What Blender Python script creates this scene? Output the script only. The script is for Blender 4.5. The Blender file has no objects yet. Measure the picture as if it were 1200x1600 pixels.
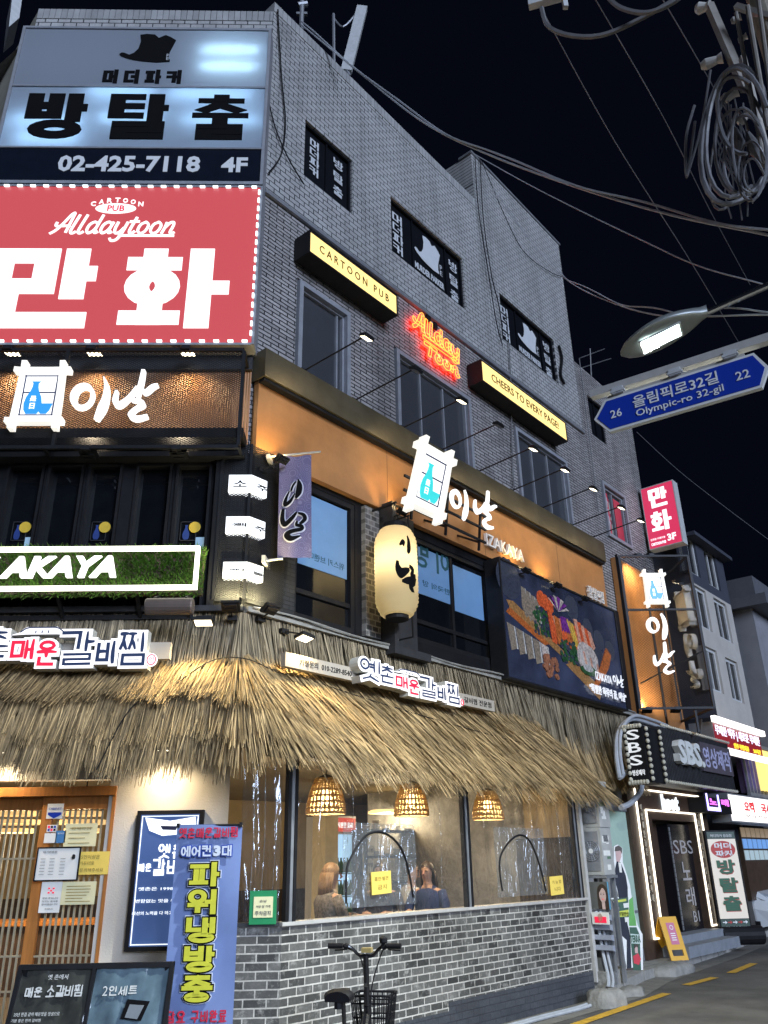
import bpy, bmesh, math, random
from mathutils import Vector, Matrix
random.seed(7)
R_ = math.radians
scn = bpy.context.scene
COL = scn.collection

# ------------------------------------------------------------------ camera
CAM = Vector((0, 0, 1.6)); FPX = 1267.16
PITCH, ROLL, YAW, SAZ = 0.411367, -0.0181419, 0.0309747, 0.7323092
_h = Vector((math.sin(YAW), math.cos(YAW), 0)); _r = Vector((math.cos(YAW), -math.sin(YAW), 0)); _z = Vector((0, 0, 1))
FW = _h*math.cos(PITCH)+_z*math.sin(PITCH); _u = -_h*math.sin(PITCH)+_z*math.cos(PITCH)
RT = _r*math.cos(ROLL)+_u*math.sin(ROLL); UP = -_r*math.sin(ROLL)+_u*math.cos(ROLL)
cd = bpy.data.cameras.new('camera'); cam = bpy.data.objects.new('camera', cd); COL.objects.link(cam)
cam.matrix_world = Matrix(((RT.x, UP.x, -FW.x, 0), (RT.y, UP.y, -FW.y, 0), (RT.z, UP.z, -FW.z, 1.6), (0, 0, 0, 1)))
cd.sensor_fit = 'VERTICAL'; cd.sensor_height = 36; cd.sensor_width = 27; cd.lens = 36*FPX/1600
cd.clip_start = .05; cd.clip_end = 2000
scn.camera = cam
# ------------------------------------------------------------------ night sky, street glow, exposure
w = bpy.data.worlds.new('World'); scn.world = w; w.use_nodes = True
nt = w.node_tree; nt.nodes.clear()
wo = nt.nodes.new('ShaderNodeOutputWorld'); bg = nt.nodes.new('ShaderNodeBackground'); sk = nt.nodes.new('ShaderNodeTexSky')
mx = nt.nodes.new('ShaderNodeMix'); mx.data_type = 'RGBA'; mx.blend_type = 'ADD'; mx.inputs['Factor'].default_value = 1
sk.sky_type = 'NISHITA'; sk.sun_disc = False; sk.sun_elevation = R_(-5.5); sk.sun_rotation = R_(152); sk.sun_intensity = .3
hs = nt.nodes.new('ShaderNodeHueSaturation'); hs.inputs['Value'].default_value = .003
nt.links.new(sk.outputs[0], hs.inputs['Color']); nt.links.new(hs.outputs[0], mx.inputs[6]); mx.inputs[7].default_value = (.0155, .021, .056, 1)
nt.links.new(mx.outputs[2], bg.inputs[0]); bg.inputs[1].default_value = .1; nt.links.new(bg.outputs[0], wo.inputs[0])
sl = bpy.data.lights.new('street_glow', 'SUN'); sl.energy = 3.1; sl.angle = R_(25); sl.color = (.64, .76, 1.0)  # soft bluish sun lamp added to stand in for ambient street glow
so = bpy.data.objects.new('street_glow', sl); COL.objects.link(so)
SUN_DIR = Vector((math.sin(R_(152))*math.cos(R_(17)), math.cos(R_(152))*math.cos(R_(17)), math.sin(R_(17))))
so.rotation_euler = SUN_DIR.to_track_quat('Z', 'Y').to_euler(); so.location = (10, -10, 30)
scn.view_settings.view_transform = 'Standard'; scn.view_settings.look = 'None'; scn.view_settings.exposure = 0; scn.view_settings.gamma = 1
scn.view_settings.use_curve_mapping = False
cy = scn.cycles
cy.use_denoising = True; cy.max_bounces = 6; cy.diffuse_bounces = 3; cy.glossy_bounces = 3; cy.transmission_bounces = 4; cy.transparent_max_bounces = 24
cy.sample_clamp_indirect = 4; cy.caustics_reflective = False; cy.caustics_refractive = False; cy.use_light_tree = True; cy.blur_glossy = 1.0

# ------------------------------------------------------------------ frames (metres; x along a wall, y into it, z up)
class Frame:
    def __init__(s, o, ang):
        s.o = Vector(o); s.a = ang; s.ux = Vector((math.cos(ang), math.sin(ang), 0)); s.uy = Vector((-math.sin(ang), math.cos(ang), 0))
    def w(s, x, y, z): return s.o+s.ux*x+s.uy*y+Vector((0, 0, z))
    def l(s, p): d = Vector(p)-s.o; return Vector((d.dot(s.ux), d.dot(s.uy), d.z))
K = Vector((-1.296, 8.37, 0))                     # foot of the building's street corner
FR = Frame(K, 0)                                  # the corner face
SD = Frame(K, math.pi/2-SAZ)                      # the long face along the street
WD = Frame((0, 0, 0), 0)
def ray(x, y): return FW*FPX+RT*(x-600)-UP*(y-800)
def onfr(fr, x, y, o=0):
    d = ray(x, y); n = fr.uy; t = ((fr.o-n*o)-CAM).dot(n)/d.dot(n); p = fr.l(CAM+d*t); return p.x, p.z
def S(x, y, o=0): return onfr(SD, x, y, o)
def F(x, y, o=0): return onfr(FR, x, y, o)
def onz(x, y, z): d = ray(x, y); return CAM+d*((z-CAM.z)/d.z)
def aty(x, y, Y): d = ray(x, y); return CAM+d*(Y/d.y)
def boxpx(fr, x0, y0, x1, y1, o=0):
    a = onfr(fr, x0, y0, o); b = onfr(fr, x1, y1, o); return a[0], b[0], b[1], a[1]

# ------------------------------------------------------------------ mesh builder
def catmull(p, n=6, closed=False):
    p = [Vector(q) for q in p]; out = []; N = len(p)
    if N < 3: return p
    for i in range(N if closed else N-1):
        if closed: a, b, c, d = p[(i-1) % N], p[i], p[(i+1) % N], p[(i+2) % N]
        else: a, b, c, d = p[max(i-1, 0)], p[i], p[i+1], p[min(i+2, N-1)]
        for k in range(n):
            t = k/n
            out.append(.5*((2*b)+(c-a)*t+(2*a-5*b+4*c-d)*t*t+(3*b-a-3*c+d)*t**3))
    if not closed: out.append(p[-1])
    return out

class B:
    def __init__(s): s.v = []; s.f = []; s.m = []; s.mi = 0; s.k = 0
    def face(s, *pts):
        i = len(s.v); s.v += [tuple(p) for p in pts]; s.f.append(tuple(range(i, i+len(pts)))); s.m.append(s.mi)
    def idx(s, pts, faces):
        i = len(s.v); s.v += [tuple(p) for p in pts]
        for f in faces: s.f.append(tuple(i+k for k in f)); s.m.append(s.mi)
    def box(s, x0, x1, y0, y1, z0, z1):
        if x0 > x1: x0, x1 = x1, x0
        if y0 > y1: y0, y1 = y1, y0
        if z0 > z1: z0, z1 = z1, z0
        s.idx([(x0, y0, z0), (x1, y0, z0), (x1, y1, z0), (x0, y1, z0), (x0, y0, z1), (x1, y0, z1), (x1, y1, z1), (x0, y1, z1)],
              [(0, 3, 2, 1), (4, 5, 6, 7), (0, 1, 5, 4), (1, 2, 6, 5), (2, 3, 7, 6), (3, 0, 4, 7)]); return s
    def bar(s, a, b, wd, ht=None):                # square bar between two points
        a, b = Vector(a), Vector(b); d = (b-a).normalized(); ht = ht or wd
        q = Vector((0, 0, 1)) if abs(d.z) < .9 else Vector((0, 1, 0))
        l = d.cross(q).normalized(); q = l.cross(d).normalized()
        p = [c+l*(sx*wd/2)+q*(sz*ht/2) for c in (a, b) for sx, sz in ((-1, -1), (1, -1), (1, 1), (-1, 1))]
        s.idx(p, [(0, 3, 2, 1), (4, 5, 6, 7), (0, 1, 5, 4), (1, 2, 6, 5), (2, 3, 7, 6), (3, 0, 4, 7)]); return s
    def tube(s, pts, r, n=6, closed=False, cap=True):
        pts = [Vector(p) for p in pts]; N = len(pts); rs = r if isinstance(r, (list, tuple)) else [r]*N
        i0 = len(s.v); prev = None
        for i, p in enumerate(pts):
            if closed: t = pts[(i+1) % N]-pts[i-1]
            else: t = pts[min(i+1, N-1)]-pts[max(i-1, 0)]
            t = t.normalized() if t.length > 1e-9 else Vector((0, 0, 1))
            if prev is None:
                q = Vector((0, 0, 1)) if abs(t.z) < .9 else Vector((1, 0, 0)); a = t.cross(q).normalized()
            else:
                a = prev-t*prev.dot(t); a = a.normalized() if a.length > 1e-6 else t.orthogonal().normalized()
            prev = a; b = t.cross(a)
            for k in range(n):
                an = 2*math.pi*k/n; s.v.append(tuple(p+(a*math.cos(an)+b*math.sin(an))*rs[i]))
        for i in range(N if closed else N-1):
            j = (i+1) % N
            for k in range(n):
                k2 = (k+1) % n; s.f.append((i0+i*n+k, i0+i*n+k2, i0+j*n+k2, i0+j*n+k)); s.m.append(s.mi)
        if cap and not closed:
            s.f.append(tuple(i0+k for k in range(n))[::-1]); s.f.append(tuple(i0+(N-1)*n+k for k in range(n))); s.m += [s.mi, s.mi]
        return s
    def lathe(s, prof, c=(0, 0, 0), n=20, rot=None):   # prof: (radius, z)
        c = Vector(c); i0 = len(s.v)
        for r, z in prof:
            for k in range(n):
                a = 2*math.pi*k/n; p = Vector((r*math.cos(a), r*math.sin(a), z))
                if rot: p = rot @ p
                s.v.append(tuple(c+p))
        for i in range(len(prof)-1):
            for k in range(n):
                k2 = (k+1) % n; s.f.append((i0+i*n+k, i0+i*n+k2, i0+(i+1)*n+k2, i0+(i+1)*n+k)); s.m.append(s.mi)
        s.f.append(tuple(i0+k for k in range(n))[::-1]); s.f.append(tuple(i0+(len(prof)-1)*n+k for k in range(n))); s.m += [s.mi, s.mi]
        return s
    def poly(s, pts, yf, yb):                      # outline in (x, z), front at yf, back at yb
        n = len(pts)
        ar = sum(pts[i][0]*pts[(i+1) % n][1]-pts[(i+1) % n][0]*pts[i][1] for i in range(n))
        if ar < 0: pts = list(pts)[::-1]
        P = [(p[0], yf, p[1]) for p in pts]+[(p[0], yb, p[1]) for p in pts]
        s.idx(P, [tuple(range(n))]+[(i, n+i, n+(i+1) % n, (i+1) % n) for i in range(n)]); return s
    def disc(s, cx, cz, rx, rz, yf, yb, n=24):
        return s.poly([(cx+rx*math.cos(2*math.pi*k/n), cz+rz*math.sin(2*math.pi*k/n)) for k in range(n)], yf, yb)
    def ribbon(s, pts, wd, yf, yb, closed=False, step=.0004, kz=1):
        s.k += 1; yf = yf-(s.k % 12)*step
        L, Rr = offsets([(p[0], p[1]*kz) for p in pts], wd, closed); N = len(L)
        if kz != 1: L = [Vector((p.x, p.y/kz)) for p in L]; Rr = [Vector((p.x, p.y/kz)) for p in Rr]
        P = [(p.x, yf, p.y) for p in L]+[(p.x, yf, p.y) for p in Rr]+[(p.x, yb, p.y) for p in L]+[(p.x, yb, p.y) for p in Rr]
        fs = []
        for i in range(N if closed else N-1):
            j = (i+1) % N
            fs += [(N+i, N+j, j, i), (i, j, 2*N+j, 2*N+i), (3*N+i, 3*N+j, N+j, N+i)]
        if not closed: fs += [(N, 0, 2*N, 3*N), (N-1, 2*N-1, 4*N-1, 3*N-1)]
        s.idx(P, fs); return s
    def text(s, body, x0, x1, z0, z1, yf, depth=.004, bold=0.0, shear=0.0, res=2):
        c = bpy.data.curves.new('t', 'FONT'); c.body = body; c.offset = bold; c.resolution_u = res; c.shear = shear; c.extrude = .05
        c.space_line = 1.1
        o = bpy.data.objects.new('t', c); m = o.to_mesh()
        if len(m.vertices):
            xs = [v.co.x for v in m.vertices]; ys = [v.co.y for v in m.vertices]
            ax, bx, ay, by = min(xs), max(xs), min(ys), max(ys)
            kx = (x1-x0)/max(bx-ax, 1e-6); kz = (z1-z0)/max(by-ay, 1e-6)
            P = [(x0+(v.co.x-ax)*kx, yf if v.co.z > 0 else yf+depth, z0+(v.co.y-ay)*kz) for v in m.vertices]
            s.idx(P, [tuple(p.vertices) for p in m.polygons if not all(m.vertices[k].co.z < 0 for k in p.vertices)])
        o.to_mesh_clear(); bpy.data.objects.remove(o); bpy.data.curves.remove(c); return s
    def vtext(s, body, x0, x1, z0, z1, yf, depth=.004, bold=0.0, gap=.18):   # characters stacked downwards
        n = len(body); h = (z1-z0)/(n+(n-1)*gap)
        for i, ch in enumerate(body):
            if ch != ' ': zt = z1-i*h*(1+gap); s.text(ch, x0, x1, zt-h, zt, yf, depth, bold)
        return s

def offsets(pts, wd, closed=False):
    pts = [Vector((p[0], p[1])) for p in pts]; N = len(pts); ws = wd if isinstance(wd, (list, tuple)) else [wd]*N
    L, Rr = [], []
    for i in range(N):
        a = pts[i-1] if (i or closed) else None; b = pts[(i+1) % N] if (i < N-1 or closed) else None
        d1 = (pts[i]-a).normalized() if a is not None and (pts[i]-a).length > 1e-9 else None
        d2 = (b-pts[i]).normalized() if b is not None and (b-pts[i]).length > 1e-9 else None
        d1 = d1 or d2 or Vector((1, 0)); d2 = d2 or d1
        n1 = Vector((-d1.y, d1.x)); n2 = Vector((-d2.y, d2.x)); n = n1+n2
        n = n.normalized() if n.length > 1e-4 else n1
        k = min(1/max(n.dot(n1), .4), 2.0); L.append(pts[i]+n*(k*ws[i]/2)); Rr.append(pts[i]-n*(k*ws[i]/2))
    return L, Rr
def outline(pts, wd):
    L, Rr = offsets(pts, wd); return L+Rr[::-1]

# ------------------------------------------------------------------ drawn Hangul (block or brush strokes)
CHO = 'ㄱㄲㄴㄷㄸㄹㅁㅂㅃㅅㅆㅇㅈㅉㅊㅋㅌㅍㅎ'; JUNG = 'ㅏㅐㅑㅒㅓㅔㅕㅖㅗㅘㅙㅚㅛㅜㅝㅞㅟㅠㅡㅢㅣ'
JONG = [''] + list('ㄱㄲㄳㄴㄵㄶㄷㄹㄺㄻㄼㄽㄾㄿㅀㅁㅂㅄㅅㅆㅇㅈㅊㅋㅌㅍㅎ')
CON = {'ㄱ': [[(0, 1), (1, 1), (.95, 0)]], 'ㄴ': [[(0, 1), (0, 0), (1, 0)]], 'ㄷ': [[(1, 1), (0, 1), (0, 0), (1, 0)]],
       'ㄹ': [[(0, 1), (1, 1), (1, .5), (0, .5), (0, 0), (1, 0)]], 'ㅁ': ['sq'], 'ㅂ': [[(0, 1), (0, 0), (1, 0), (1, 1)], [(0, .52), (1, .52)]],
       'ㅅ': [[(.5, 1), (.42, .5), (0, 0)], [(.46, .55), (1, 0)]], 'ㅇ': ['ring'], 'ㅈ': [[(0, 1), (1, 1)], [(.55, 1), (.42, .5), (0, 0)], [(.46, .5), (1, 0)]],
       'ㅊ': [[(.5, 1), (.5, .78)], [(0, .72), (1, .72)], [(.52, .72), (.4, .35), (0, 0)], [(.46, .4), (1, 0)]],
       'ㅋ': [[(0, 1), (1, 1), (.95, 0)], [(0, .5), (.97, .5)]], 'ㅌ': [[(1, 1), (0, 1), (0, 0), (1, 0)], [(0, .5), (1, .5)]],
       'ㅍ': [[(0, 1), (1, 1)], [(0, 0), (1, 0)], [(.28, 1), (.28, 0)], [(.72, 1), (.72, 0)]], 'ㅎ': [[(.5, 1), (.5, .9)], [(0, .80), (1, .80)], 'ring2']}
DBL = {'ㄲ': 'ㄱ', 'ㄸ': 'ㄷ', 'ㅃ': 'ㅂ', 'ㅆ': 'ㅅ', 'ㅉ': 'ㅈ'}
VV = {'ㅏ': [[(.3, 0), (.3, 1)], [(.3, .5), (1, .5)]], 'ㅑ': [[(.3, 0), (.3, 1)], [(.3, .66), (1, .66)], [(.3, .36), (1, .36)]],
      'ㅓ': [[(.8, 0), (.8, 1)], [(0, .5), (.8, .5)]], 'ㅕ': [[(.8, 0), (.8, 1)], [(0, .66), (.8, .66)], [(0, .36), (.8, .36)]],
      'ㅣ': [[(.5, 0), (.5, 1)]], 'ㅐ': [[(.1, .03), (.1, .97)], [(.9, 0), (.9, 1)], [(.1, .5), (.9, .5)]],
      'ㅔ': [[(.45, .03), (.45, .97)], [(1, 0), (1, 1)], [(0, .5), (.45, .5)]], 'ㅖ': [[(.45, .03), (.45, .97)], [(1, 0), (1, 1)], [(0, .64), (.45, .64)], [(0, .38), (.45, .38)]]}
HV = {'ㅗ': [[(0, 0), (1, 0)], [(.5, 1), (.5, 0)]], 'ㅛ': [[(0, 0), (1, 0)], [(.3, 1), (.3, 0)], [(.7, 1), (.7, 0)]], 'ㅜ': [[(0, 1), (1, 1)], [(.5, 1), (.5, 0)]],
      'ㅠ': [[(0, 1), (1, 1)], [(.3, 1), (.3, 0)], [(.7, 1), (.7, 0)]], 'ㅡ': [[(0, .5), (1, .5)]]}
MIX = {'ㅘ': 'ㅗㅏ', 'ㅙ': 'ㅗㅐ', 'ㅚ': 'ㅗㅣ', 'ㅝ': 'ㅜㅓ', 'ㅞ': 'ㅜㅔ', 'ㅟ': 'ㅜㅣ', 'ㅢ': 'ㅡㅣ'}
def syl(ch, r=.12):
    i = ord(ch)-0xAC00
    if not 0 <= i < 11172: return []
    c, v, j = CHO[i//588], JUNG[(i % 588)//28], JONG[i % 28]; out = []
    def con(k, x0, y0, x1, y1):
        if k in DBL:
            m = (x0+x1)/2; con(DBL[k], x0, y0, m-.06, y1); con(DBL[k], m+.06, y0, x1, y1); return
        for st in CON[k]:
            if st == 'sq': out.append(('loop', [(x0, y0), (x1, y0), (x1, y1), (x0, y1)]))
            elif st in ('ring', 'ring2'):
                t = y1 if st == 'ring' else y0+(y1-y0)*.56
                out.append(('loop', [(x0+(x1-x0)*(.5+.5*math.cos(2*math.pi*a/18)), y0+(t-y0)*(.5+.5*math.sin(2*math.pi*a/18))) for a in range(18)]))
            else: out.append(('line', [(x0+(x1-x0)*a, y0+(y1-y0)*b) for a, b in st]))
    def vow(tab, k, x0, y0, x1, y1):
        for st in tab[k]: out.append(('line', [(x0+(x1-x0)*a, y0+(y1-y0)*b) for a, b in st]))
    if v in VV:
        wide = v in 'ㅐㅔㅖㅒ'; cx = .48 if wide else .56; vx = .62 if wide else .7
        if v in 'ㅓㅕㅔㅖ': cx -= .05; vx -= .12
        elif r > .16 and v in 'ㅏㅑㅣ': vx = .84; cx = min(.56, .888-r*1.22)
        elif r > .16 and wide: cx = min(.48, .65-r*1.1)
        if j: con(c, 0, .52, cx, 1); vow(VV, v, vx, .44, 1, 1); con(j, .12, 0, .95, .3)
        else: con(c, 0, .1, cx, .9); vow(VV, v, vx, 0, 1, 1)
    elif v in HV:
        if j: con(c, .12, .68, .88, 1); vow(HV, v, 0, .38, 1, .54); con(j, .12, 0, .88, .26)
        else: con(c, .12, .48, .88, 1); vow(HV, v, 0, 0, 1, .34)
    else:
        a, b = MIX[v]; kx = min(1, (.79-r*1.2)/.6) if b in 'ㅏㅣ' else 1
        if j: con(c, 0, .66, .55, 1); vow(HV, a, 0, .38, .6, .54); vow(VV, b, .7, .36, 1, 1); con(j, .12, 0, .95, .24)
        elif c in 'ㅎㅊ': con(c, .03, .33, .6*kx-.03, 1); vow(HV, a, 0, .05, .6*kx, .24); vow(VV, b, .7, 0, 1, 1)
        else: con(c, 0, .5, .55, 1); vow(HV, a, 0, .08, .62, .36); vow(VV, b, .7, 0, 1, 1)
    return out
def hangul(b, s_, x0, x1, z0, z1, th, yf, depth=.006, vertical=False, gap=.18, grow=0, jit=0, shear=0, dz=None, brush=False, thz=None):
    n = len(s_); rnd = random.Random(hash(n)+n)
    if vertical: ch = (z1-z0)/(n+(n-1)*gap); cw = x1-x0
    else: cw = (x1-x0)/(n+(n-1)*gap); ch = z1-z0
    for i, c in enumerate(s_):
        if vertical: ax, az = x0, z1-ch-i*ch*(1+gap)
        else: ax, az = x0+i*cw*(1+gap), z0
        if dz: az += dz[i]
        for kind, pts in syl(c, th/max(cw-th, 1e-6)):
            t = th*(1+rnd.uniform(-jit, jit)); h = th/2; tz = thz or th; hz_ = tz/2; kz = (th+2*grow)/(tz+2*grow)
            P = [(ax+h+(cw-th)*px+shear*(az+hz_+(ch-tz)*py-z0)+rnd.uniform(-1, 1)*jit*th*.5, az+hz_+(ch-tz)*py+rnd.uniform(-1, 1)*jit*th*.5) for px, py in pts]
            if kind == 'line':
                e = t/2+grow          # ends run half a stroke past the joint
                def ext(p, q): d = Vector((p[0]-q[0], (p[1]-q[1])*kz)); d.normalize(); return (p[0]+d.x*e, p[1]+d.y*e/kz)
                P = [ext(P[0], P[1])]+P[1:-1]+[ext(P[-1], P[-2])]
                if brush and len(P) == 2:
                    m = ((P[0][0]+P[1][0])/2+rnd.uniform(-.2, .2)*th, (P[0][1]+P[1][1])/2+rnd.uniform(-.2, .2)*th)
                    P = catmull([P[0], m, P[1]], 3); W = [(t+2*grow)*k for k in ([.8, 1.05, 1.15, 1.1, .95, .8, .55])]
                    b.ribbon(P, W[:len(P)], yf, yf+depth)
                else: b.ribbon(P, t+2*grow, yf, yf+depth, kz=kz)
            else: b.ribbon(P, t+2*grow, yf, yf+depth, closed=True, kz=kz)
    return b

# ------------------------------------------------------------------ objects
def mesh_of(b, off=(0, 0, 0), smooth=False):
    m = bpy.data.meshes.new('mesh'); ox, oy, oz = off
    m.from_pydata([(x-ox, y-oy, z-oz) for x, y, z in b.v], [], b.f); m.update()
    m.polygons.foreach_set('material_index', b.m)
    if smooth: m.polygons.foreach_set('use_smooth', [True]*len(m.polygons))
    return m
def tag(o, label=None, cat=None, group=None, kind=None):
    for k, v in (('label', label), ('category', cat), ('group', group), ('kind', kind)):
        if v: o[k] = v
    return o
class Thing:
    def __init__(s, name, label, cat, fr, base=(0, 0, 0), group=None):
        s.fr = fr; s.base = base; s.o = bpy.data.objects.new(name, None); COL.objects.link(s.o); s.o.empty_display_size = .1
        s.o.location = fr.w(*base); s.o.rotation_euler = (0, 0, fr.a); tag(s.o, label, cat, group)
    def part(s, name, b, mats, parent=None, label=None, smooth=False, fr=None):
        mats = mats if isinstance(mats, (list, tuple)) else [mats]
        off = s.base if fr is None else (0, 0, 0)
        m = mesh_of(b, off, smooth)
        for q in mats: m.materials.append(q)
        o = bpy.data.objects.new(name, m); COL.objects.link(o); o.parent = parent or s.o
        if fr is not None:
            o.location = Matrix.Rotation(-s.fr.a, 3, 'Z') @ (fr.o-s.fr.w(*s.base)); o.rotation_euler = (0, 0, fr.a-s.fr.a)
        if label: o['label'] = label
        return o
def solo(name, b, mats, label, cat, fr=WD, base=(0, 0, 0), group=None, kind=None, smooth=False):
    mats = mats if isinstance(mats, (list, tuple)) else [mats]
    m = mesh_of(b, base, smooth)
    for q in mats: m.materials.append(q)
    o = bpy.data.objects.new(name, m); COL.objects.link(o); o.location = fr.w(*base); o.rotation_euler = (0, 0, fr.a)
    return tag(o, label, cat, group, kind)
def copy_tree(o, parent=None):
    c = o.copy(); COL.objects.link(c)
    if parent: c.parent = parent
    for ch in list(o.children): copy_tree(ch, c)
    return c
def place(o, fr, base, label, group=None):
    c = copy_tree(o); c.location = fr.w(*base); c.rotation_euler = (0, 0, fr.a); c['label'] = label
    if group: c['group'] = group
    return c
def lamp(kind, parent, loc, direction, power, color, size=.06, cone=130, blend=.6, sy=None):
    d = bpy.data.lights.new('light', kind); d.energy = power; d.color = color
    if kind == 'SPOT': d.spot_size = R_(cone); d.spot_blend = blend; d.shadow_soft_size = size
    elif kind == 'AREA': d.shape = 'RECTANGLE'; d.size = size; d.size_y = sy or size; d.spread = R_(cone)
    else: d.shadow_soft_size = size
    o = bpy.data.objects.new('light', d); COL.objects.link(o); o.parent = parent; o.location = loc
    o.rotation_euler = Vector(direction).to_track_quat('-Z', 'Y').to_euler(); return o

# ------------------------------------------------------------------ materials
def newmat(name):
    m = bpy.data.materials.new(name); m.use_nodes = True; t = m.node_tree; t.nodes.clear()
    o = t.nodes.new('ShaderNodeOutputMaterial'); return m, t, o
def N(t, typ, **kw):
    n = t.nodes.new(typ)
    for k, v in kw.items():
        if k in n.inputs: n.inputs[k].default_value = v
        else: setattr(n, k, v)
    return n
def c4(c): return (c[0], c[1], c[2], 1)
def mat(name, col, rough=.55, metal=0, var=.12, scale=6, bump=0, bscale=30, spec=.5, coat=0, island=0, stretch=None):
    m, t, o = newmat(name); p = N(t, 'ShaderNodeBsdfPrincipled', Roughness=rough, Metallic=metal); p.inputs['Specular IOR Level'].default_value = spec
    if coat: p.inputs['Coat Weight'].default_value = coat; p.inputs['Coat Roughness'].default_value = .08
    tc = N(t, 'ShaderNodeTexCoord'); vec = tc.outputs['Object']
    if stretch:
        mp = N(t, 'ShaderNodeMapping'); mp.inputs['Scale'].default_value = stretch; t.links.new(vec, mp.inputs[0]); vec = mp.outputs[0]
    nz = N(t, 'ShaderNodeTexNoise', Scale=scale, Detail=6.0, Roughness=.62); t.links.new(vec, nz.inputs['Vector'])
    rp = N(t, 'ShaderNodeValToRGB'); e = rp.color_ramp.elements
    e[0].position = .3; e[1].position = .72; e[0].color = c4([x*(1-var) for x in col]); e[1].color = c4([min(1, x*(1+var)) for x in col])
    t.links.new(nz.outputs['Fac'], rp.inputs[0]); out = rp.outputs[0]
    if island:
        g = N(t, 'ShaderNodeNewGeometry'); hv = N(t, 'ShaderNodeHueSaturation'); mr = N(t, 'ShaderNodeMapRange'); mr.inputs['To Min'].default_value = 1-island; mr.inputs['To Max'].default_value = 1+island
        t.links.new(g.outputs['Random Per Island'], mr.inputs[0]); t.links.new(mr.outputs[0], hv.inputs['Value']); t.links.new(out, hv.inputs['Color']); out = hv.outputs[0]
    t.links.new(out, p.inputs['Base Color'])
    if bump:
        n2 = N(t, 'ShaderNodeTexNoise', Scale=bscale, Detail=5.0); t.links.new(vec, n2.inputs['Vector'])
        bp = N(t, 'ShaderNodeBump', Strength=bump, Distance=.02); t.links.new(n2.outputs['Fac'], bp.inputs['Height']); t.links.new(bp.outputs[0], p.inputs['Normal'])
    t.links.new(p.outputs[0], o.inputs[0]); return m
def glow(name, col, strength, base=.5):
    m, t, o = newmat(name); p = N(t, 'ShaderNodeBsdfPrincipled', Roughness=.35); p.inputs['Base Color'].default_value = c4([c*base for c in col])
    p.inputs['Emission Color'].default_value = c4(col); p.inputs['Emission Strength'].default_value = strength
    t.links.new(p.outputs[0], o.inputs[0]); return m
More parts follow.
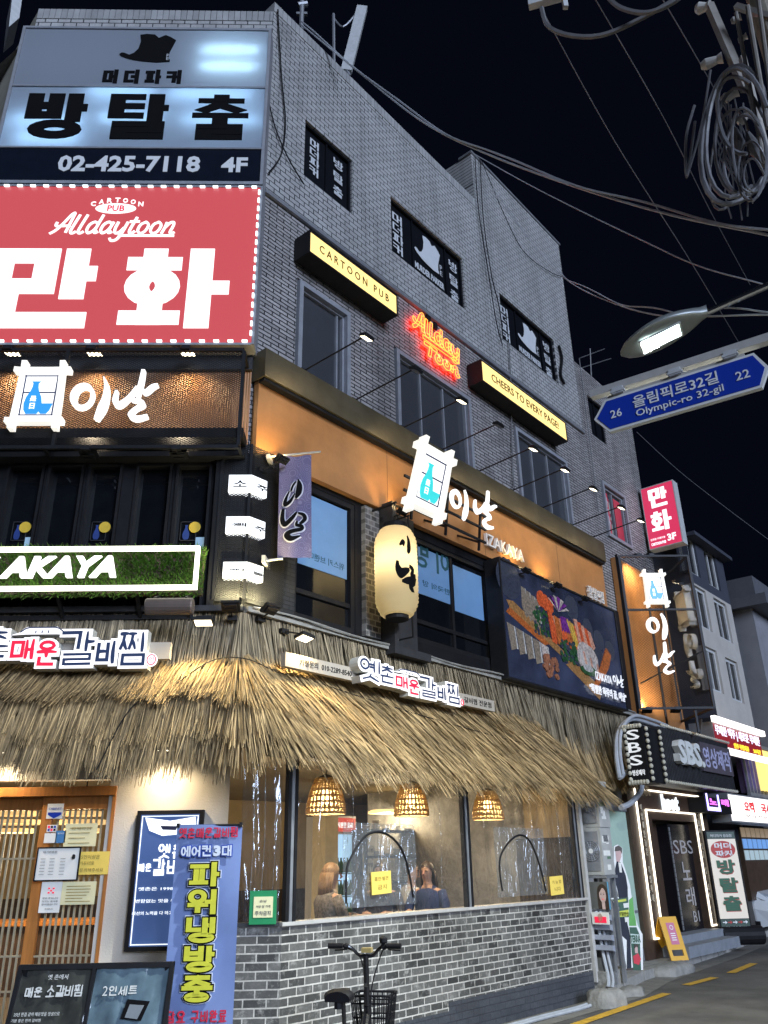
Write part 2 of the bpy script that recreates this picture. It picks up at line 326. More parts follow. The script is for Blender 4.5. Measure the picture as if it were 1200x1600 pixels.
def brick(name, c1, c2, mortar, bw, bh, ms, bump=.5, rough=.6, dark=None, dirt=.25, streak=0, smudge=0):
    m, t, o = newmat(name); p = N(t, 'ShaderNodeBsdfPrincipled', Roughness=rough)
    tc = N(t, 'ShaderNodeTexCoord'); sx = N(t, 'ShaderNodeSeparateXYZ'); cb = N(t, 'ShaderNodeCombineXYZ')
    t.links.new(tc.outputs['Object'], sx.inputs[0]); t.links.new(sx.outputs[0], cb.inputs[0]); t.links.new(sx.outputs[2], cb.inputs[1])
    br = N(t, 'ShaderNodeTexBrick', Scale=1.0); br.inputs['Color1'].default_value = c4(c1); br.inputs['Color2'].default_value = c4(c2); br.inputs['Mortar'].default_value = c4(mortar)
    br.inputs['Brick Width'].default_value = bw; br.inputs['Row Height'].default_value = bh; br.inputs['Mortar Size'].default_value = ms; br.inputs['Mortar Smooth'].default_value = .15
    wb = N(t, 'ShaderNodeTexNoise', Scale=9.0, Detail=3.0); ad = N(t, 'ShaderNodeVectorMath', operation='MULTIPLY_ADD')
    t.links.new(cb.outputs[0], wb.inputs['Vector']); t.links.new(wb.outputs['Color'], ad.inputs[0]); ad.inputs[1].default_value = (bh*.09, bh*.09, 0); t.links.new(cb.outputs[0], ad.inputs[2])
    t.links.new(ad.outputs[0], br.inputs['Vector'])
    nz = N(t, 'ShaderNodeTexNoise', Scale=1.3, Detail=8.0, Roughness=.65); t.links.new(tc.outputs['Object'], nz.inputs['Vector'])
    n2 = N(t, 'ShaderNodeTexNoise', Scale=38.0, Detail=6.0, Roughness=.7); t.links.new(tc.outputs['Object'], n2.inputs['Vector'])
    mr = N(t, 'ShaderNodeMapRange'); mr.inputs['From Min'].default_value = .3; mr.inputs['From Max'].default_value = .7; mr.inputs['To Min'].default_value = 1-dirt; mr.inputs['To Max'].default_value = 1+dirt*.4
    t.links.new(nz.outputs['Fac'], mr.inputs[0])
    mr2 = N(t, 'ShaderNodeMapRange'); mr2.inputs['From Min'].default_value = .25; mr2.inputs['From Max'].default_value = .75; mr2.inputs['To Min'].default_value = .72; mr2.inputs['To Max'].default_value = 1.25
    t.links.new(n2.outputs['Fac'], mr2.inputs[0]); mu = N(t, 'ShaderNodeMath', operation='MULTIPLY'); t.links.new(mr.outputs[0], mu.inputs[0]); t.links.new(mr2.outputs[0], mu.inputs[1])
    fac = mu.outputs[0]
    if streak:
        mp = N(t, 'ShaderNodeMapping'); mp.inputs['Scale'].default_value = (2.2, 2.2, .12); t.links.new(tc.outputs['Object'], mp.inputs[0])
        n3 = N(t, 'ShaderNodeTexNoise', Scale=1.6, Detail=6.0); t.links.new(mp.outputs[0], n3.inputs['Vector'])
        m3 = N(t, 'ShaderNodeMapRange'); m3.inputs['From Min'].default_value = .47; m3.inputs['From Max'].default_value = .70; m3.inputs['To Min'].default_value = 1; m3.inputs['To Max'].default_value = 1-streak
        t.links.new(n3.outputs['Fac'], m3.inputs[0]); mq = N(t, 'ShaderNodeMath', operation='MULTIPLY'); t.links.new(fac, mq.inputs[0]); t.links.new(m3.outputs[0], mq.inputs[1]); fac = mq.outputs[0]
    hv = N(t, 'ShaderNodeHueSaturation'); t.links.new(br.outputs['Color'], hv.inputs['Color']); t.links.new(fac, hv.inputs['Value']); bc = hv.outputs[0]
    if smudge:
        n4 = N(t, 'ShaderNodeTexNoise', Scale=7.5, Detail=9.0, Roughness=.75); t.links.new(tc.outputs['Object'], n4.inputs['Vector'])
        m4 = N(t, 'ShaderNodeMapRange'); m4.inputs['From Min'].default_value = .53; m4.inputs['From Max'].default_value = .68; m4.inputs['To Max'].default_value = smudge; t.links.new(n4.outputs['Fac'], m4.inputs[0])
        mm = N(t, 'ShaderNodeMix'); mm.data_type = 'RGBA'; mm.inputs[7].default_value = (.48, .46, .42, 1); t.links.new(m4.outputs[0], mm.inputs[0]); t.links.new(bc, mm.inputs[6]); bc = mm.outputs[2]
    t.links.new(bc, p.inputs['Base Color'])
    iv = N(t, 'ShaderNodeMath', operation='SUBTRACT'); iv.inputs[0].default_value = 1; t.links.new(br.outputs['Fac'], iv.inputs[1])
    a2 = N(t, 'ShaderNodeMath', operation='MULTIPLY_ADD'); t.links.new(n2.outputs['Fac'], a2.inputs[0]); a2.inputs[1].default_value = .35; t.links.new(iv.outputs[0], a2.inputs[2])
    bp = N(t, 'ShaderNodeBump', Strength=bump, Distance=.012); t.links.new(a2.outputs[0], bp.inputs['Height']); t.links.new(bp.outputs[0], p.inputs['Normal'])
    t.links.new(p.outputs[0], o.inputs[0]); return m
def glass(name, tint=(.9, .95, 1), clear=.8, rough=.02, wr=0, wscale=3, milk=0):
    m, t, o = newmat(name); tr = N(t, 'ShaderNodeBsdfTransparent'); tr.inputs[0].default_value = c4(tint); gl = N(t, 'ShaderNodeBsdfGlossy', Roughness=rough); gl.inputs[0].default_value = (.9, .95, 1, 1)
    fr = N(t, 'ShaderNodeFresnel', IOR=1.5); mr = N(t, 'ShaderNodeMapRange'); mr.inputs['To Min'].default_value = (1-clear)*.2; mr.inputs['To Max'].default_value = 1
    if wr:
        tc = N(t, 'ShaderNodeTexCoord'); mp = N(t, 'ShaderNodeMapping'); mp.inputs['Scale'].default_value = (1.6, 1, .45); t.links.new(tc.outputs['Object'], mp.inputs[0])
        nz = N(t, 'ShaderNodeTexNoise', Scale=wscale, Detail=3.5, Distortion=1.4); t.links.new(mp.outputs[0], nz.inputs['Vector'])
        bp = N(t, 'ShaderNodeBump', Strength=wr, Distance=.08); t.links.new(nz.outputs['Fac'], bp.inputs['Height']); t.links.new(bp.outputs[0], gl.inputs['Normal']); t.links.new(bp.outputs[0], fr.inputs['Normal'])
    t.links.new(fr.outputs[0], mr.inputs[0]); mx = N(t, 'ShaderNodeMixShader'); t.links.new(mr.outputs[0], mx.inputs[0]); t.links.new(tr.outputs[0], mx.inputs[1]); t.links.new(gl.outputs[0], mx.inputs[2])
    out = mx.outputs[0]
    if milk:
        df = N(t, 'ShaderNodeBsdfDiffuse'); df.inputs[0].default_value = (.75, .78, .8, 1); m2 = N(t, 'ShaderNodeMixShader'); m2.inputs[0].default_value = milk
        t.links.new(out, m2.inputs[1]); t.links.new(df.outputs[0], m2.inputs[2]); out = m2.outputs[0]
    t.links.new(out, o.inputs[0]); return m
def translucent(name, col):
    m, t, o = newmat(name); a = N(t, 'ShaderNodeBsdfTranslucent'); b = N(t, 'ShaderNodeBsdfDiffuse'); a.inputs[0].default_value = c4(col); b.inputs[0].default_value = c4([c*.5 for c in col])
    x = N(t, 'ShaderNodeMixShader'); x.inputs[0].default_value = .5; t.links.new(a.outputs[0], x.inputs[1]); t.links.new(b.outputs[0], x.inputs[2]); t.links.new(x.outputs[0], o.inputs[0]); return m

M = {}
M['brick_up'] = brick('pale_glazed_brick', (.50, .50, .49), (.47, .46, .45), (.05, .05, .058), .19, .085, .0085, .6, .45, dirt=.25, streak=.25)
M['brick_low'] = brick('weathered_beige_brick', (.46, .43, .42), (.31, .29, .285), (.02, .02, .022), .26, .06, .0095, .8, .6, dirt=.3, streak=.3)
M['brick_shop'] = brick('grey_shop_brick', (.042, .041, .039), (.17, .163, .15), (.58, .55, .50), .195, .067, .0065, .7, .6, dirt=.48, smudge=.65)
M['brick_base'] = brick('dark_painted_brick', (.06, .064, .076), (.075, .08, .092), (.045, .048, .06), .205, .068, .006, .6, .5, dirt=.3)
M['brick_pillar'] = brick('pillar_brick', (.05, .05, .052), (.2, .19, .18), (.3, .29, .28), .12, .075, .01, .6, .6, dirt=.3)
M['brick_black'] = brick('black_cladding', (.02, .021, .024), (.035, .036, .04), (.008, .008, .009), .16, .05, .006, .7, .5)
M['cream'] = mat('cream_render', (.42, .40, .33), .8, var=.2, scale=2.2, bump=.2)
M['plaster'] = mat('white_plaster', (.62, .57, .49), .8, var=.06, scale=3, bump=.15, bscale=60)
M['concrete'] = mat('concrete', (.27, .26, .24), .9, var=.3, scale=5, bump=.7, bscale=22)
M['black'] = mat('black_paint', (.010, .010, .012), .6, var=.3, spec=.2)
M['blackmetal'] = mat('black_metal', (.016, .016, .018), .5, .2, var=.3, spec=.3)
M['darkgrey'] = mat('dark_grey_metal', (.038, .038, .042), .55, .1, var=.25, spec=.3)
M['grey'] = mat('grey_metal', (.28, .29, .31), .45, .4, var=.15)
M['frame_grey'] = mat('grey_window_frame', (.30, .31, .34), .45, .1, var=.15)
M['lightgrey'] = mat('light_grey_paint', (.52, .53, .53), .5, var=.12, scale=12)
M['white'] = mat('white_paint', (.78, .78, .76), .5, var=.05)
M['chrome'] = mat('chrome', (.6, .6, .6), .2, 1, var=.05)
M['orange'] = mat('orange_brown_panel', (.41, .182, .06), .5, var=.22, scale=1.8, bump=.05, bscale=4)
M['orange_corr'] = mat('orange_corrugated', (.34, .15, .045), .5, var=.12, scale=1.5)
M['bronze'] = mat('bronze_cap', (.16, .135, .085), .38, .5, var=.2, scale=3)
M['wood'] = mat('door_wood', (.40, .155, .035), .45, var=.25, scale=5, stretch=(6, 6, .6), coat=.2)
M['lattice'] = mat('pale_lattice_wood', (.62, .52, .36), .5, var=.2, scale=8)
M['darkwood'] = mat('dark_wood', (.06, .035, .022), .5, var=.3, scale=6)
M['winglass'] = mat('night_window_glass', (.006, .007, .009), .06, 0, var=.2, spec=.6)
M['dullglass'] = mat('grey_film_glass', (.055, .058, .066), .08, 0, var=.1, scale=1.2, spec=.5)
M['film'] = mat('black_film', (.006, .007, .010), .4, 0, var=.2, spec=.25)
M['lettergrey'] = mat('pale_lettering', (.62, .64, .66), .5, var=.06)
M['letterblack'] = mat('black_lettering', (.005, .005, .006), .8, var=.1, spec=.1)
M['navy'] = mat('navy_lettering', (.012, .016, .05), .4, var=.1)
M['thatch'] = mat('dry_thatch', (.325, .225, .108), .75, var=.45, scale=2.2, island=.6)
M['thatch_grey'] = mat('grey_weathered_thatch', (.25, .20, .13), .8, var=.28, scale=3.5, island=.5)
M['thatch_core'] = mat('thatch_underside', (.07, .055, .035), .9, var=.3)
M['asphalt'] = mat('asphalt', (.125, .12, .112), .72, var=.38, scale=1.3, bump=.55, bscale=120, spec=.4)
M['gutter'] = mat('gutter_concrete', (.20, .19, .17), .85, var=.3, scale=3.5, bump=.5, bscale=40)
M['yellowline'] = mat('yellow_road_paint', (.62, .36, .03), .7, var=.3, scale=9, bump=.3, bscale=80)
M['kerb'] = mat('kerb_stone', (.30, .29, .27), .85, var=.25, scale=6, bump=.5)
M['yellowpaper'] = mat('yellow_paper', (.85, .62, .12), .7, var=.05)
M['paper'] = mat('pale_paper', (.78, .72, .42), .7, var=.05)
M['whitepaper'] = mat('white_paper', (.76, .75, .70), .7, var=.05)
M['green'] = mat('green_paint', (.02, .24, .09), .4, var=.1)
M['cable'] = mat('cable_rubber', (.16, .16, .165), .5, var=.2)
M['cable_pale'] = mat('pale_cable', (.40, .42, .45), .5, var=.15)
M['signblue'] = mat('road_sign_blue', (.012, .045, .40), .35, var=.04)
M['steelwhite'] = mat('off_white_steel', (.55, .53, .50), .45, .2, var=.12, scale=10)
M['lampcase'] = mat('lamp_casing', (.23, .25, .25), .4, .4, var=.1)
M['grass'] = mat('artificial_grass', (.085, .20, .025), .6, var=.35, island=.5)
M['skin'] = mat('skin', (.50, .30, .21), .5, var=.06)
M['hair'] = mat('hair', (.045, .028, .018), .5, var=.3, scale=20)
M['hair_brown'] = mat('brown_hair', (.22, .13, .065), .5, var=.3, scale=20)
M['cloth_dark'] = mat('dark_clothing', (.02, .024, .04), .8, var=.2)
M['cloth_white'] = mat('white_clothing', (.6, .58, .55), .8, var=.1)
M['white_glow'] = glow('lit_white_face', (1, .98, .96), 1.25)
M['cool_glow'] = glow('lit_cool_white', (.90, .96, 1), 1.25)
M['warm_glow'] = glow('lit_warm_strip', (1, .84, .55), 3.2)
M['lens'] = glow('flood_lens', (1, .88, .62), 6)
M['lens_off'] = mat('unlit_lens', (.10, .11, .12), .15, 0)
M['yellow_glow'] = glow('lit_yellow_face', (1, .74, .27), 1.25)
M['amber_text'] = mat('sign_brown_text', (.12, .06, .01), .5)
M['side_white'] = mat('channel_letter_side', (.55, .54, .50), .45, var=.06)
M['blue_print'] = glow('lit_blue_print', (.035, .28, .72), .95, .7)
M['teal_print'] = glow('lit_teal_print', (.05, .62, .62), 1.0, .7)
M['red_glow'] = glow('lit_red_face', (.60, .085, .10), .92, .25)
M['red_print'] = glow('lit_red_print', (.75, .02, .06), .9, .7)
M['navy_print'] = glow('lit_navy_print', (.03, .05, .12), .5, .6)
M['neon_red'] = glow('red_neon_tube', (1, .02, .01), 9)
M['neon_yellow'] = glow('yellow_neon_tube', (1, .50, .08), 1.6)
M['bead'] = glow('led_bead', (.86, .98, 1), 2.2)
M['shade'] = translucent('backlit_acrylic', (.80, .87, .98))

# ================================================================== ground
b = B(); b.face((-60, -30, 0), (120, -30, 0), (120, 200, 0), (-60, 200, 0))
solo('road', b, M['asphalt'], 'dark asphalt road along the restaurant', 'road', kind='structure')
kp = [(5.9, .9), (7.4, .6), (9.2, .45), (11.2, .3), (15.5, -.2), (24, -1.3), (60, -6)]
b = B()
for i in range(len(kp)-1):
    (a, oa), (c, oc) = kp[i], kp[i+1]
    b.face((a, -oa+.14, .125), (c, -oc+.14, .125), (c, 8, .13), (a, 8, .13))
solo('sidewalk', b, M['concrete'], 'worn concrete pavement in front of the basement entrance', 'pavement', SD, kind='structure')
b = B()
for i in range(len(kp)-1):
    (a, oa), (c, oc) = kp[i], kp[i+1]; n = max(1, int((c-a)/1.0))
    for k in range(n):
        t0, t1 = k/n+.006, (k+1)/n-.006; p0 = (a+(c-a)*t0, -(oa+(oc-oa)*t0)); p1 = (a+(c-a)*t1, -(oa+(oc-oa)*t1)); h = .125+random.uniform(-.006, .006)
        b.idx([(p0[0], p0[1], 0), (p1[0], p1[1], 0), (p1[0], p1[1]+.15, 0), (p0[0], p0[1]+.15, 0), (p0[0], p0[1]+.012, h), (p1[0], p1[1]+.012, h), (p1[0], p1[1]+.15, h), (p0[0], p0[1]+.15, h)],
              [(4, 5, 6, 7), (0, 1, 5, 4), (1, 2, 6, 5), (2, 3, 7, 6), (3, 0, 4, 7)])
solo('kerb', b, M['kerb'], 'grey stone kerb beside the road', 'kerb', SD, kind='structure')
b = B()                                            # concrete gutter strip between kerb / shop wall and road
gp = [(-1.5, 1.3), (2, 1.25)] + [(s_, o_+.35) for s_, o_ in kp]
for i in range(len(gp)-1):
    (a, oa), (c, oc) = gp[i], gp[i+1]; b.face((a, -oa, .004), (c, -oc, .004), (c, .2, .004), (a, .2, .004))
solo('gutter', b, M['gutter'], 'stained concrete gutter strip at the foot of the wall', 'gutter', SD, kind='structure')
def groundline(p0, p1, wd, z=.008):
    a, c = onz(*p0, 0), onz(*p1, 0); d = (c-a); d.z = 0; d.normalize(); q = Vector((-d.y, d.x, 0))*wd/2; n = max(2, int((c-a).length/.4)); pts = []
    for i in range(n):
        u0 = a+(c-a)*(i/n); u1 = a+(c-a)*((i+1)/n); pts.append((u0, u1, q))
    return pts
for i, (p0, p1) in enumerate([((760, 1650), (1042, 1553)), ((1072, 1540), (1117, 1528)), ((1142, 1521), (1178, 1506)), ((1215, 1494), (1235, 1488))]):
    b = B()
    for u0, u1, q in groundline(p0, p1, .13): b.face((u0-q)[:2]+(.008,), (u1-q)[:2]+(.008,), (u1+q)[:2]+(.008,), (u0+q)[:2]+(.008,)) if False else b.face((u0.x-q.x, u0.y-q.y, .008), (u1.x-q.x, u1.y-q.y, .008), (u1.x+q.x, u1.y+q.y, .008), (u0.x+q.x, u0.y+q.y, .008))
    solo('road_marking', b, M['yellowline'], 'yellow painted line on the asphalt road', 'road marking', kind='structure')

# ================================================================== the corner building
bld = Thing('brick_building', 'four storey corner building of pale glazed brick with a thatched restaurant at its foot', 'building', FR)
def wallmesh(x0, x1, z0, z1, holes, y=0, rv=.16, b=None):
    b = b or B(); xs = sorted({x0, x1} | {h[k] for h in holes for k in (0, 1)}); zs = sorted({z0, z1} | {h[k] for h in holes for k in (2, 3)})
    xs = [x for x in xs if x0-1e-6 <= x <= x1+1e-6]; zs = [z for z in zs if z0-1e-6 <= z <= z1+1e-6]
    for i in range(len(xs)-1):
        for j in range(len(zs)-1):
            cx, cz = (xs[i]+xs[i+1])/2, (zs[j]+zs[j+1])/2
            if not any(h[0] < cx < h[1] and h[2] < cz < h[3] for h in holes):
                b.face((xs[i], y, zs[j]), (xs[i+1], y, zs[j]), (xs[i+1], y, zs[j+1]), (xs[i], y, zs[j+1]))
    for a, c, d, e in holes:
        b.face((a, y, d), (a, y, e), (a, y+rv, e), (a, y+rv, d)); b.face((c, y, e), (c, y, d), (c, y+rv, d), (c, y+rv, e))
        b.face((a, y, d), (a, y+rv, d), (c, y+rv, d), (c, y, d)); b.face((a, y, e), (c, y, e), (c, y+rv, e), (a, y+rv, e))
    return b
W4 = [(.73, 1.78, 10.88, 12.0), (2.73, 4.81, 10.79, 11.96), (6.05, 8.17, 10.82, 11.93)]
W3 = [(.67, 1.74, 7.3, 8.97), (2.72, 4.75, 7.3, 8.92), (6.12, 8.1, 7.3, 8.98)]
WS = (9.7, 10.69, 7.88, 9.02); WT = (9.55, 10.25, 10.2, 11.2)
ZL = 10.03; ZR, ZP, ZW = 13.86, 15.12, 11.87
b = wallmesh(0, 5.42, ZL, ZR-.2, W4[:2]); wallmesh(5.42, 9.05, ZL, ZP, W4[2:], b=b)
b.face((5.42, 0, ZR-.2), (5.42, 0, ZP), (5.42, 3.6, ZP), (5.42, 3.6, ZR-.2))
bld.part('wall', b, M['brick_up'], fr=SD, label='pale glazed brick upper wall along the street')
b = B()                                            # soldier course along the parapet
k = 0
x = 0
while x < 5.4: b.box(x+.004, min(x+.086, 5.41), -.012, .2, ZR-.2, ZR); x += .09
bld.part('parapet', b, mat('soldier_brick', (.36, .36, .355), .5, var=.15, scale=5, island=.12), fr=SD)
b = B(); b.box(5.38, 9.08, -.03, .3, ZP, ZP+.05); bld.part('coping', b, M['grey'], fr=SD)
b = B(); b.box(0, 9.05, -.05, 0, ZL-.06, ZL); bld.part('string_course', b, M['grey'], fr=SD)
b = wallmesh(0, 9.05, 6.0, ZL-.06, W3); bld.part('wall', b, M['brick_low'], fr=SD, label='weathered beige brick wall of the third floor')
b = wallmesh(9.05, 11.9, 4.0, ZW, [WS, WT], y=.02); b.face((11.9, .02, 0), (11.9, 6, 0), (11.9, 6, ZW), (11.9, .02, ZW)); b.face((9.05, 0, ZW), (9.05, 0, ZP), (9.05, 6, ZP), (9.05, 6, ZW))
bld.part('wall', b, M['brick_low'], fr=SD, label='lower brick wing at the far end')
b = wallmesh(-3.56, 0, ZL, 13.42, []); bld.part('wall', b, M['brick_up'], label='pale brick corner face behind the tall signs')
b = B(); x = -3.56
while x < -.05: b.box(x+.004, min(x+.086, -.005), -.012, .2, 13.42, 13.63); x += .09
bld.part('parapet', b, bpy.data.materials['soldier_brick'])
b = wallmesh(-3.56, 0, 6.0, ZL, []); bld.part('wall', b, M['brick_low'])
LF = Frame(FR.w(-3.56, 0, 0), R_(-47.5))
b = wallmesh(-5, 0, 3, 13.6, [(-3.2, -1.6, 10.6, 12)]); b.face((-5, 0, 13.6), (0, 0, 13.6), (0, .25, 13.6), (-5, .25, 13.6)); bld.part('wall', b, M['cream'], fr=LF, label='cream rendered side wall')
b = B(); top = 13.4                                # roof deck and roofs of the higher parts
pk = [SD.l(FR.w(-3.5, .1, 0)), Vector((.05, .1, 0)), Vector((5.4, .1, 0)), Vector((5.4, 9, 0)), Vector((-3, 9, 0))]
b.face(*[(p.x, p.y, top) for p in pk]); b.face((5.42, .05, ZP-.01), (9.05, .05, ZP-.01), (9.05, 6, ZP-.01), (5.42, 6, ZP-.01)); b.face((9.05, .05, ZW-.01), (11.9, .05, ZW-.01), (11.9, 6, ZW-.01), (9.05, 6, ZW-.01))
b.face((9.05, .05, ZW), (9.05, 3.6, ZW), (9.05, 3.6, ZP), (9.05, .05, ZP))
bld.part('roof', b, M['concrete'], fr=SD)

def window(fr, x0, x1, z0, z1, cols, pane, frame=M['frame_grey'], fw=.06, y=.07, rows=None, label=None, trim=0, trimz0=True):
    b = B()
    if trim:
        b.box(x0-trim, x0, -.03, y, z0-trim, z1+trim); b.box(x1, x1+trim, -.03, y, z0-trim, z1+trim); b.box(x0, x1, -.03, y, z1, z1+trim); b.box(x0, x1, -.03, y, z0-trim, z0)
    b.box(x0, x0+fw, y-.03, y+.05, z0, z1); b.box(x1-fw, x1, y-.03, y+.05, z0, z1); b.box(x0+fw, x1-fw, y-.03, y+.05, z0, z0+fw); b.box(x0+fw, x1-fw, y-.03, y+.05, z1-fw, z1)
    for t in cols: xx = x0+(x1-x0)*t; mw = min(fw*.4, .012) if pane is M['dullglass'] else fw*.4; b.box(xx-mw, xx+mw, y-.012, y+.045, z0+fw, z1-fw)
    for t in rows or []: zz = z0+(z1-z0)*t; b.box(x0+fw, x1-fw, y-.016, y+.04, zz-fw*.4, zz+fw*.4)
    wo_ = bld.part('window', b, frame, fr=fr, label=label)
    g = B(); g.face((x0+.01, y+.02, z0+.01), (x1-.01, y+.02, z0+.01), (x1-.01, y+.02, z1-.01), (x0+.01, y+.02, z1-.01))
    sub(wo_, 'pane', g, pane); return wo_
def sub(parent, name, b, mats, label=None, smooth=False):  # child mesh given in its parent's own coordinates
    mats = mats if isinstance(mats, (list, tuple)) else [mats]; m = mesh_of(b, (0, 0, 0), smooth)
    for q in mats: m.materials.append(q)
    o = bpy.data.objects.new(name, m); COL.objects.link(o); o.parent = parent
    if label: o['label'] = label
    return o
HAT = [(0, .32), (.03, .26), (.12, .20), (.25, .14), (.45, .09), (.7, .06), (.93, .09), (.93, .15), (.9, .2), (.91, .4), (.96, .62), (1, .8), (.9, .9), (.8, .97), (.68, .87), (.6, .98), (.45, 1), (.33, .97), (.36, .75), (.33, .5), (.26, .36), (.18, .3), (.09, .36), (.04, .37)]
def hat(b, x0, x1, z0, z1, yf, dep=.004): b.poly([(x0+(x1-x0)*p, z0+(z1-z0)*q) for p, q in HAT], yf, yf+dep)
def p_over_e(b, x, z, h, yf): b.text('P', x, x+h*.6, z+h*1.05, z+h*2.0, yf, .003); b.text('E', x, x+h*.6, z, z+h*.9, yf, .003)
for i, (x0, x1, z0, z1) in enumerate(W4):
    wd = x1-x0
    wn = window(SD, x0, x1, z0, z1, [.5] if i == 0 else [.31, .77], M['film'], M['film'], .04, label='black filmed window with pale lettering')
    t = B(); yf = .072; hh = z1-z0
    if i == 0:
        hangul_rows = [('머더파커', x0+wd*.16, x0+wd*.37), ('방탈출', x0+wd*.66, x0+wd*.86)]
        hangul(t, '머더파커', x0+wd*.17, x0+wd*.36, z0+hh*.22, z0+hh*.86, .034, yf, .004, True, .12, thz=.022); hangul(t, '방탈출', x0+wd*.66, x0+wd*.86, z0+hh*.2, z0+hh*.86, .032, yf, .004, True, .5, thz=.018)
    else:
        hangul(t, '머더파커', x0+wd*.06, x0+wd*.19, z0+hh*.12, z0+hh*.85, .042, yf, .004, True, .12, thz=.024); hangul(t, '방탈출', x0+wd*.83, x0+wd*.95, z0+hh*.1, z0+hh*.84, .036, yf, .004, True, .5, thz=.019)
        hat(t, x0+wd*.34, x0+wd*.70, z0+hh*.32, z0+hh*.88, yf); p_over_e(t, x0+wd*.69, z0+hh*.37, hh*.1, yf); t.text('MURDER PARKER', x0+wd*.34, x0+wd*.74, z0+hh*.13, z0+hh*.25, yf, .004, .035)
    sub(wn, 'lettering', t, M['lettergrey'])
for i, (x0, x1, z0, z1) in enumerate(W3):
    window(SD, x0+.1, x1-.1, z0, z1-.1, [.33, .66] if i else [.86], M['dullglass'], trim=.07, fw=.03, label='tall window with grey film above the bronze canopy')
wn = window(SD, *WS, [.5], M['dullglass'], trim=.07, fw=.05, label='small double window with a red poster inside')
t = B(); t.box(WS[0]+.08, WS[0]+.30, .072, .078, WS[2]+.1, WS[3]-.1); t.box(WS[0]+.58, WS[1]-.08, .072, .078, WS[2]+.1, WS[3]-.12); sub(wn, 'poster', t, mat('red_poster', (.62, .04, .07), .5))
t = B(); t.vtext('만화', WS[0]+.12, WS[0]+.27, WS[2]+.18, WS[3]-.2, .068, .003, .03, .4); sub(wn, 'lettering', t, M['lettergrey'])
window(SD, *WT, [.5], M['film'], M['film'], .05, label='black window of the lower wing')

# ---- second floor: black shopfront on both faces
f2 = [(.73, 1.8, 4.2, 5.93), (2.93, 4.86, 4.34, 5.86)]
b = wallmesh(0, 9.55, 3.7, 6.15, f2, y=-.02, rv=.2); bld.part('shopfront', b, M['black'], fr=SD)
b = B(); b.box(.03, .72, -.075, -.02, 4.2, 6.08); bld.part('cladding', b, M['brick_black'], fr=SD)
b = B(); b.box(1.92, 2.2, -.09, -.02, 4.2, 5.95); bld.part('pillar', b, M['brick_pillar'], fr=SD)
b = B(); b.box(2.22, 2.30, -.3, -.02, 4.1, 6.05); b.box(2.30, 2.88, -.14, -.02, 4.1, 6.0); b.box(2.22, 2.95, -.3, -.02, 4.0, 4.1); bld.part('lantern_niche', b, M['darkgrey'], fr=SD)
b = B(); b.box(4.93, 5.24, -.22, -.02, 4.1, 6.02); b.box(5.0, 5.04, -.26, -.22, 4.1, 6.02); b.box(5.14, 5.18, -.26, -.22, 4.1, 6.02)
bld.part('pilaster', b, M['darkgrey'], fr=SD)
blind = mat('blue_blind', (.17, .33, .56), .6, var=.08, scale=2)  # plain pale blue blind cloth, slightly mottled
m_, t_, o_ = blind, blind.node_tree, None
room2 = mat('dark_second_floor_room', (.02, .018, .017), .7)
for i, (x0, x1, z0, z1) in enumerate(f2):
    wn = window(SD, x0, x1, z0, z1, [] if i == 0 else [.52], M['winglass'], M['blackmetal'], .07, y=.02, rows=[.2], label='black framed window with a pale blue half blind')
    bb = B(); zb = z0+(z1-z0)*(.44 if i else .40)
    if i == 0: bb.box(x0+.12, x1-.1, .03, .036, zb, z1-.1)
    else: bb.box(x0+.12, x0+.97, .03, .036, zb+.05, z1-.1); bb.box(x0+1.08, x1-.1, .03, .036, zb-.02, z1-.16)
    sub(wn, 'blind', bb, blind)
    tt = B(); zf = zb
    if i == 0: tt.text('위스키 브랜디', x0+.3, x1-.15, zb+.1, zb+.19, .026, .003)
    else: tt.text('한국의 양', x0+.15, x0+.8, zb+.18, zb+.27, .026, .003); tt.text('이 방', x0+.14, x0+.98, zb+.45, zb+.85, .026, .003, .02)
    xc = (x0+x1)/2
    lo = min(v[0] for v in tt.v); hi = max(v[0] for v in tt.v); tt.v = [(lo+hi-v[0], v[1], v[2]) for v in tt.v]; tt.f = [f[::-1] for f in tt.f]   # read from inside the room
    sub(wn, 'lettering', tt, mat('teal_blind_text', (.02, .10, .12), .6))
# front shopfront
panes = [(-3.55, -3.2)] + [F(a, 800)[0:1]+F(c, 800)[0:1] for a, c in ((7, 58), (72, 121), (136, 182), (212, 261), (276, 324))]
fz0, fz1 = 4.15, F(150, 732)[1]
holes = [(a, c, fz0, fz1) for a, c in panes]
b = wallmesh(-4.2, 0, 3.6, 6.15, holes, y=-.02, rv=.12)
for a, c, d, e in holes:
    b.box(a-.03, a, -.06, -.02, d, e); b.box(c, c+.03, -.06, -.02, d, e); b.box(a-.03, c+.03, -.06, -.02, e, e+.03)
b.box(-4.2, -.32, -.1, -.02, 5.93, 6.02); b.box(-4.2, -.02, -.36, -.02, 6.02, 6.14); b.box(-4.2, -.02, -.22, -.02, 5.86, 5.92); b.box(-.34, -.27, -.12, -.02, 3.9, 6.0)
sf = bld.part('shopfront', b, M['black'])
for i, (a, c, d, e) in enumerate(holes):
    g = B(); g.face((a, .05, d), (c, .05, d), (c, .05, e), (a, .05, e)); wn = sub(sf, 'pane', g, M['winglass'])
b = B(); b.box(-.27, -.004, -.075, -.02, 4.2, 6.08); bld.part('cladding', b, M['brick_black'])

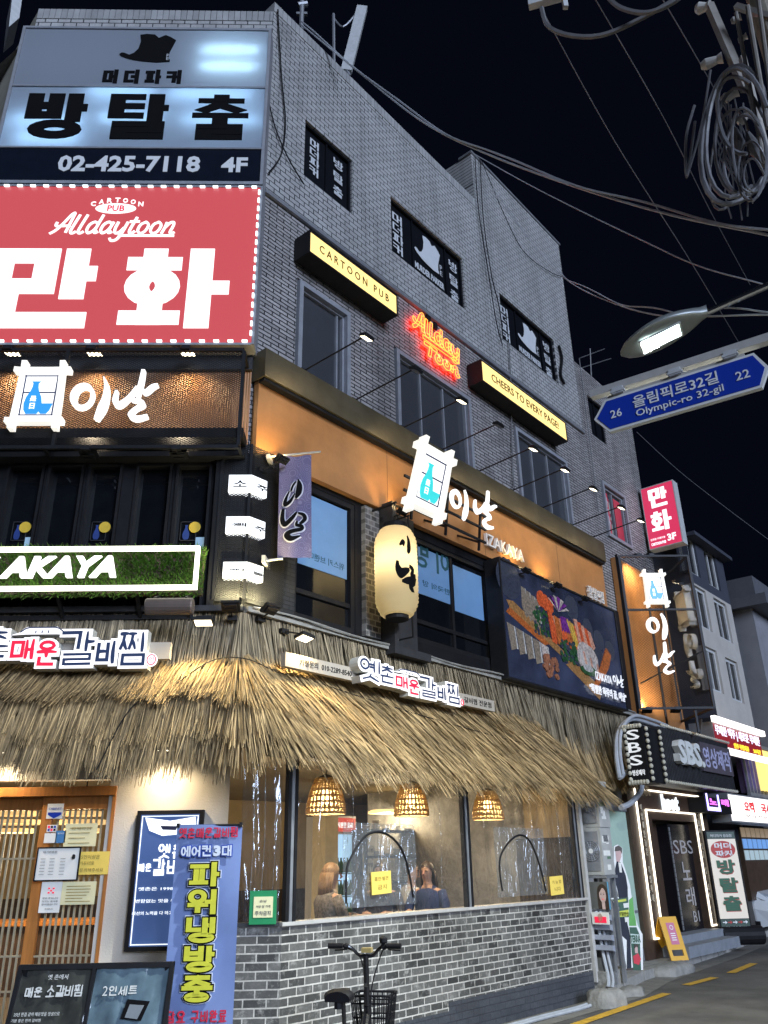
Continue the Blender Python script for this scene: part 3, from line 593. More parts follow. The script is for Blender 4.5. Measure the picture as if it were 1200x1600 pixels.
# ---- ground floor
b = wallmesh(-1.1, 0, 0, 3.8, []); b.box(-4.9, -1.1, 0, .12, 2.42, 3.8); b.box(-1.16, -1.1, .0, .14, 0, 2.42); bld.part('wall', b, M['plaster'], label='white plaster wall beside the sliding door')
b = wallmesh(5.47, 9.12, 0, 3.9, []); b.box(5.40, 5.47, 0, 3.0, 0, 3.9); bld.part('wall', b, M['concrete'], fr=SD)
EX = .8
b = B()
wl, wr = 0.0, 5.47
e0 = SD.w(0, -EX, 0); f0 = FR.l(e0)                 # corner of the projecting brick parapet
fx1, fy = f0.x, f0.y; fx0 = F(369, 1450, -fy)[0]
zs = 1.14
b.face((wl, -EX, .0), (wr, -EX, .0), (wr, -EX, zs), (wl, -EX, zs)); b.face((wr, -EX, 0), (wr, 0, 0), (wr, 0, zs), (wr, -EX, zs))
bp1 = bld.part('parapet', b, M['brick_shop'], fr=SD, label='grey brick parapet under the plastic curtains')
b2 = B(); b2.face((fx0, fy, 0), (fx1, fy, 0), (fx1, fy, zs), (fx0, fy, zs)); b2.face((fx0, 0, 0), (fx0, fy, 0), (fx0, fy, zs), (fx0, 0, zs)); bld.part('parapet', b2, M['brick_shop'])
zl, zr2 = S(640, 1593, EX)[1], S(921, 1519, EX)[1]
b = B(); nst = 14
for i in range(nst):
    a, c = wr*i/nst, wr*(i+1)/nst; h = round((zl+.02+(zr2-zl)*((a+c)/2-1.7)/3.7)/.078)*.078
    b.box(a, c, -EX-.006, -EX+.05, 0, h)
bld.part('plinth', b, M['brick_base'], fr=SD)
b = B(); b.box(-.02, wr+.03, -EX-.03, -EX+.12, zs, zs+.03); b.box(wr+.03, wr+.10, -EX-.03, -EX+.06, .18, 2.5)
bld.part('sill', b, M['steelwhite'], fr=SD)
b = B(); b.box(fx0-.02, fx1-.02, fy-.03, fy+.1, zs, zs+.03); bld.part('sill', b, M['darkgrey'])
b = B()
def zpost(s0):
    for k, (dx, m) in enumerate(((0, 0), (.04, 1), (.08, 0))): b.mi = m; b.box(s0+dx, s0+dx+.034, -EX-.02-.004*k, -EX+.03, zs+.03, 2.62)
for sp_ in (.02, 2.74, 5.30): b = B(); zpost(sp_); bld.part('post', b, [M['blackmetal'], M['grey']], fr=SD)
b = B(); b.box(-.1, 5.6, -EX, -EX+.2, 2.56, 2.7); bld.part('beam', b, M['darkwood'], fr=SD)

# the dining room seen through the curtains and the door
A_ = SD.l(FR.w(-5.2, .15, 0)); Bq = SD.l(FR.w(-5.2, 3.8, 0)); Cq = Vector((9.0, 4.6, 0)); D0 = Vector((9.0, .1, 0)); D1 = Vector((5.4, .1, 0)); D_ = Vector((5.4, -EX+.05, 0)); E_ = Vector((0.03, -EX+.05, 0)); E2 = SD.l(FR.w(fx0+.02, fy+.03, 0)); E3 = SD.l(FR.w(fx0+.02, .15, 0))
ring = [A_, E3, E2, E_, D_, D1, D0, Cq, Bq]
b = B(); b.face(*[(p.x, p.y, .36) for p in ring]); solo('dining_floor', b, mat('dining_floor', (.12, .10, .085), .4, var=.2), 'dark floor of the dining room', 'floor', SD, kind='structure')
b = B(); b.face(*[(p.x, p.y, 2.72) for p in ring][::-1]); solo('dining_ceiling', b, mat('dining_ceiling', (.30, .26, .19), .7, var=.15, scale=1), 'brown ceiling of the dining room', 'ceiling', SD, kind='structure')
b = B()
for p, q in ((A_, Bq), (Bq, Cq), (Cq, D0), (D0, D1), (D1, D_)): b.face((p.x, p.y, .06), (q.x, q.y, .06), (q.x, q.y, 2.72), (p.x, p.y, 2.72))
solo('dining_wall', b, mat('dining_wall', (.36, .27, .15), .7, var=.35, scale=.8), 'warm beige back wall of the dining room', 'wall', SD, kind='structure')

M['pole_glow'] = glow('lit_bamboo_pole', (.95, .92, .84), .95, .6)
# ================================================================== logo pieces
def bottle_logo(b, x0, x1, z0, z1, yf, dep, mats=(0, 1, 2), sway=.0):
    """white crossed-bamboo frame (0 side/lit), print of a bottle and bowl"""
    w_, h_ = x1-x0, z1-z0; t = w_*.10
    b.mi = mats[0]
    b.box(x0+w_*.15, x1-w_*.15, yf+.012, yf+dep, z0+h_*.15, z1-h_*.15)
    b.mi = 3
    def pole(p, q):
        for k in (0,):
            pts = catmull([p, ((p[0]+q[0])/2+t*.06, (p[1]+q[1])/2-t*.06), q], 4); b.ribbon(pts, [t*(.98 if i in (0, len(pts)-1) else .8) for i in range(len(pts))], yf-.03, yf+dep)
    pole((x0+w_*.12, z0), (x0+w_*.16, z1)); pole((x1-w_*.12, z0), (x1-w_*.16, z1)); pole((x0, z0+h_*.12), (x1, z0+h_*.12)); pole((x0, z1-h_*.13), (x1, z1-h_*.13))
    b.mi = mats[2]
    l = w_*.02
    for zz in (z1-h_*.22,): b.box(x0+w_*.2, x1-w_*.2, yf+.004, yf+.012, zz, zz+l)
    b.box(x0+w_*.205, x0+w_*.227, yf+.004, yf+.012, z0+h_*.2, z1-h_*.2); b.box(x1-w_*.227, x1-w_*.205, yf+.004, yf+.012, z0+h_*.2, z1-h_*.2); b.box(x0+w_*.22, x1-w_*.22, yf+.003, yf+.012, z0+h_*.53, z0+h_*.545); b.box(x0+w_*.2, x1-w_*.2, yf+.004, yf+.012, z0+h_*.2, z0+h_*.212)
    b.mi = mats[1]
    cx = x0+w_*.42; pr = [(.0, .0), (.09, .0), (.135, .06), (.15, .16), (.125, .26), (.075, .34), (.05, .41), (.045, .47), (.075, .5), (0, .5)]
    pts = [(cx+w_*a*1.05, z0+h_*(.22+c*.96)) for a, c in pr]+[(cx-w_*a*1.05, z0+h_*(.22+c*.96)) for a, c in pr[::-1][1:-1]]
    b.poly(pts, yf+.001, yf+.011)
    bx = x0+w_*.63; b.poly([(bx-w_*.14, z0+h_*.37), (bx+w_*.14, z0+h_*.37), (bx+w_*.1, z0+h_*.27), (bx+w_*.05, z0+h_*.22), (bx-w_*.05, z0+h_*.22), (bx-w_*.1, z0+h_*.27)], yf-.001, yf+.009)
    b.mi = mats[0]
    b.text('是', cx-w_*.055, cx+w_*.055, z0+h_*.40, z0+h_*.48, yf-.004, .004, .02); b.text('日', cx-w_*.045, cx+w_*.045, z0+h_*.29, z0+h_*.375, yf-.004, .004, .02)
    b.mi = 0
def brush(b, pts, ws, yf, dep, n=6):
    p3 = catmull([(p[0], p[1], w*.82) for p, w in zip(pts, ws)], n); b.ribbon([(p[0], p[1]) for p in p3], [p[2] for p in p3], yf, yf+dep)
def inal_i(b, x0, x1, z0, z1, yf, dep):           # brush syllable: ring and falling stroke
    w_, h_ = x1-x0, z1-z0; f = lambda a, c: (x0+w_*a, z0+h_*c)
    ring_ = [f(.30+.24*math.cos(t), .56+.24*math.sin(t)) for t in [2*math.pi*k/20 for k in range(20)]]
    b.ribbon(ring_, [w_*(.12+.045*math.cos(2*math.pi*k/20-2.6)) for k in range(20)], yf, yf+dep, closed=True)
    brush(b, [f(.76, 1.0), f(.86, .8), f(.88, .55), f(.82, .3), f(.72, .05)], [w_*.03, w_*.13, w_*.19, w_*.26, w_*.14], yf, dep)
def inal_nal(b, x0, x1, z0, z1, yf, dep):
    w_, h_ = x1-x0, z1-z0; f = lambda a, c: (x0+w_*a, z0+h_*c)
    brush(b, [f(.06, .58), f(.05, .38), f(.16, .30), f(.36, .44), f(.52, .66)], [w_*.07, w_*.13, w_*.16, w_*.11, w_*.07], yf, dep)
    brush(b, [f(.62, 1.0), f(.60, .75), f(.56, .5), f(.58, .42)], [w_*.10, w_*.13, w_*.12, w_*.08], yf, dep)
    brush(b, [f(.60, .66), f(.72, .55), f(.88, .66), f(1.0, .70)], [w_*.06, w_*.12, w_*.12, w_*.05], yf, dep)
    brush(b, [f(.42, .40), f(.62, .37), f(.70, .30), f(.55, .22), f(.44, .10), f(.60, .03), f(.84, .08)], [w_*.06, w_*.11, w_*.12, w_*.10, w_*.12, w_*.13, w_*.08], yf, dep)

# ================================================================== tall signs on the corner face
O1 = .26
def tubes_behind(b, xs, zs_, y, r=.012):
    for (a, c), zz in zip(xs, zs_): b.tube([(a, y, zz), (c, y, zz)], r, 6)
x0, _ = F(43, 46, O1); x1 = F(420, 49, O1)[0]; zA = F(230, 47, O1)[1]; zB = F(230, 136.5, O1)[1]; zC = F(210, 232, O1)[1]; zD = F(210, 284, O1)[1]
x0 -= .02
t = Thing('lightbox_sign', 'three panel escape room lightbox with a top hat logo, topmost on the corner face', 'lightbox sign', FR, (x0, -O1, zD))
b = B(); b.box(x0-.04, x1+.04, -.03, -.005, zD-.05, zA+.04); b.box(x0-.04, x0, -O1-.02, -.03, zD-.05, zA+.04); b.box(x1, x1+.04, -O1-.02, -.03, zD-.05, zA+.04); b.box(x0, x1, -O1-.02, -.03, zA, zA+.04); b.box(x0, x1, -O1-.02, -.03, zD-.05, zD)
b.box(x0, x1, -O1-.02, -.03, zB-.012, zB+.012); b.box(x0, x1, -O1-.02, -.03, zC-.012, zC+.012)
t.part('case', b, M['frame_grey'])
b = B(); b.face((x0, -O1, zB+.012), (x1, -O1, zB+.012), (x1, -O1, zA), (x0, -O1, zA)); t.part('hat_panel', b, M['shade'])
b = B(); b.face((x0, -O1, zC+.012), (x1, -O1, zC+.012), (x1, -O1, zB-.012), (x0, -O1, zB-.012)); t.part('title_panel', b, M['shade'])
b = B(); b.box(x0, x1, -O1-.003, -O1+.01, zD, zC-.012); pn = t.part('phone_panel', b, mat('black_acrylic', (.008, .011, .02), .2))
b = B(); W_ = x1-x0; h1 = zA-zB; h2 = zB-zC
tubes_behind(b, [(x1-W_*.27, x1-.14), (x1-W_*.27, x1-.14)], [zA-h1*.33, zA-h1*.63], -.14)
t.part('fluorescent_tube', b, glow('cool_tube', (.55, .83, 1), 24))
b = B(); tubes_behind(b, [(x0+W_*.3, x0+W_*.56), (x0+W_*.02, x0+W_*.3), (x1-W_*.32, x1-W_*.02), (x0+W_*.62, x1-W_*.05), (x0+W_*.36, x0+W_*.60), (x0+W_*.05, x0+W_*.3)], [zB-h2*.08, zB-h2*.55, zB-h2*.52, zB-h2*.10, zB-h2*.5, zB-h2*.83], -.12)
t.part('fluorescent_tube', b, glow('cool_tube_dim', (.42, .72, 1), 19))
b = B(); yl = -O1-.012
hat(b, *[F(186, 90, O1)[0], F(272, 90, O1)[0]], F(230, 101, O1)[1], F(230, 54, O1)[1], yl, .01)
b.mi = 1; p_over_e(b, F(260.5, 90, O1)[0], F(262, 95, O1)[1], .062, yl-.003); b.mi = 0
xs_ = [F(x, 120, O1)[0] for x in (161, 285)]; hangul(b, '머더파커', xs_[0], xs_[1], F(220, 131, O1)[1], F(220, 110, O1)[1], .058, yl, .01, gap=.34, thz=.045)
t.part('lettering', b, [M['letterblack'], M['lettergrey']], label='black hat and small letters')
b = B(); z0_, z1_ = F(210, 218, O1)[1], F(210, 148, O1)[1]
for ch, a, c in (('방', 38, 134), ('탈', 168, 262), ('출', 300, 388)):
    hangul(b, ch, F(a, 185, O1)[0], F(c, 185, O1)[0], z0_, z1_, .215, yl, .012, thz={'방': .135, '탈': .105, '출': .09}[ch])
t.part('lettering', b, M['letterblack'], label='large black title letters')
b = B(); b.text('02-425-7118', F(91, 256, O1)[0], F(313, 256, O1)[0], F(200, 269, O1)[1], F(200, 244, O1)[1], -O1-.01, .006, .03); b.text('4F', F(346, 258, O1)[0], F(387, 258, O1)[0], F(366, 269.5, O1)[1], F(366, 246.5, O1)[1], -O1-.01, .006, .03)
t.part('lettering', b, [glow('dim_lit_number', (.55, .62, .72), .45)], label='pale phone number')

# red comic pub lightbox
O2 = .3
x1 = F(401, 400, O2)[0]; zA = F(200, 292, O2)[1]; zB = F(200, 536, O2)[1]; x0 = -4.05; W_ = x1-x0
t = Thing('lightbox_sign', 'big glowing red lightbox with white letters and a border of small LED lights', 'lightbox sign', FR, (x0, -O2, zB))
b = B(); b.box(x0, x1, -O2+.012, -.005, zB, zA); b.mi = 1; b.box(x0-.02, x0, -O2-.01, -.01, zB-.02, zA+.02); b.box(x1, x1+.03, -O2-.01, -.01, zB-.02, zA+.02); b.box(x0, x1, -O2-.01, -.01, zA, zA+.025); b.box(x0, x1, -O2-.01, -.01, zB-.03, zB)
t.part('case', b, [M['grey'], M['frame_grey']])
b = B(); b.box(x0+.005, x1-.005, -O2, -O2+.01, zB+.005, zA-.005); t.part('red_panel', b, M['red_glow'])
b = B(); yl = -O2-.006; th = .245
hangul(b, '화', F(190, 450, O2)[0], F(358, 450, O2)[0], F(270, 513, O2)[1], F(270, 389, O2)[1], .30, yl, .006, thz=.205)
hangul(b, '만', F(-24, 450, O2)[0], F(148, 450, O2)[0], F(70, 513, O2)[1], F(70, 389, O2)[1], .30, yl, .006, thz=.23)
GL = {'A': (1.0, [[(-.1, -.05), (.18, .25), (.42, .85), (.62, 1.55), (.78, 1.75), (.82, 1.4), (.86, .05)], [(.0, .95), (.05, .62), (.5, .62), (.95, .66)]]),
      'l': (.42, [[(.12, 1.6), (.06, .45), (.1, .08), (.25, .0), (.42, .16)]]), 'd': (.82, [[(.58, .8), (.34, .98), (.1, .75), (.08, .3), (.26, .02), (.5, .2), (.6, .5)], [(.64, 1.6), (.6, .4), (.66, .05), (.85, .15)]]),
      'a': (.82, [[(.58, .8), (.34, .98), (.1, .75), (.08, .3), (.26, .02), (.5, .2), (.6, .5)], [(.64, .98), (.6, .4), (.66, .05), (.85, .15)]]),
      'y': (.82, [[(.06, .98), (.06, .4), (.2, .03), (.44, .1), (.6, .5)], [(.66, .98), (.62, .1), (.5, -.5), (.2, -.62), (.02, -.4)]]),
      't': (.5, [[(.2, 1.4), (.14, .4), (.2, .05), (.36, .02), (.5, .2)], [(-.12, 1.0), (.2, 1.03), (.5, 1.02)]]),
      'T': (.9, [[(-.15, 1.45), (.3, 1.5), (1.1, 1.45)], [(.5, 1.48), (.46, .7), (.4, .0)]]),
      'o': (.74, [[(.36, .98), (.1, .78), (.08, .28), (.32, .02), (.56, .2), (.6, .7), (.38, .98), (.3, .96)]]), 'n': (.82, [[(.08, .98), (.1, .5), (.06, .0)], [(.09, .45), (.3, .93), (.52, .95), (.58, .6), (.56, .15), (.68, .0), (.84, .14)]])}
def script(word, x0, x1, z0, z1, shear=.28):
    out = []; cx = 0
    for ch in word:
        wd, sts = GL[ch]
        for st in sts: out.append([(cx+p+shear*q, q) for p, q in catmull2(st)])
        cx += wd+.06
    xs = [p[0] for s_ in out for p in s_]; k = (x1-x0)/(max(xs)-min(xs)); mn = min(xs); kz = (z1-z0)/1.6
    return [[(x0+(p-mn)*k, z0+q*kz) for p, q in s_] for s_ in out]
def catmull2(st): return [(p[0], p[1]) for p in catmull([(a, c) for a, c in st], 4)] if len(st) > 2 else st
zz0, zz1 = F(190, 365, O2)[1], F(190, 336, O2)[1]
for st in script('Alldaytoon', F(80, 350, O2)[0], F(274, 350, O2)[0], zz0, zz1): b.ribbon(st, .034, yl, yl+.006)
b.box(F(184, 370, O2)[0], F(272, 370, O2)[0], yl, yl+.006, F(230, 370, O2)[1], F(230, 366.5, O2)[1])
b.disc(F(181, 326, O2)[0], F(181, 326, O2)[1], .26, .085, yl, yl+.006)
for k, ch in enumerate('CARTOON'):
    a = (k-3)/3; cx = F(184+a*37, 313, O2)[0]; cz = F(184, 313+abs(a)**2*6, O2)[1]; b.text(ch, cx-.032, cx+.032, cz-.035, cz+.04, yl, .006, .02)
b.mi = 1; b.text('PUB', F(168, 326, O2)[0], F(195, 326, O2)[0], F(181, 330.5, O2)[1], F(181, 321.5, O2)[1], yl-.004, .004, .02)
t.part('lettering', b, [M['white_glow'], M['red_print']])
pb = B(); pb.box(-.032, .032, -.012, .012, -.012, .012); pm = mesh_of(pb); pm.materials.append(M['bead'])
def bead(x, z, vert):
    o = bpy.data.objects.new('led_module', pm); COL.objects.link(o); o.parent = t.o; o.location = (x-x0, -.022, z-zB)
    if vert: o.rotation_euler = (0, R_(90), 0)
n = 26
for k in range(n): bead(x1-.08-k*.168, zA-.012, 0); bead(x1-.08-k*.168, zB+.014, 0)
for k in range(17): bead(x1-.012, zA-.10-k*(zA-zB-.16)/16.5, 1)

# ---- floodlights
def flood_head(b, lens, c, dirv, w_=.19, h_=.13, th=.035):
    d = Vector(dirv).normalized(); q = Vector((1, 0, 0)); q = (q-d*q.dot(d)).normalized(); r = d.cross(q); c = Vector(c)
    def blk(bb, o0, o1, sw, sh):
        P = [c+d*o+q*(sx*sw/2)+r*(sz*sh/2) for o in (o0, o1) for sx, sz in ((-1, -1), (1, -1), (1, 1), (-1, 1))]
        bb.idx(P, [(0, 3, 2, 1), (4, 5, 6, 7), (0, 1, 5, 4), (1, 2, 6, 5), (2, 3, 7, 6), (3, 0, 4, 7)])
    blk(b, -th, 0, w_, h_); blk(b, -th-.02, -th, w_*.7, h_*.7); blk(lens, .001, .004, w_*.82, h_*.8)
    for k in range(4): blk(b, -th-.03, -th-.02, w_*(.6-.1*k), .008)
def floodlight(name, label, fr, base, head, dirv, power, color=(1, .80, .50), group=None, lit=True, w_=.19, h_=.13, cone=140, arm=.018):
    t = Thing(name, label, 'floodlight', fr, base, group); b = B(); l = B(); a = B()
    flood_head(b, l, head, dirv, w_, h_); d = Vector(dirv).normalized(); hb = Vector(head)-d*.05
    a.tube([base, hb], arm/2, 6); a.bar((base[0]-.05, base[1], base[2]), (base[0]+.05, base[1], base[2]), .05)
    t.part('arm', a, M['blackmetal']); h = t.part('head', b, M['blackmetal'])
    lo = sub(h, 'lens', l, M['lens'] if lit else M['lens_off']); 
    B0 = Vector(base); lo_b = lo
    # the lens mesh is written in frame coordinates like the head: shift it onto the base
    for v in lo.data.vertices: v.co -= B0
    if lit: lamp('SPOT', t.o, (Vector(head)+d*.03)-B0, dirv, power, color, .04, cone, .8)
    return t
UP_ = (0, .25, 1)
# ---- mesh box with the bottle logo on the corner face
OM = .42
x1 = F(381, 560, OM)[0]; zA = F(200, 547, OM)[1]; zB = F(200, 699, OM)[1]; x0 = -4.0
b = B(); zc = F(200, 580, .06)[1]
n = int((0-x0)/.03)
for k in range(n):                                 # corrugation
    a = x0+k*.03; b.face((a, -.05, zB), (a+.015, -.056, zB+.0), (a+.015, -.056, zc), (a, -.05, zc)); b.face((a+.015, -.056, zB+.0), (a+.03, -.05, zB+.0), (a+.03, -.05, zc), (a+.015, -.056, zc))
b.mi = 1; b.box(x0, 0, -.10, -.03, zc, zA+.12)
solo('orange_panel', b, [M['orange_corr'], M['darkgrey']], 'orange brown corrugated backing panel behind the steel mesh of the corner face', 'panel', FR, (x0, -.05, zB))
t = Thing('mesh_screen', 'black framed expanded metal screen in front of the corrugated orange panel', 'mesh screen', FR, (x0, -OM, zB))
b = B(); r_ = .016
for zz in (zA, zB): b.bar((x0, -OM, zz), (x1, -OM, zz), .04)
for xx in (x1, x0, (x0+x1)/2-.05): b.bar((xx, -OM, zB+.02), (xx, -OM, zA-.02), .04)
for xx in (x1, -2.2, x0): b.bar((xx, -.1, zA-.02), (xx, -OM+.02, zA-.02), .03); b.bar((xx, -.1, zB+.02), (xx, -OM+.02, zB+.02), .03)
t.part('frame', b, M['blackmetal'])
def expanded(b, x0, x1, z0, z1, y, px=.05, pz=.026, w_=.003):
    sl_ = pz/px; H = z1-z0; L_ = H/sl_
    k = x0-L_
    while k < x1:
        for sgn in (1, -1):
            a0, a1 = max(x0, k), min(x1, k+L_)
            if a1 > a0:
                q0, q1 = (a0-k)*sl_, (a1-k)*sl_
                c0, c1 = (z0+q0, z0+q1) if sgn > 0 else (z1-q0, z1-q1)
                dy = -.001 if sgn > 0 else .001
                b.face((a0, y+dy, c0-w_), (a1, y+dy, c1-w_), (a1, y+dy-.003, c1+w_), (a0, y+dy-.003, c0+w_))
        k += px
b = B(); expanded(b, x0, x1, zB, zA, -OM); t.part('mesh', b, M['blackmetal'])
OL = .50
t = Thing('channel_sign', 'glowing bamboo frame and brush letters on the mesh of the corner face', 'channel letter sign', FR, (-2.9, -OL, zB+.2))
b = B(); bottle_logo(b, F(16, 615, OL)[0], F(105, 615, OL)[0], F(60, 670, OL)[1], F(60, 565, OL)[1], -OL, .07); t.part('bottle_logo', b, [M['white_glow'], M['blue_print'], M['navy_print'], M['pole_glow']])
b = B(); inal_i(b, F(110, 620, OL)[0], F(172, 620, OL)[0], F(140, 658, OL)[1], F(140, 588, OL)[1], -OL, .07); inal_nal(b, F(177, 615, OL)[0], F(245, 615, OL)[0], F(210, 655, OL)[1], F(210, 577, OL)[1], -OL, .07)
t.part('lettering', b, M['white_glow'])
for i, px in enumerate((-2, 131, 283)):
    x, z = F(px, 549, .62); floodlight('floodlight', ['lit floodlight over the top edge of the corner mesh screen, at the picture edge', 'lit floodlight over the corner mesh screen, straight above the brush ring letter', 'lit floodlight over the corner mesh screen, close to the street corner'][i], FR, (x, -.44, zA+.02), (x, -.30, zA+.03), (0, .15, -1), 34, group='floodlights around the mesh screen')
for i, px in enumerate((-70, 125, 270)):
    x, z = F(px, 690, .62)
    if i: floodlight('floodlight', [0, 'black floodlight under the corner mesh screen, below the brush ring letter', 'black floodlight under the corner mesh screen, nearer the street corner'][i], FR, (x, -.44, zB-.02), (x, -.30, zB-.01), (0, .15, 1), 50, group='floodlights around the mesh screen')

# ---- artificial grass sign
OG = .52
x1 = F(310, 890, OG)[0]; zA = F(200, 858, OG)[1]; zB = F(200, 919, OG)[1]; x0 = -4.0
t = Thing('grass_sign', 'long planter sign of artificial grass with a glowing white border and slanted white letters', 'sign', FR, (x0, -OG, zB))
b = B(); b.box(x0, x1+.02, -OG+.09, -OG+.2, zB-.03, zA+.03); t.part('box', b, M['darkwood'])
b = B()
for k in range(11000):
    x = random.uniform(x0, x1+.05); z = random.uniform(zB-.05, zA+.05); l = random.uniform(.03, .08); a = random.uniform(-.9, .9); w_ = random.uniform(.004, .009)
    y = -OG+.09; tip = (x+math.sin(a)*l, y-random.uniform(.03, .1), z+random.uniform(-.5, .8)*l)
    if z < zB: tip = (tip[0], tip[1], z-l*random.uniform(.2, .9))
    b.face((x-w_, y, z), (x+w_, y, z), tip)
g = t.part('grass', b, M['grass']); g['kind'] = 'stuff'
b = B(); tt_ = .036
for zz in (zA, zB): b.box(x0, x1, -OG-.04, -OG+.02, zz-tt_/2, zz+tt_/2)
b.box(x1-tt_, x1, -OG-.04, -OG+.02, zB+tt_/2, zA-tt_/2); t.part('glowing_border', b, glow('bright_border', (1, .97, .80), 4.2))
b = B(); xa = F(3, 888, OG)[0]; xb = F(183, 888, OG)[0]; wk = (xb-xa)
b.text('AKAYA', xa, xb, F(90, 903, OG)[1], F(90, 870, OG)[1], -OG-.03, .04, .035, .22); b.text('IZ', xa-wk*.34, xa-wk*.03, F(90, 903, OG)[1], F(90, 870, OG)[1], -OG-.03, .04, .035, .22)
t.part('lettering', b, glow('bright_letters', (1, .99, .95), 2.0))
b = B()
for xx in (-3.4, -2.6, -1.8, -1.0, -.5): b.bar((xx, -.08, zB-.25), (xx, -OG+.15, zB-.02), .035)
for zz in (zB-.12, zB-.22): b.box(x0, x1-.1, -.16, -.10, zz, zz+.05)
t.part('bracket', b, M['blackmetal'])
# patio heater tube beneath
x0_, z0_ = F(228, 948, .6); x1_, _ = F(302, 948, .6)
t = Thing('outdoor_heater', 'brown cylindrical fixture hanging under the artificial grass sign', 'outdoor fixture', FR, ((x0_+x1_)/2, -.6, z0_))
b = B(); rr = .085; b.tube([(x0_, -.6, z0_), (x0_+.015, -.6, z0_), (x1_-.015, -.6, z0_), (x1_, -.6, z0_)], [rr*.9, rr, rr, rr*.9], 18); t.part('body', b, mat('brown_casing', (.11, .085, .075), .5, .2))
b = B(); b.bar((x0_+.08, -.6, z0_+rr), (x0_+.08, -.35, z0_+.2), .025); b.bar((x1_-.08, -.6, z0_+rr), (x1_-.08, -.35, z0_+.2), .025); t.part('bracket', b, M['blackmetal'])
# window stickers on the front panes
for i, (px, lab) in enumerate(((28, 'blue bottle sticker and yellow dot on the first pane at the picture edge'), (152, 'blue bottle sticker and yellow dot on the pane above the glowing letters'), (292, 'blue bottle sticker and yellow dot on the pane nearest the corner'))):
    a = F(px-12, 845, -.03); c = F(px+16, 815, -.03); t = B(); y = .03; w_, h_ = c[0]-a[0], c[1]-a[1]
    for q in ((0, 1), (0, 1)): pass
    t.mi = 0; t.box(a[0], a[0]+.008, y-.003, y, a[1], c[1]); t.box(c[0]-.008, c[0], y-.003, y, a[1], c[1]); t.box(a[0], c[0], y-.003, y, a[1], a[1]+.008); t.box(a[0], c[0], y-.003, y, c[1]-.008, c[1])
    pr = [(.0, .0), (.09, .0), (.135, .06), (.15, .16), (.125, .26), (.075, .34), (.05, .41), (.045, .47), (.075, .5), (0, .5)]; cx = a[0]+w_*.38
    t.mi = 1; t.poly([(cx+w_*p*1.4, a[1]+h_*(.06+q*1.5)) for p, q in pr]+[(cx-w_*p*1.4, a[1]+h_*(.06+q*1.5)) for p, q in pr[::-1][1:-1]], y-.006, y-.003)
    t.mi = 2; t.disc(c[0]-.02, c[1]-.07, .065, .065, y-.008, y-.004)
    t.mi = 3; t.box(c[0]+.0, c[0]+.13, y-.003, y, a[1]-.28, a[1]+.04) if i != 1 else None
    solo('window_sticker', t, [M['darkgrey'], mat('sticker_blue', (.02, .05, .22), .5), mat('sticker_yellow', (.75, .5, .05), .5), glow('pale_blue_print', (.35, .55, .75), .5)], lab, 'sticker', FR, (a[0], 0, a[1]), 'stickers on the dark corner windows')

# ---- three bent lightboxes round the street corner
for i, (word, y0_, y1_) in enumerate((('소주', 741, 768), ('생맥주', 806, 832), ('하이볼', 877, 902))):
    o = .17; xa, zt = F(358-i*4.5, y0_+1, o); zb = F(358-i*4.5, y1_+.5, o)[1]; sb = S(417-i*3, (y0_+y1_)/2+12, o)[0]
    n_ = -SD.uy; nm = (Vector((0, -1, 0))+n_).normalized(); kx = o/nm.dot(Vector((0, -1, 0))); c = FR.l(K+nm*kx)
    t = Thing('corner_lightbox', ['white bent lightbox wrapped round the corner, topmost of three, with two syllables', 'white bent lightbox wrapped round the corner, between the other two', 'white bent lightbox wrapped round the corner, lowest of the three'][i], 'lightbox sign', FR, (c.x, c.y, zb), 'bent lightboxes round the corner')
    e = FR.l(SD.w(sb, -o, 0)); ib = Vector((e.x, e.y, 0))+FR.l(K-n_*-1)*0
    inn = -.05; p0 = Vector((xa, -o, 0)); p1 = Vector((c.x, c.y, 0)); p2 = e
    q0 = Vector((xa, inn, 0)); q2 = FR.l(SD.w(sb, inn, 0)); q1 = FR.l(K+nm*(-inn))
    b = B(); z0_, z1_ = zb, zt
    b.idx([(p.x, p.y, z) for z in (z0_, z1_) for p in (p0, p1, p2, q2, q1, q0)], [(0, 1, 7, 6), (1, 2, 8, 7), (2, 3, 9, 8), (5, 0, 6, 11), (6, 7, 10, 11), (7, 8, 9, 10), (1, 0, 5, 4), (2, 1, 4, 3)])
    t.part('lightbox', b, glow('lit_corner_box', (.93, .96, 1), 1.3) if i == 0 else bpy.data.materials['lit_corner_box'])
    tb = B(); n3 = len(word); 
    if n3 == 2: tb.text('소', c.x-.20, c.x-.05, z0_+.06, z1_-.07, -o-.004, .003, .012)
    else: tb.text(word[0], xa+.06, xa+.17, z0_+.08, z1_-.08, -o-.004, .003, .012); tb.text(word[1], c.x-.15, c.x-.03, z0_+.07, z1_-.08, -o-.004, .003, .012)
    t.part('lettering', tb, M['letterblack'])
    sc = SD.l(FR.w(c.x, c.y, 0)).x; tb = B(); tb.text(word[-1], sc+.08, sc+.24, z0_+.06, z1_-.08, -o-.004, .003, .012); t.part('lettering', tb, M['letterblack'], fr=SD)
for i, (px, lab) in enumerate(((362, 'small black floodlight pointing up beneath the bent lightboxes, on the corner face'), (405, 'small black floodlight pointing up beneath the bent lightboxes, on the street face'))):
    fr = FR if i == 0 else SD; x, z = onfr(fr, px, 944, .3); x = max(x, .12) if i else x
    floodlight('floodlight', lab, fr, (x, -.2, z-.12), (x, -.34, z-.02), (0, .6, 1), 60, (1, .86, .45), 'floodlights beneath the bent lightboxes')
t = Thing('mesh_screen', 'black expanded metal screen behind the bent lightboxes on the corner', 'mesh screen', FR, (-.28, -.12, 4.2))
b = B(); expanded(b, -.27, .05, 4.22, 6.05, -.125, .045, .024, .004); t.part('mesh', b, M['blackmetal'])
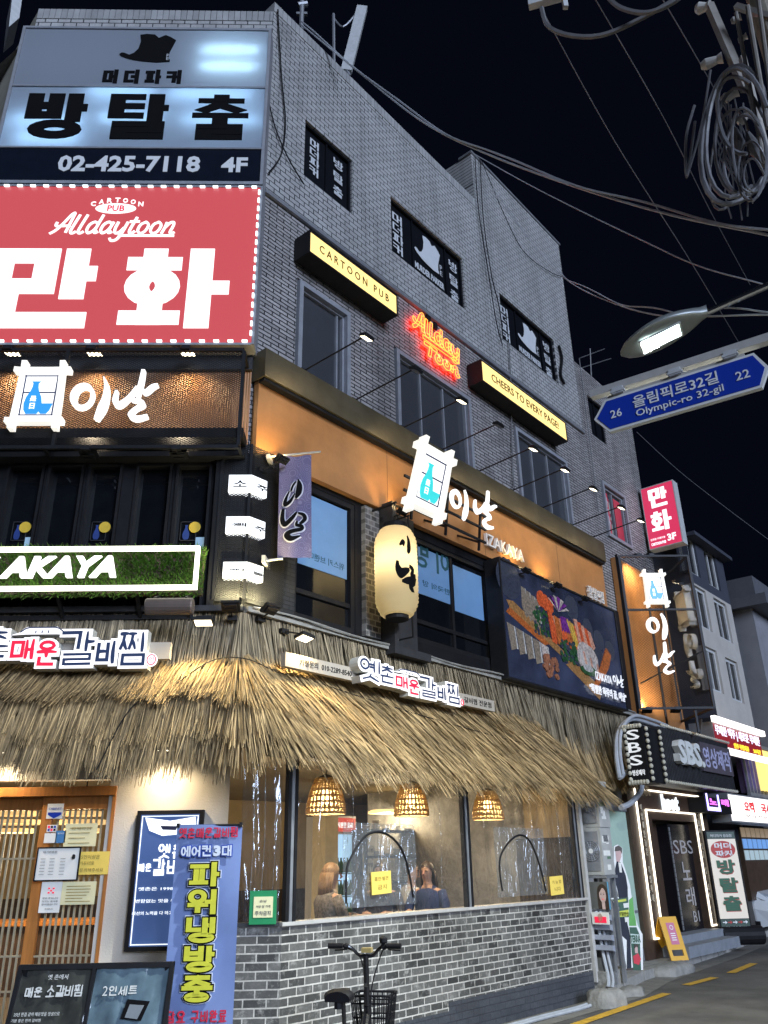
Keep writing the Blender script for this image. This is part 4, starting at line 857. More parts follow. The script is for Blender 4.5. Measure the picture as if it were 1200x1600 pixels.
b = B(); expanded(b, -.05, .5, 4.22, 6.05, -.125, .045, .024, .004); t.part('mesh', b, M['blackmetal'], fr=SD)
b = B(); b.bar((.055, -.13, 4.2), (.055, -.13, 6.05), .03); b.bar((-.27, -.12, 4.2), (-.27, -.12, 6.05), .03); t.part('frame', b, M['blackmetal'])

# ================================================================== street face: fascia, canopy and signs
OB, OC = .12, .24
zt = S(600, 1000, 0)[1]
zF0 = (S(396, 703, OB)[1]+S(779, 878, OB)[1])/2; zC1 = (S(402, 547, OC)[1]+S(800, 757, OC)[1])/2; zC0 = (S(402, 589, OC)[1]+S(940, 875, OC)[1])/2
sE = S(946, 866, OC)[0]
b = B(); b.box(.0, sE+.05, -OB, -.03, zF0, zC1-.05); b.mi = 1
for xx in (2.35, 4.7, 7.05): b.box(xx-.003, xx+.003, -OB-.0015, -OB+.01, zF0+.001, zC0)
solo('fascia_board', b, [M['orange'], M['darkwood']], 'long orange brown fascia board under the bronze canopy along the street', 'fascia', SD, (0, -OB, zF0))
b = B(); b.box(-.02, sE, -OC, 0, zC0+.05, zC1); b.mi = 1; b.box(0, sE-.02, -OC+.03, -.005, zC0, zC0+.05); b.mi = 0
for xx in (3.1, 6.3): b.box(xx-.004, xx+.004, -OC-.002, -OC+.01, zC0+.06, zC1-.005)
solo('canopy', b, [M['bronze'], M['black']], 'bronze box canopy running along the top of the orange fascia', 'canopy', SD, (0, -OC, zC0))
spec = [((475, 587), (519, 555), 1), ((555, 630), (602, 604), 0), ((630, 672), (674, 650), 1), ((690, 707), (740, 687), 0), ((748, 740), (795, 721), 1), ((800, 769), (845, 753), 1), ((847, 796), (890, 780), 1), ((893, 817), (932, 805), 1), ((926, 841), (967, 827), 1)]
labs = ['lit floodlight on a long arm in front of the first tall window, nearest the corner', 'unlit floodlight on a long arm on the brick beside the neon letters', 'lit floodlight on a long arm in front of the wide window under the neon letters', 'unlit floodlight on a long arm by the wide window, under the longer yellow slogan box',
        'lit floodlight on a long arm on the brick between the second and third tall windows', 'lit floodlight on a long arm at the left of the third tall window', 'lit floodlight on a long arm at the right edge of the third tall window', 'lit floodlight on a long arm left of the small window with the red poster', 'lit floodlight on a long arm beneath the small window with the red poster']
for (bp_, hp, lit), lb in zip(spec, labs):
    s0, z0 = S(*bp_, .2); s1, z1 = S(*hp, 1.15)
    floodlight('floodlight', lb, SD, (s0, -.18, zC1+.02), (s0+.12, -1.15, max(z1, zC1+.12)), (0, .45, -1), 17, (1, .78, .46), 'floodlights on arms above the canopy', bool(lit), .17, .10, arm=.022)
# up-lights under the fascia
for (x, y), lb, lit in (((440, 716), 'small lit floodlight under the fascia beside the purple flag, shining up', 1), ((628, 798), 'small lit floodlight under the fascia left of the bamboo frame sign, shining up', 1), ((822, 890), 'small lit floodlight on the billboard top edge below the long white word', 1), ((871, 913), 'small lit floodlight on the middle of the billboard top edge', 1), ((914, 934), 'small unlit floodlight on the billboard top edge beside the branch name', 0)):
    s0, z0 = S(x, y, .42); floodlight('floodlight', lb, SD, (s0-.03, -OB, z0-.06), (s0, -.42, z0), (0, .6, 1), 26, (1, .70, .28), 'small floodlights along the fascia foot', bool(lit), .17, .09, cone=105)

# purple flag on two rods, standing out from the wall
GF = Frame(SD.w(.30, -.42, 0), R_(-6))      # x runs outwards from the wall
a = onfr(GF, 437, 714); c = onfr(GF, 478, 712); d = onfr(GF, 434, 872); e = onfr(GF, 495, 866)
zt, zb_ = (a[1]+c[1])/2, (d[1]+e[1])/2; x0f = a[0]-.05; wf = (c[0]-a[0]+e[0]-d[0])/2; GF = Frame(GF.w(x0f, 0, 0), R_(-6))
t = Thing('banner_flag', 'mauve cloth flag with black brush letters hanging from a white rod at the corner', 'flag', GF, (0, 0, zt))
b = B(); NX, NZ = 8, 22; P = []
for j in range(NZ+1):
    for i in range(NX+1):
        u_, v_ = i/NX, j/NZ; P.append((.05+wf*u_*(1+.04*v_), .035*math.sin(u_*6+v_*2.2)*v_+.05*v_, zt-(zt-zb_)*v_+.01*math.sin(u_*9)))
b.idx(P, [(j*(NX+1)+i, (j+1)*(NX+1)+i, (j+1)*(NX+1)+i+1, j*(NX+1)+i+1) for j in range(NZ) for i in range(NX)])
def scalemat():
    m, tt, o = newmat('wave_pattern_cloth'); p = N(tt, 'ShaderNodeBsdfPrincipled', Roughness=.8); tc = N(tt, 'ShaderNodeTexCoord')
    vo = N(tt, 'ShaderNodeTexVoronoi', Scale=9.0); wv = N(tt, 'ShaderNodeTexWave', Scale=2.0); wv.wave_type = 'RINGS'
    tt.links.new(tc.outputs['Object'], vo.inputs['Vector']); ma = N(tt, 'ShaderNodeMath', operation='MULTIPLY'); ma.inputs[1].default_value = 38; tt.links.new(vo.outputs['Distance'], ma.inputs[0]); si = N(tt, 'ShaderNodeMath', operation='SINE'); tt.links.new(ma.outputs[0], si.inputs[0])
    rp = N(tt, 'ShaderNodeValToRGB'); rp.color_ramp.elements[0].position = .5; rp.color_ramp.elements[0].color = (.155, .13, .24, 1); rp.color_ramp.elements[1].position = .95; rp.color_ramp.elements[1].color = (.25, .22, .34, 1)
    tt.links.new(si.outputs[0], rp.inputs[0]); tt.links.new(rp.outputs[0], p.inputs['Base Color']); tt.links.new(p.outputs[0], o.inputs[0]); return m
t.part('cloth', b, scalemat(), smooth=True)
b = B(); b.tube([(-.08, 0, zt+.01), (wf+.16, 0, zt+.04)], .012, 8); b.tube([(-.08, .05, zb_-.02), (.12, .05, zb_+.0)], .014, 8); b.box(-.10, -.06, -.03, .3, zb_-.06, zb_+.02); b.box(-.10, -.06, -.03, .3, zt-.03, zt+.03); t.part('rod', b, M['steelwhite'])
b = B(); hh = zt-zb_
def flagletters(b, gr, y):
    f = lambda p, q: (.05+wf*p, zt-hh*q)
    def br(pts, ws): brush(b, [f(*p) for p in pts], [w_*.8+gr for w_ in ws], y, .004, 5)
    br([(.34, .36), (.24, .43), (.22, .485), (.38, .46), (.52, .39)], [.02, .05, .07, .06, .02])
    br([(.62, .25), (.66, .31), (.64, .38), (.56, .435)], [.02, .09, .10, .04]); br([(.54, .27), (.45, .31), (.40, .36)], [.03, .035, .03])
    br([(.16, .53), (.14, .63), (.24, .68), (.46, .63), (.60, .575)], [.05, .08, .09, .07, .03]); br([(.64, .585), (.8, .60), (.84, .64), (.70, .69)], [.03, .06, .06, .04])
    br([(.62, .66), (.60, .70), (.75, .71), (.72, .74), (.40, .765), (.30, .79), (.45, .83), (.72, .80)], [.03, .05, .06, .06, .08, .1, .09, .02])
b.mi = 1; flagletters(b, .034, -.012); b.mi = 0; flagletters(b, 0, -.022)
zz0 = zt
b.v = [(x, y+.035*math.sin((x-.05)/wf*6+(zz0-z)/hh*2.2)*((zz0-z)/hh)+.05*(zz0-z)/hh, z) for x, y, z in b.v]
t.part('lettering', b, [M['letterblack'], mat('pale_outline', (.72, .70, .78), .7)])

# paper lantern
OLn = .50
sc, _ = S(619, 895, OLn); zt = S(621, 830, OLn)[1]; zb_ = S(618, 962, OLn)[1]; rad = (S(651, 895, OLn)[0]-S(585, 895, OLn)[0])/2*.64
t = Thing('paper_lantern', 'tall cream paper lantern with black brush letters hanging in front of the second floor', 'lantern', SD, (sc, -OLn, zb_))
prof = []; n = 46; H = zt-zb_
def lrad(q): e = min(q, 1-q); return rad*(.70+.30*(math.sin(e*math.pi/.36) if e < .18 else 1)*(1-.05*abs(q-.5)))
for k in range(n+1):
    q = k/n; rr = lrad(q); prof.append((rr+(.008 if k % 2 else -.005), zb_+H*q))
b = B(); b.lathe(prof, (sc, -OLn, 0), 28)
pap = translucent('lantern_paper', (.86, .75, .50))
t.part('body', b, pap, smooth=True)
b = B(); b.lathe([(rad*.62, zt-.02), (rad*.62, zt+.07), (rad*.45, zt+.08)], (sc, -OLn, 0), 20); b.lathe([(rad*.50, zb_-.05), (rad*.54, zb_-.045), (rad*.54, zb_+.02)], (sc, -OLn, 0), 20); t.part('cap', b, M['black'])
b = B(); b.tube([(sc-.1, -OLn, zt+.07), (sc, -OLn, zt+.38), (sc+.1, -OLn, zt+.07)], .007, 5); b.bar((sc, -OB, zt+.38), (sc, -OLn-.03, zt+.38), .025); b.bar((sc+.3, -OLn, zb_-.2), (sc+.3, -OLn+.02, zt+.3), .018); b.bar((sc+.3, -OLn, zt+.3), (sc+.3, -OB, zt+.3), .018); b.bar((sc+.3, -OLn, zb_-.2), (sc+.3, -.1, zb_-.2), .018); t.part('hanger', b, M['blackmetal'])
b = B()
def lan(u_, v_): return (u_, zb_+H*(1-v_))
def lbr(pts, ws): brush(b, [lan(*p) for p in pts], ws, 0, .004, 6)
lbr_ = lbr
def lbr(p, w_): lbr_(p, [k*1.3 for k in w_])
lbr([(.28, .26), (.22, .235), (.14, .27)], [.07, .07, .03]); lbr([(.36, .15), (.40, .22), (.40, .30), (.36, .35)], [.02, .08, .11, .05])
lbr([(.08, .45), (.08, .53), (.16, .59), (.30, .565), (.40, .54)], [.06, .12, .13, .09, .04]); lbr([(.40, .50), (.52, .54), (.46, .60), (.62, .60)], [.04, .07, .06, .05]); lbr([(.18, .68), (.34, .67), (.56, .66), (.42, .72), (.50, .77), (.44, .74)], [.03, .09, .10, .09, .05, .02])
# wrap the brush strokes round the lantern (u = angle from the direction facing the street corner)
nv = []
for x, y, z in b.v:
    a = -math.pi/2-.95+x*1.75; q = (z-zb_)/H; rr = lrad(min(1, max(0, q)))+.012+(-y*1.0)
    nv.append((sc+rr*math.cos(a), -OLn+rr*math.sin(a), z))
b.v = nv; t.part('lettering', b, M['letterblack'])
lamp('POINT', t.o, (0, 0, H*.62), (0, 0, -1), 13, (1, .84, .58), .10)

# bamboo frame sign on a rack, leaning forward
OL = .62
t = Thing('channel_sign', 'glowing bamboo frame with teal bottle and brush letters on the orange street fascia', 'channel letter sign', SD, (S(640, 800, OL)[0], -OL, S(660, 800, OL)[1]))
xl = S(641, 760, OL+.1)[0]; xr = S(699, 765, OL+.1)[0]; zb_ = S(660, 806, OL)[1]; zt = S(680, 716, OL)[1]
b = B(); bottle_logo(b, xl, xr, zb_, zt, -OL, .09); lean = lambda bb: setattr(bb, 'v', [(x, y-(z-zb_)*.30, z) for x, y, z in bb.v]); lean(b)
t.part('bottle_logo', b, [M['white_glow'], M['teal_print'], M['navy_print'], M['pole_glow']])
b = B(); OL2 = OL-.06; inal_i(b, S(702, 790, OL2)[0], S(730, 795, OL2)[0], S(718, 812, OL2)[1], S(718, 765, OL2)[1], -OL2, .03); inal_nal(b, S(738, 800, OL2)[0], S(772, 800, OL2)[0], S(757, 824, OL2)[1], S(760, 771, OL2)[1], -OL2, .03); b.v = [(x, y-(z-zb_)*.08, z) for x, y, z in b.v]; t.part('lettering', b, M['white_glow'])
b = B(); xr2 = S(770, 790, OL)[0]
for q in (.12, .32, .52): b.bar((xl+.1, -OL+.12-.1*q, zb_+q), (xr2-.1, -OL+.12-.1*q, zb_+q), .03)
for xx in (xl+.3, (xl+xr2)/2, xr2-.25): b.bar((xx, -OL+.14, zb_-.03), (xx, -OL+.06, zb_+.6), .03); b.bar((xx, -OL+.14, zb_+.1), (xx, -OB, zb_+.3), .03)
t.part('rack', b, M['blackmetal'])
# white cut-out letters
oo = .17
s0 = S(759, 845, oo)[0]; s1 = S(817, 868, oo)[0]; z0 = (S(758, 853, oo)[1]+S(817, 876, oo)[1])/2; z1 = (S(759, 835, oo)[1]+S(813, 858, oo)[1])/2
b = B(); b.text('IZAKAYA', s0, s1, z0, z1, -oo-.02, .05, .0); solo('cutout_letters', b, mat('white_letters', (.8, .78, .74), .5), 'long white cut out Latin word on the orange fascia', 'letters', SD, (s0, -oo, z0))
s0 = S(919, 929, oo)[0]; s1 = S(943, 940, oo)[0]; z0 = S(930, 938, oo)[1]; z1 = S(930, 920, oo)[1]
b = B(); b.text('잠실본점', s0, s1, z0, z1, -oo-.02, .05, .0); solo('cutout_letters', b, bpy.data.materials['white_letters'], 'small white cut out branch name of four syllables near the fascia end', 'letters', SD, (s0, -oo, z0))

# billboard with the sashimi picture
OBb = .30
s0 = (S(780, 878, OBb)[0]+S(794, 1058, OBb)[0])/2; s1 = (S(957, 952, OBb)[0]+S(980, 1108, OBb)[0])/2; z1 = (S(780, 878, OBb)[1]+S(957, 952, OBb)[1])/2; z0 = (S(794, 1058, OBb)[1]+S(980, 1108, OBb)[1])/2
W_, H_ = s1-s0, z1-z0
t = Thing('billboard', 'dark billboard with a printed sashimi platter under the orange fascia', 'billboard', SD, (s0, -OBb, z0))
b = B(); b.box(s0, s1, -OBb, -.05, z0, z1); b.mi = 1
for p, q, r, u_ in ((s0-.03, s0, z0-.03, z1+.03), (s1, s1+.03, z0-.03, z1+.03)): b.box(p, q, -OBb-.02, -.04, r, u_)
b.box(s0, s1, -OBb-.02, -.04, z1, z1+.03); b.box(s0, s1, -OBb-.02, -.04, z0-.03, z0)
t.part('board', b, [mat('printed_dark_slate', (.036, .043, .075), .2, var=.6, scale=.9), M['blackmetal']])
b = B(); L = 0
pal = [('wood', (.34, .17, .06)), ('salmon', (.72, .10, .03)), ('salmon_pale', (.72, .30, .2)), ('green', (.025, .085, .03)), ('purple', (.16, .03, .22)), ('yellow', (.62, .36, .06)), ('fish', (.50, .42, .37)), ('tuna', (.24, .19, .14)), ('bowl', (.045, .052, .075)), ('white', (.46, .44, .41)), ('orange', (.45, .12, .03)), ('roe', (.30, .12, .065))]
pm_ = [mat('print_'+n_, c_, .3, var=.7, scale=26) for n_, c_ in pal]
layer = [0]
def Q(p, q): return (s0+W_*p, z0+H_*q)
def pg(mi, pts):
    layer[0] += 1; b.mi = mi; b.poly([Q(*p) for p in pts], -OBb-.002-.00008*layer[0], -OBb+.001)
def blob(mi, cx, cz, rx, rz, a=0, n=16, j=.08):
    pts = []
    for k in range(n):
        an = 2*math.pi*k/n; r = 1+random.uniform(-j, j); u_, v_ = rx*math.cos(an)*r, rz*math.sin(an)*r; pts.append((cx+u_*math.cos(a)-v_*math.sin(a)*.5, cz+u_*math.sin(a)*2+v_*math.cos(a)))
    pg(mi, pts)
for cx, cz, r in ((.06, .86, .09), (.57, .84, .06), (.80, .62, .05), (.9, .55, .05)): blob(8, cx, cz, r, r*2.0, n=22, j=0); blob(8, cx, cz, r*.8, r*1.6, n=22, j=0)
blob(8, .70, .66, .05, .14); blob(3, .69, .5, .05, .1); blob(8, .78, .44, .05, .1)
pg(0, [(.03, .66), (.05, .60), (.74, .10), (.74, .16), (.08, .67)]); pg(10, [(.02, .55), (.05, .60), (.34, .40), (.30, .37), (.16, .46)]); pg(0, [(.46, .26), (.74, .02), (.76, .10), (.50, .29)])
for k in range(4): pg(7, [(.15+.035*k, .84-.02*k), (.185+.035*k, .83-.02*k), (.20+.03*k, .60-.02*k), (.17+.03*k, .56-.02*k), (.145+.032*k, .66)]); pg(9, [(.178+.035*k, .835-.02*k), (.185+.035*k, .83-.02*k), (.20+.03*k, .62-.02*k), (.193+.03*k, .62-.02*k)])
for k in range(5): pg(7 if k < 4 else 6, [(.02+.062*k, .46-.02*k), (.075+.062*k, .445-.02*k), (.085+.06*k, .26-.018*k), (.04+.06*k, .23-.018*k)]); pg(9, [(.068+.062*k, .447-.02*k), (.078+.062*k, .444-.02*k), (.09+.06*k, .255-.018*k), (.08+.06*k, .255-.018*k)])
for k in range(70): blob(3 if k % 3 else 8, .28+random.uniform(-.05, .06), .58+random.uniform(-.12, .12), .009, .016)
for k in range(3): blob(1, .30+.035*k, .80-.02*k, .03, .08, -.15)
for k in range(5): pg(1 if k % 2 == 0 else 10, [(.345+.05*k, .70-.01*k), (.40+.05*k, .67), (.42+.045*k, .52-.01*k), (.40+.045*k, .42), (.365+.045*k, .43)]); pg(2, [(.385+.05*k, .68), (.40+.05*k, .67), (.42+.045*k, .52), (.41+.045*k, .52)])
for k in range(7): a = -.9+k*.35; pg(4 if k % 2 else 6, [(.44, .74), (.44+.09*math.sin(a)-.012, .76+.13*math.cos(a)), (.44+.09*math.sin(a)+.014, .74+.14*math.cos(a))])
for k in range(5): pg(4, [(.45+.01*k, .70), (.47+.012*k, .71), (.47+.02*k, .58), (.455+.02*k, .56)])
for k in range(3): pg(5, [(.50+.022*k, .70-.01*k), (.516+.022*k, .70-.01*k), (.572+.012*k, .47), (.558+.012*k, .46)])
for k in range(5): pg(1 if k % 2 else 2, [(.57+.03*k, .73-.015*k), (.60+.03*k, .74-.02*k), (.65+.025*k, .56-.01*k), (.62+.028*k, .49), (.595+.028*k, .53)])
for k in range(80): blob(3 if k % 3 else 8, .50+random.uniform(-.07, .07), .39+random.uniform(-.10, .10), .010, .017)
blob(6, .66, .38, .095, .15, -.12); 
for k in range(6): pg(2 if k % 2 else 9, [(.59+.03*k, .46-.02*k), (.605+.03*k, .46-.02*k), (.63+.025*k, .28), (.615+.025*k, .27)])
blob(3, .66, .27, .07, .05); blob(9, .655, .29, .045, .035)
pg(10, [(.86, .56), (.9, .50), (.86, .36), (.78, .22), (.70, .10), (.71, .18), (.79, .38)])
for k in range(22): blob(11, .33+random.uniform(-.05, .05), .20+random.uniform(-.09, .09), .016, .026, random.uniform(0, 3))
for cx, cz in (): blob(8, cx, cz, .04, .06); blob(3, cx+.005, cz+.01, .022, .035, .4); blob(7, cx-.008, cz-.01, .010, .02, .4)
t.part('picture', b, pm_)
b = B(); yt = -OBb-.055; b.text('IZAKAYA', *[Q(.70, 0)[0], Q(.855, 0)[0]], Q(0, .20)[1], Q(0, .275)[1], yt, .01); inal_i(b, Q(.87, 0)[0], Q(.92, 0)[0], Q(0, .20)[1], Q(0, .31)[1], yt, .01); inal_nal(b, Q(.92, 0)[0], Q(.98, 0)[0], Q(0, .20)[1], Q(0, .32)[1], yt, .01)
b.text('“특별한 하루의 끝, 이날”', Q(.63, 0)[0], Q(.985, 0)[0], Q(0, .055)[1], Q(0, .145)[1], yt, .01, .02); t.part('lettering', b, glow('lit_slogan', (.9, .93, 1), .75))

# yellow slogan boxes, neon
def slogan(name, txt, px, lab, oo=.30):
    (ax, ay), (bx, by), dh = px; s0, z1 = S(ax, ay, oo); s1, z1b = S(bx, by, oo); z0 = (S(ax, ay+dh[0], oo)[1]+S(bx, by+dh[1], oo)[1])/2; z1 = (z1+z1b)/2
    t = Thing('slogan_lightbox', lab, 'lightbox sign', SD, (s0, -oo, z0)); b = B(); b.box(s0-.02, s1+.02, -oo+.004, -.02, z0-.02, z1+.02); b.box(s0-.02, s0, -oo-.012, -oo+.004, z0-.02, z1+.02); b.box(s1, s1+.02, -oo-.012, -oo+.004, z0-.02, z1+.02); b.box(s0, s1, -oo-.012, -oo+.004, z1, z1+.02); b.box(s0, s1, -oo-.012, -oo+.004, z0-.02, z0); t.part('case', b, M['black'])
    b = B(); b.box(s0, s1, -oo, -oo+.003, z0, z1); t.part('face', b, M['yellow_glow']); b = B(); m = (s1-s0)*.1; h_ = z1-z0; b.text(txt, s0+m, s1-m, z0+h_*.33, z0+h_*.72, -oo-.008, .005, .005); t.part('lettering', b, M['amber_text'])
slogan('a', 'C A R T O O N   P U B', ((484.6, 362.5), (618.8, 462.5), (28, 31)), 'long black box with a lit yellow face above the first tall window')
slogan('b', 'CHEERS TO EVERY PAGE!', ((752, 567), (882, 658), (27, 27)), 'long black box with a lit yellow slogan face above the third tall window')
oo = .10
nA = S(642, 500, oo); nB = S(717, 560, oo)
s0, s1 = nA[0]+.05, nB[0]+.0; zA = S(660, 490, oo)[1]; zB = S(700, 580, oo)[1]
zm = 9.47
t = Thing('neon_sign', 'red and yellow neon script of two words glowing on the brick above the wide window', 'neon sign', SD, (s0, -oo, zB))
b = B(); r_ = B(); 
for wd_, a, c, z0, z1 in (('Allday', s0, s1, 9.46, 9.78), ('Toon', s0+.28, s1-.02, 9.08, 9.30)):
    for st in script(wd_, a, c, z0, z1, .05):
        o_ = outline(st, .062); b.tube([(p.x, -oo, p.y) for p in o_], .0075, 5, closed=True); r_.ribbon(st, .05, -oo+.03, -oo+.05)
o_ = [(s0+.25, zm-.12), (s1, zm-.12), (s1, zm-.05), (s0+.25, zm-.05)]; b.tube([(p, -oo, q) for p, q in o_], .0075, 5, closed=True)
t.part('yellow_tube', b, M['neon_yellow']); t.part('red_tube', r_, M['neon_red'])
b = B(); b.box(s0+.45, s0+.55, -.06, -.02, zA-.02, zA+.12); b.box(s0+.65, s0+.72, -.06, -.02, zA-.05, zA+.08); t.part('transformer', b, M['black'])

# projecting red box sign
PF = Frame(SD.w(11.75, -.2, 0), math.atan2(-SD.uy.y, -SD.uy.x)-math.pi) if False else Frame(SD.w(11.6, -.25, 0), math.atan2(-SD.uy.y, -SD.uy.x))
a = onfr(PF, 1000.8, 765.6); c = onfr(PF, 1050.4, 750.5); d = onfr(PF, 1016.4, 856); e = onfr(PF, 1065.4, 848)
x0, x1 = (a[0]+d[0])/2, (c[0]+e[0])/2; z1, z0 = (a[1]+c[1])/2, (d[1]+e[1])/2
t = Thing('projecting_sign', 'red lit box sign standing out from the far end of the brick wall', 'projecting sign', PF, (x0, 0, z0))
b = B(); b.box(x0, x1, .012, .26, z0, z1); b.box(x0-.02, x0, -.004, .27, z0-.02, z1+.02); b.box(x1, x1+.02, -.004, .27, z0-.02, z1+.02); b.box(x0, x1, -.004, .27, z1, z1+.02); b.box(x0, x1, -.004, .27, z0-.02, z0); t.part('case', b, M['lightgrey'])
b = B(); b.box(x0, x1, 0, .01, z0, z1); t.part('face', b, glow('lit_pink_red_face', (.60, .035, .10), .95, .7))
b = B(); H_ = z1-z0; W_ = x1-x0
hangul(b, '만', x0+W_*.2, x0+W_*.78, z0+H_*.64, z0+H_*.95, .10, -.006, .005, thz=.075); hangul(b, '화', x0+W_*.16, x0+W_*.8, z0+H_*.25, z0+H_*.57, .10, -.006, .005, thz=.07); b.text('3F', x0+W_*.58, x0+W_*.85, z0+H_*.06, z0+H_*.17, -.006, .005, .03); b.text('CARTOON PUB', x0+W_*.06, x0+W_*.52, z0+H_*.04, z0+H_*.085, -.006, .005, .03); b.text('만화방 카페이용', x0+W_*.06, x0+W_*.52, z0+H_*.12, z0+H_*.155, -.006, .005)
t.part('lettering', b, M['cool_glow'])
b = B(); b.bar((-.3, .13, z0+H_*.3), (x0, .13, z0+H_*.3), .06); b.bar((-.3, .13, z0+H_*.75), (x0, .13, z0+H_*.75), .06); b.box(x0-.2, x0-.02, .05, .2, z0+H_*.3, z0+H_*.5); t.part('bracket', b, M['grey'])

# projecting mesh sign box
b = B(); sA = 9.57; b.box(sA, 11.9, -.10, -.0, 4.05, 7.3); b.mi = 1; b.box(sA, sA+.03, -.14, -.1, 4.0, 7.35); b.box(10.9, 10.93, -.14, -.1, 4.0, 7.35)
solo('orange_panel', b, [M['orange'], M['black']], 'orange panel on the wall behind the projecting mesh sign at the far end', 'panel', SD, (sA, -.1, 4.05))
MF = Frame(SD.w(9.62, -.16, 0), 0)
a = onfr(MF, 952, 868); c = onfr(MF, 1078, 870); d = onfr(MF, 985, 1107); e = onfr(MF, 1112, 1106)
x0 = 0; x1 = (c[0]+e[0])/2; z1 = (a[1]+c[1])/2; z0 = (d[1]+e[1])/2
t = Thing('mesh_sign_box', 'black mesh sign box with glowing brush letters jutting out beyond the fascia end', 'projecting sign', MF, (x0, 0, z0))
b = B()
for zz in (z0, z1, z0+(z1-z0)*.63): b.bar((x0, 0, zz), (x1, 0, zz), .04)
for xx in (x0, x1): b.bar((xx, 0, z0), (xx, 0, z1), .05)
wl_ = MF.l(SD.w(11.75, -.1, 0))
for zz in (z0, z1): b.bar((x1, 0, zz), (wl_.x, wl_.y, zz), .04)
b.bar((wl_.x, wl_.y, z0), (wl_.x, wl_.y, z1), .04); b.bar((x0+(wl_.x-x0)*.6, wl_.y*.6, z0), (x0+(wl_.x-x0)*.6, wl_.y*.6, z1), .03); b.bar((x0+.1, .3, z0+.5), (x1, 0, z0+1.1), .025)
b.bar((x1*.75, .05, z0-.45), (x1*.75, .05, z0), .04); b.bar((x1*.75, .05, z0-.45), (x1, .7, z0-.1), .04)
t.part('frame', b, M['blackmetal'])
b = B(); expanded(b, x0, x1, z0, z1, 0.01, .06, .032, .003); t.part('mesh', b, M['blackmetal'])
BF = Frame(MF.w(x1, 0, 0), math.atan2(wl_.y, wl_.x-x1)); LB = math.hypot(wl_.x-x1, wl_.y)
b = B(); expanded(b, 0, LB, z0, z1, .0, .06, .032, .003); t.part('mesh', b, M['blackmetal'], fr=BF)
b = B(); P1 = lambda x, y: onfr(MF, x, y, .1)
la, lb_ = P1(1000, 890), P1(1048, 948); bottle_logo(b, la[0], lb_[0], lb_[1], la[1], -.1, .08); t.part('bottle_logo', b, [M['white_glow'], M['blue_print'], M['navy_print'], M['pole_glow']])
b = B(); la, lb_ = P1(1009, 958), P1(1048, 1000); inal_i(b, la[0], lb_[0], lb_[1], la[1], -.1, .08); la, lb_ = P1(1018, 1003), P1(1060, 1052); inal_nal(b, la[0], lb_[0], lb_[1], la[1], -.1, .08); t.part('lettering', b, M['white_glow'])
b = B(); hz = z1-z0                                  # the other face of the box: the same logo seen edge-on, from behind
bottle_logo(b, LB*.32, LB*.72, z0+hz*.58, z0+hz*.86, -.16, .1); inal_i(b, LB*.35, LB*.65, z0+hz*.38, z0+hz*.55, -.16, .1); inal_nal(b, LB*.35, LB*.7, z0+hz*.18, z0+hz*.36, -.16, .1); t.part('lettering', b, [M['side_white']]*4, fr=BF, label='unlit side of the letters facing down the street')
for px, top, lb in ((1003, 1, 'lit floodlight above the jutting mesh sign, nearer the fascia'), (1022, 1, 'lit floodlight above the middle of the jutting mesh sign'), (1060, 1, 'lit floodlight inside the jutting mesh sign, by its outer edge')):
    x, z = onfr(MF, px, 866, .15); i = [1003, 1022, 1060].index(px)
    if i == 2: floodlight('floodlight', lb, MF, (x1-.15, .15, z1-.55), (x1-.2, .25, z1-.5), (-.2, .5, -1), 25, group='floodlights of the jutting mesh sign')
    else: floodlight('floodlight', lb, MF, (x, 0, z1+.03), (x, .12, z1+.04), (.0, .5, -1), 75, group='floodlights of the jutting mesh sign')
for px, lb in ((1018, 'black floodlight pointing up under the jutting mesh sign, nearer the fascia'), (1063, 'black floodlight pointing up under the jutting mesh sign, nearer its outer edge')):
    x, z = onfr(MF, px, 1105, .15); floodlight('floodlight', lb, MF, (x, 0, z0), (x, .12, z0+.0), (0, .6, 1), 60, group='floodlights of the jutting mesh sign')

# ================================================================== thatched canopy
def thatch_pos(kind, t, o):
    if kind == 'f': return FR.w(t, -o*.86, 0), Vector((1, 0, 0)), Vector((0, -1, 0))
    if kind == 's': return SD.w(t, -o, 0), SD.ux, -SD.uy
    a0, a1 = math.atan2(-1, 0), math.atan2(-SD.uy.y, -SD.uy.x); a = a0+(a1-a0)*t; d = Vector((math.cos(a), math.sin(a), 0)); return K+d*o*(.86+.14*t)*(1+.10*math.sin(math.pi*t)), Vector((-d.y, d.x, 0)), d
def blade(b, p0, p1, tan, w_, sag):
    m = (p0+p1)/2+Vector((0, 0, sag)); tw = random.uniform(-.7, .7); d = (p1-p0).normalized(); nrm = d.cross(tan); q = (tan*math.cos(tw)+nrm*math.sin(tw))*w_/2
    b.idx([p0-q, p0+q, m+q, m-q, p1+q*.35, p1-q*.35], [(0, 1, 2, 3), (3, 2, 4, 5)])
def thatch_row(b, z0, o0, z1, o1, per_m, segs, lean=0.0, jl=.12, w_=(.0075, .015), zj=.05):
    for kind, a, c in segs:
        n = int(1.2*per_m*(c-a)*(1 if kind != 'c' else .82*max(o0, o1)*1.25))
        for _ in range(max(n, 1)):
            t = random.uniform(a, c); f = random.uniform(-jl, jl*.8); cl = math.sin(t*7.3)*.03+math.sin(t*19.1+z0*9)*.03
            p0, tn, d = thatch_pos(kind, t, o0+random.uniform(-.03, .03)); dt = lean+random.gauss(0, .036)
            p1, _, _ = thatch_pos(kind, t, o1+random.uniform(-.05, .06)+cl); L_ = (z0-z1)
            p0 = p0+Vector((0, 0, z0+random.uniform(-zj, zj))); p1 = p1+Vector((0, 0, z1+f*L_-cl))+tn*dt
            blade(b, p0, p1, tn, random.uniform(*w_), random.uniform(.0, .05)*(1 if o1-o0 > .2 else .3))
SF, SS = -4.4, 5.55
zT = 4.06
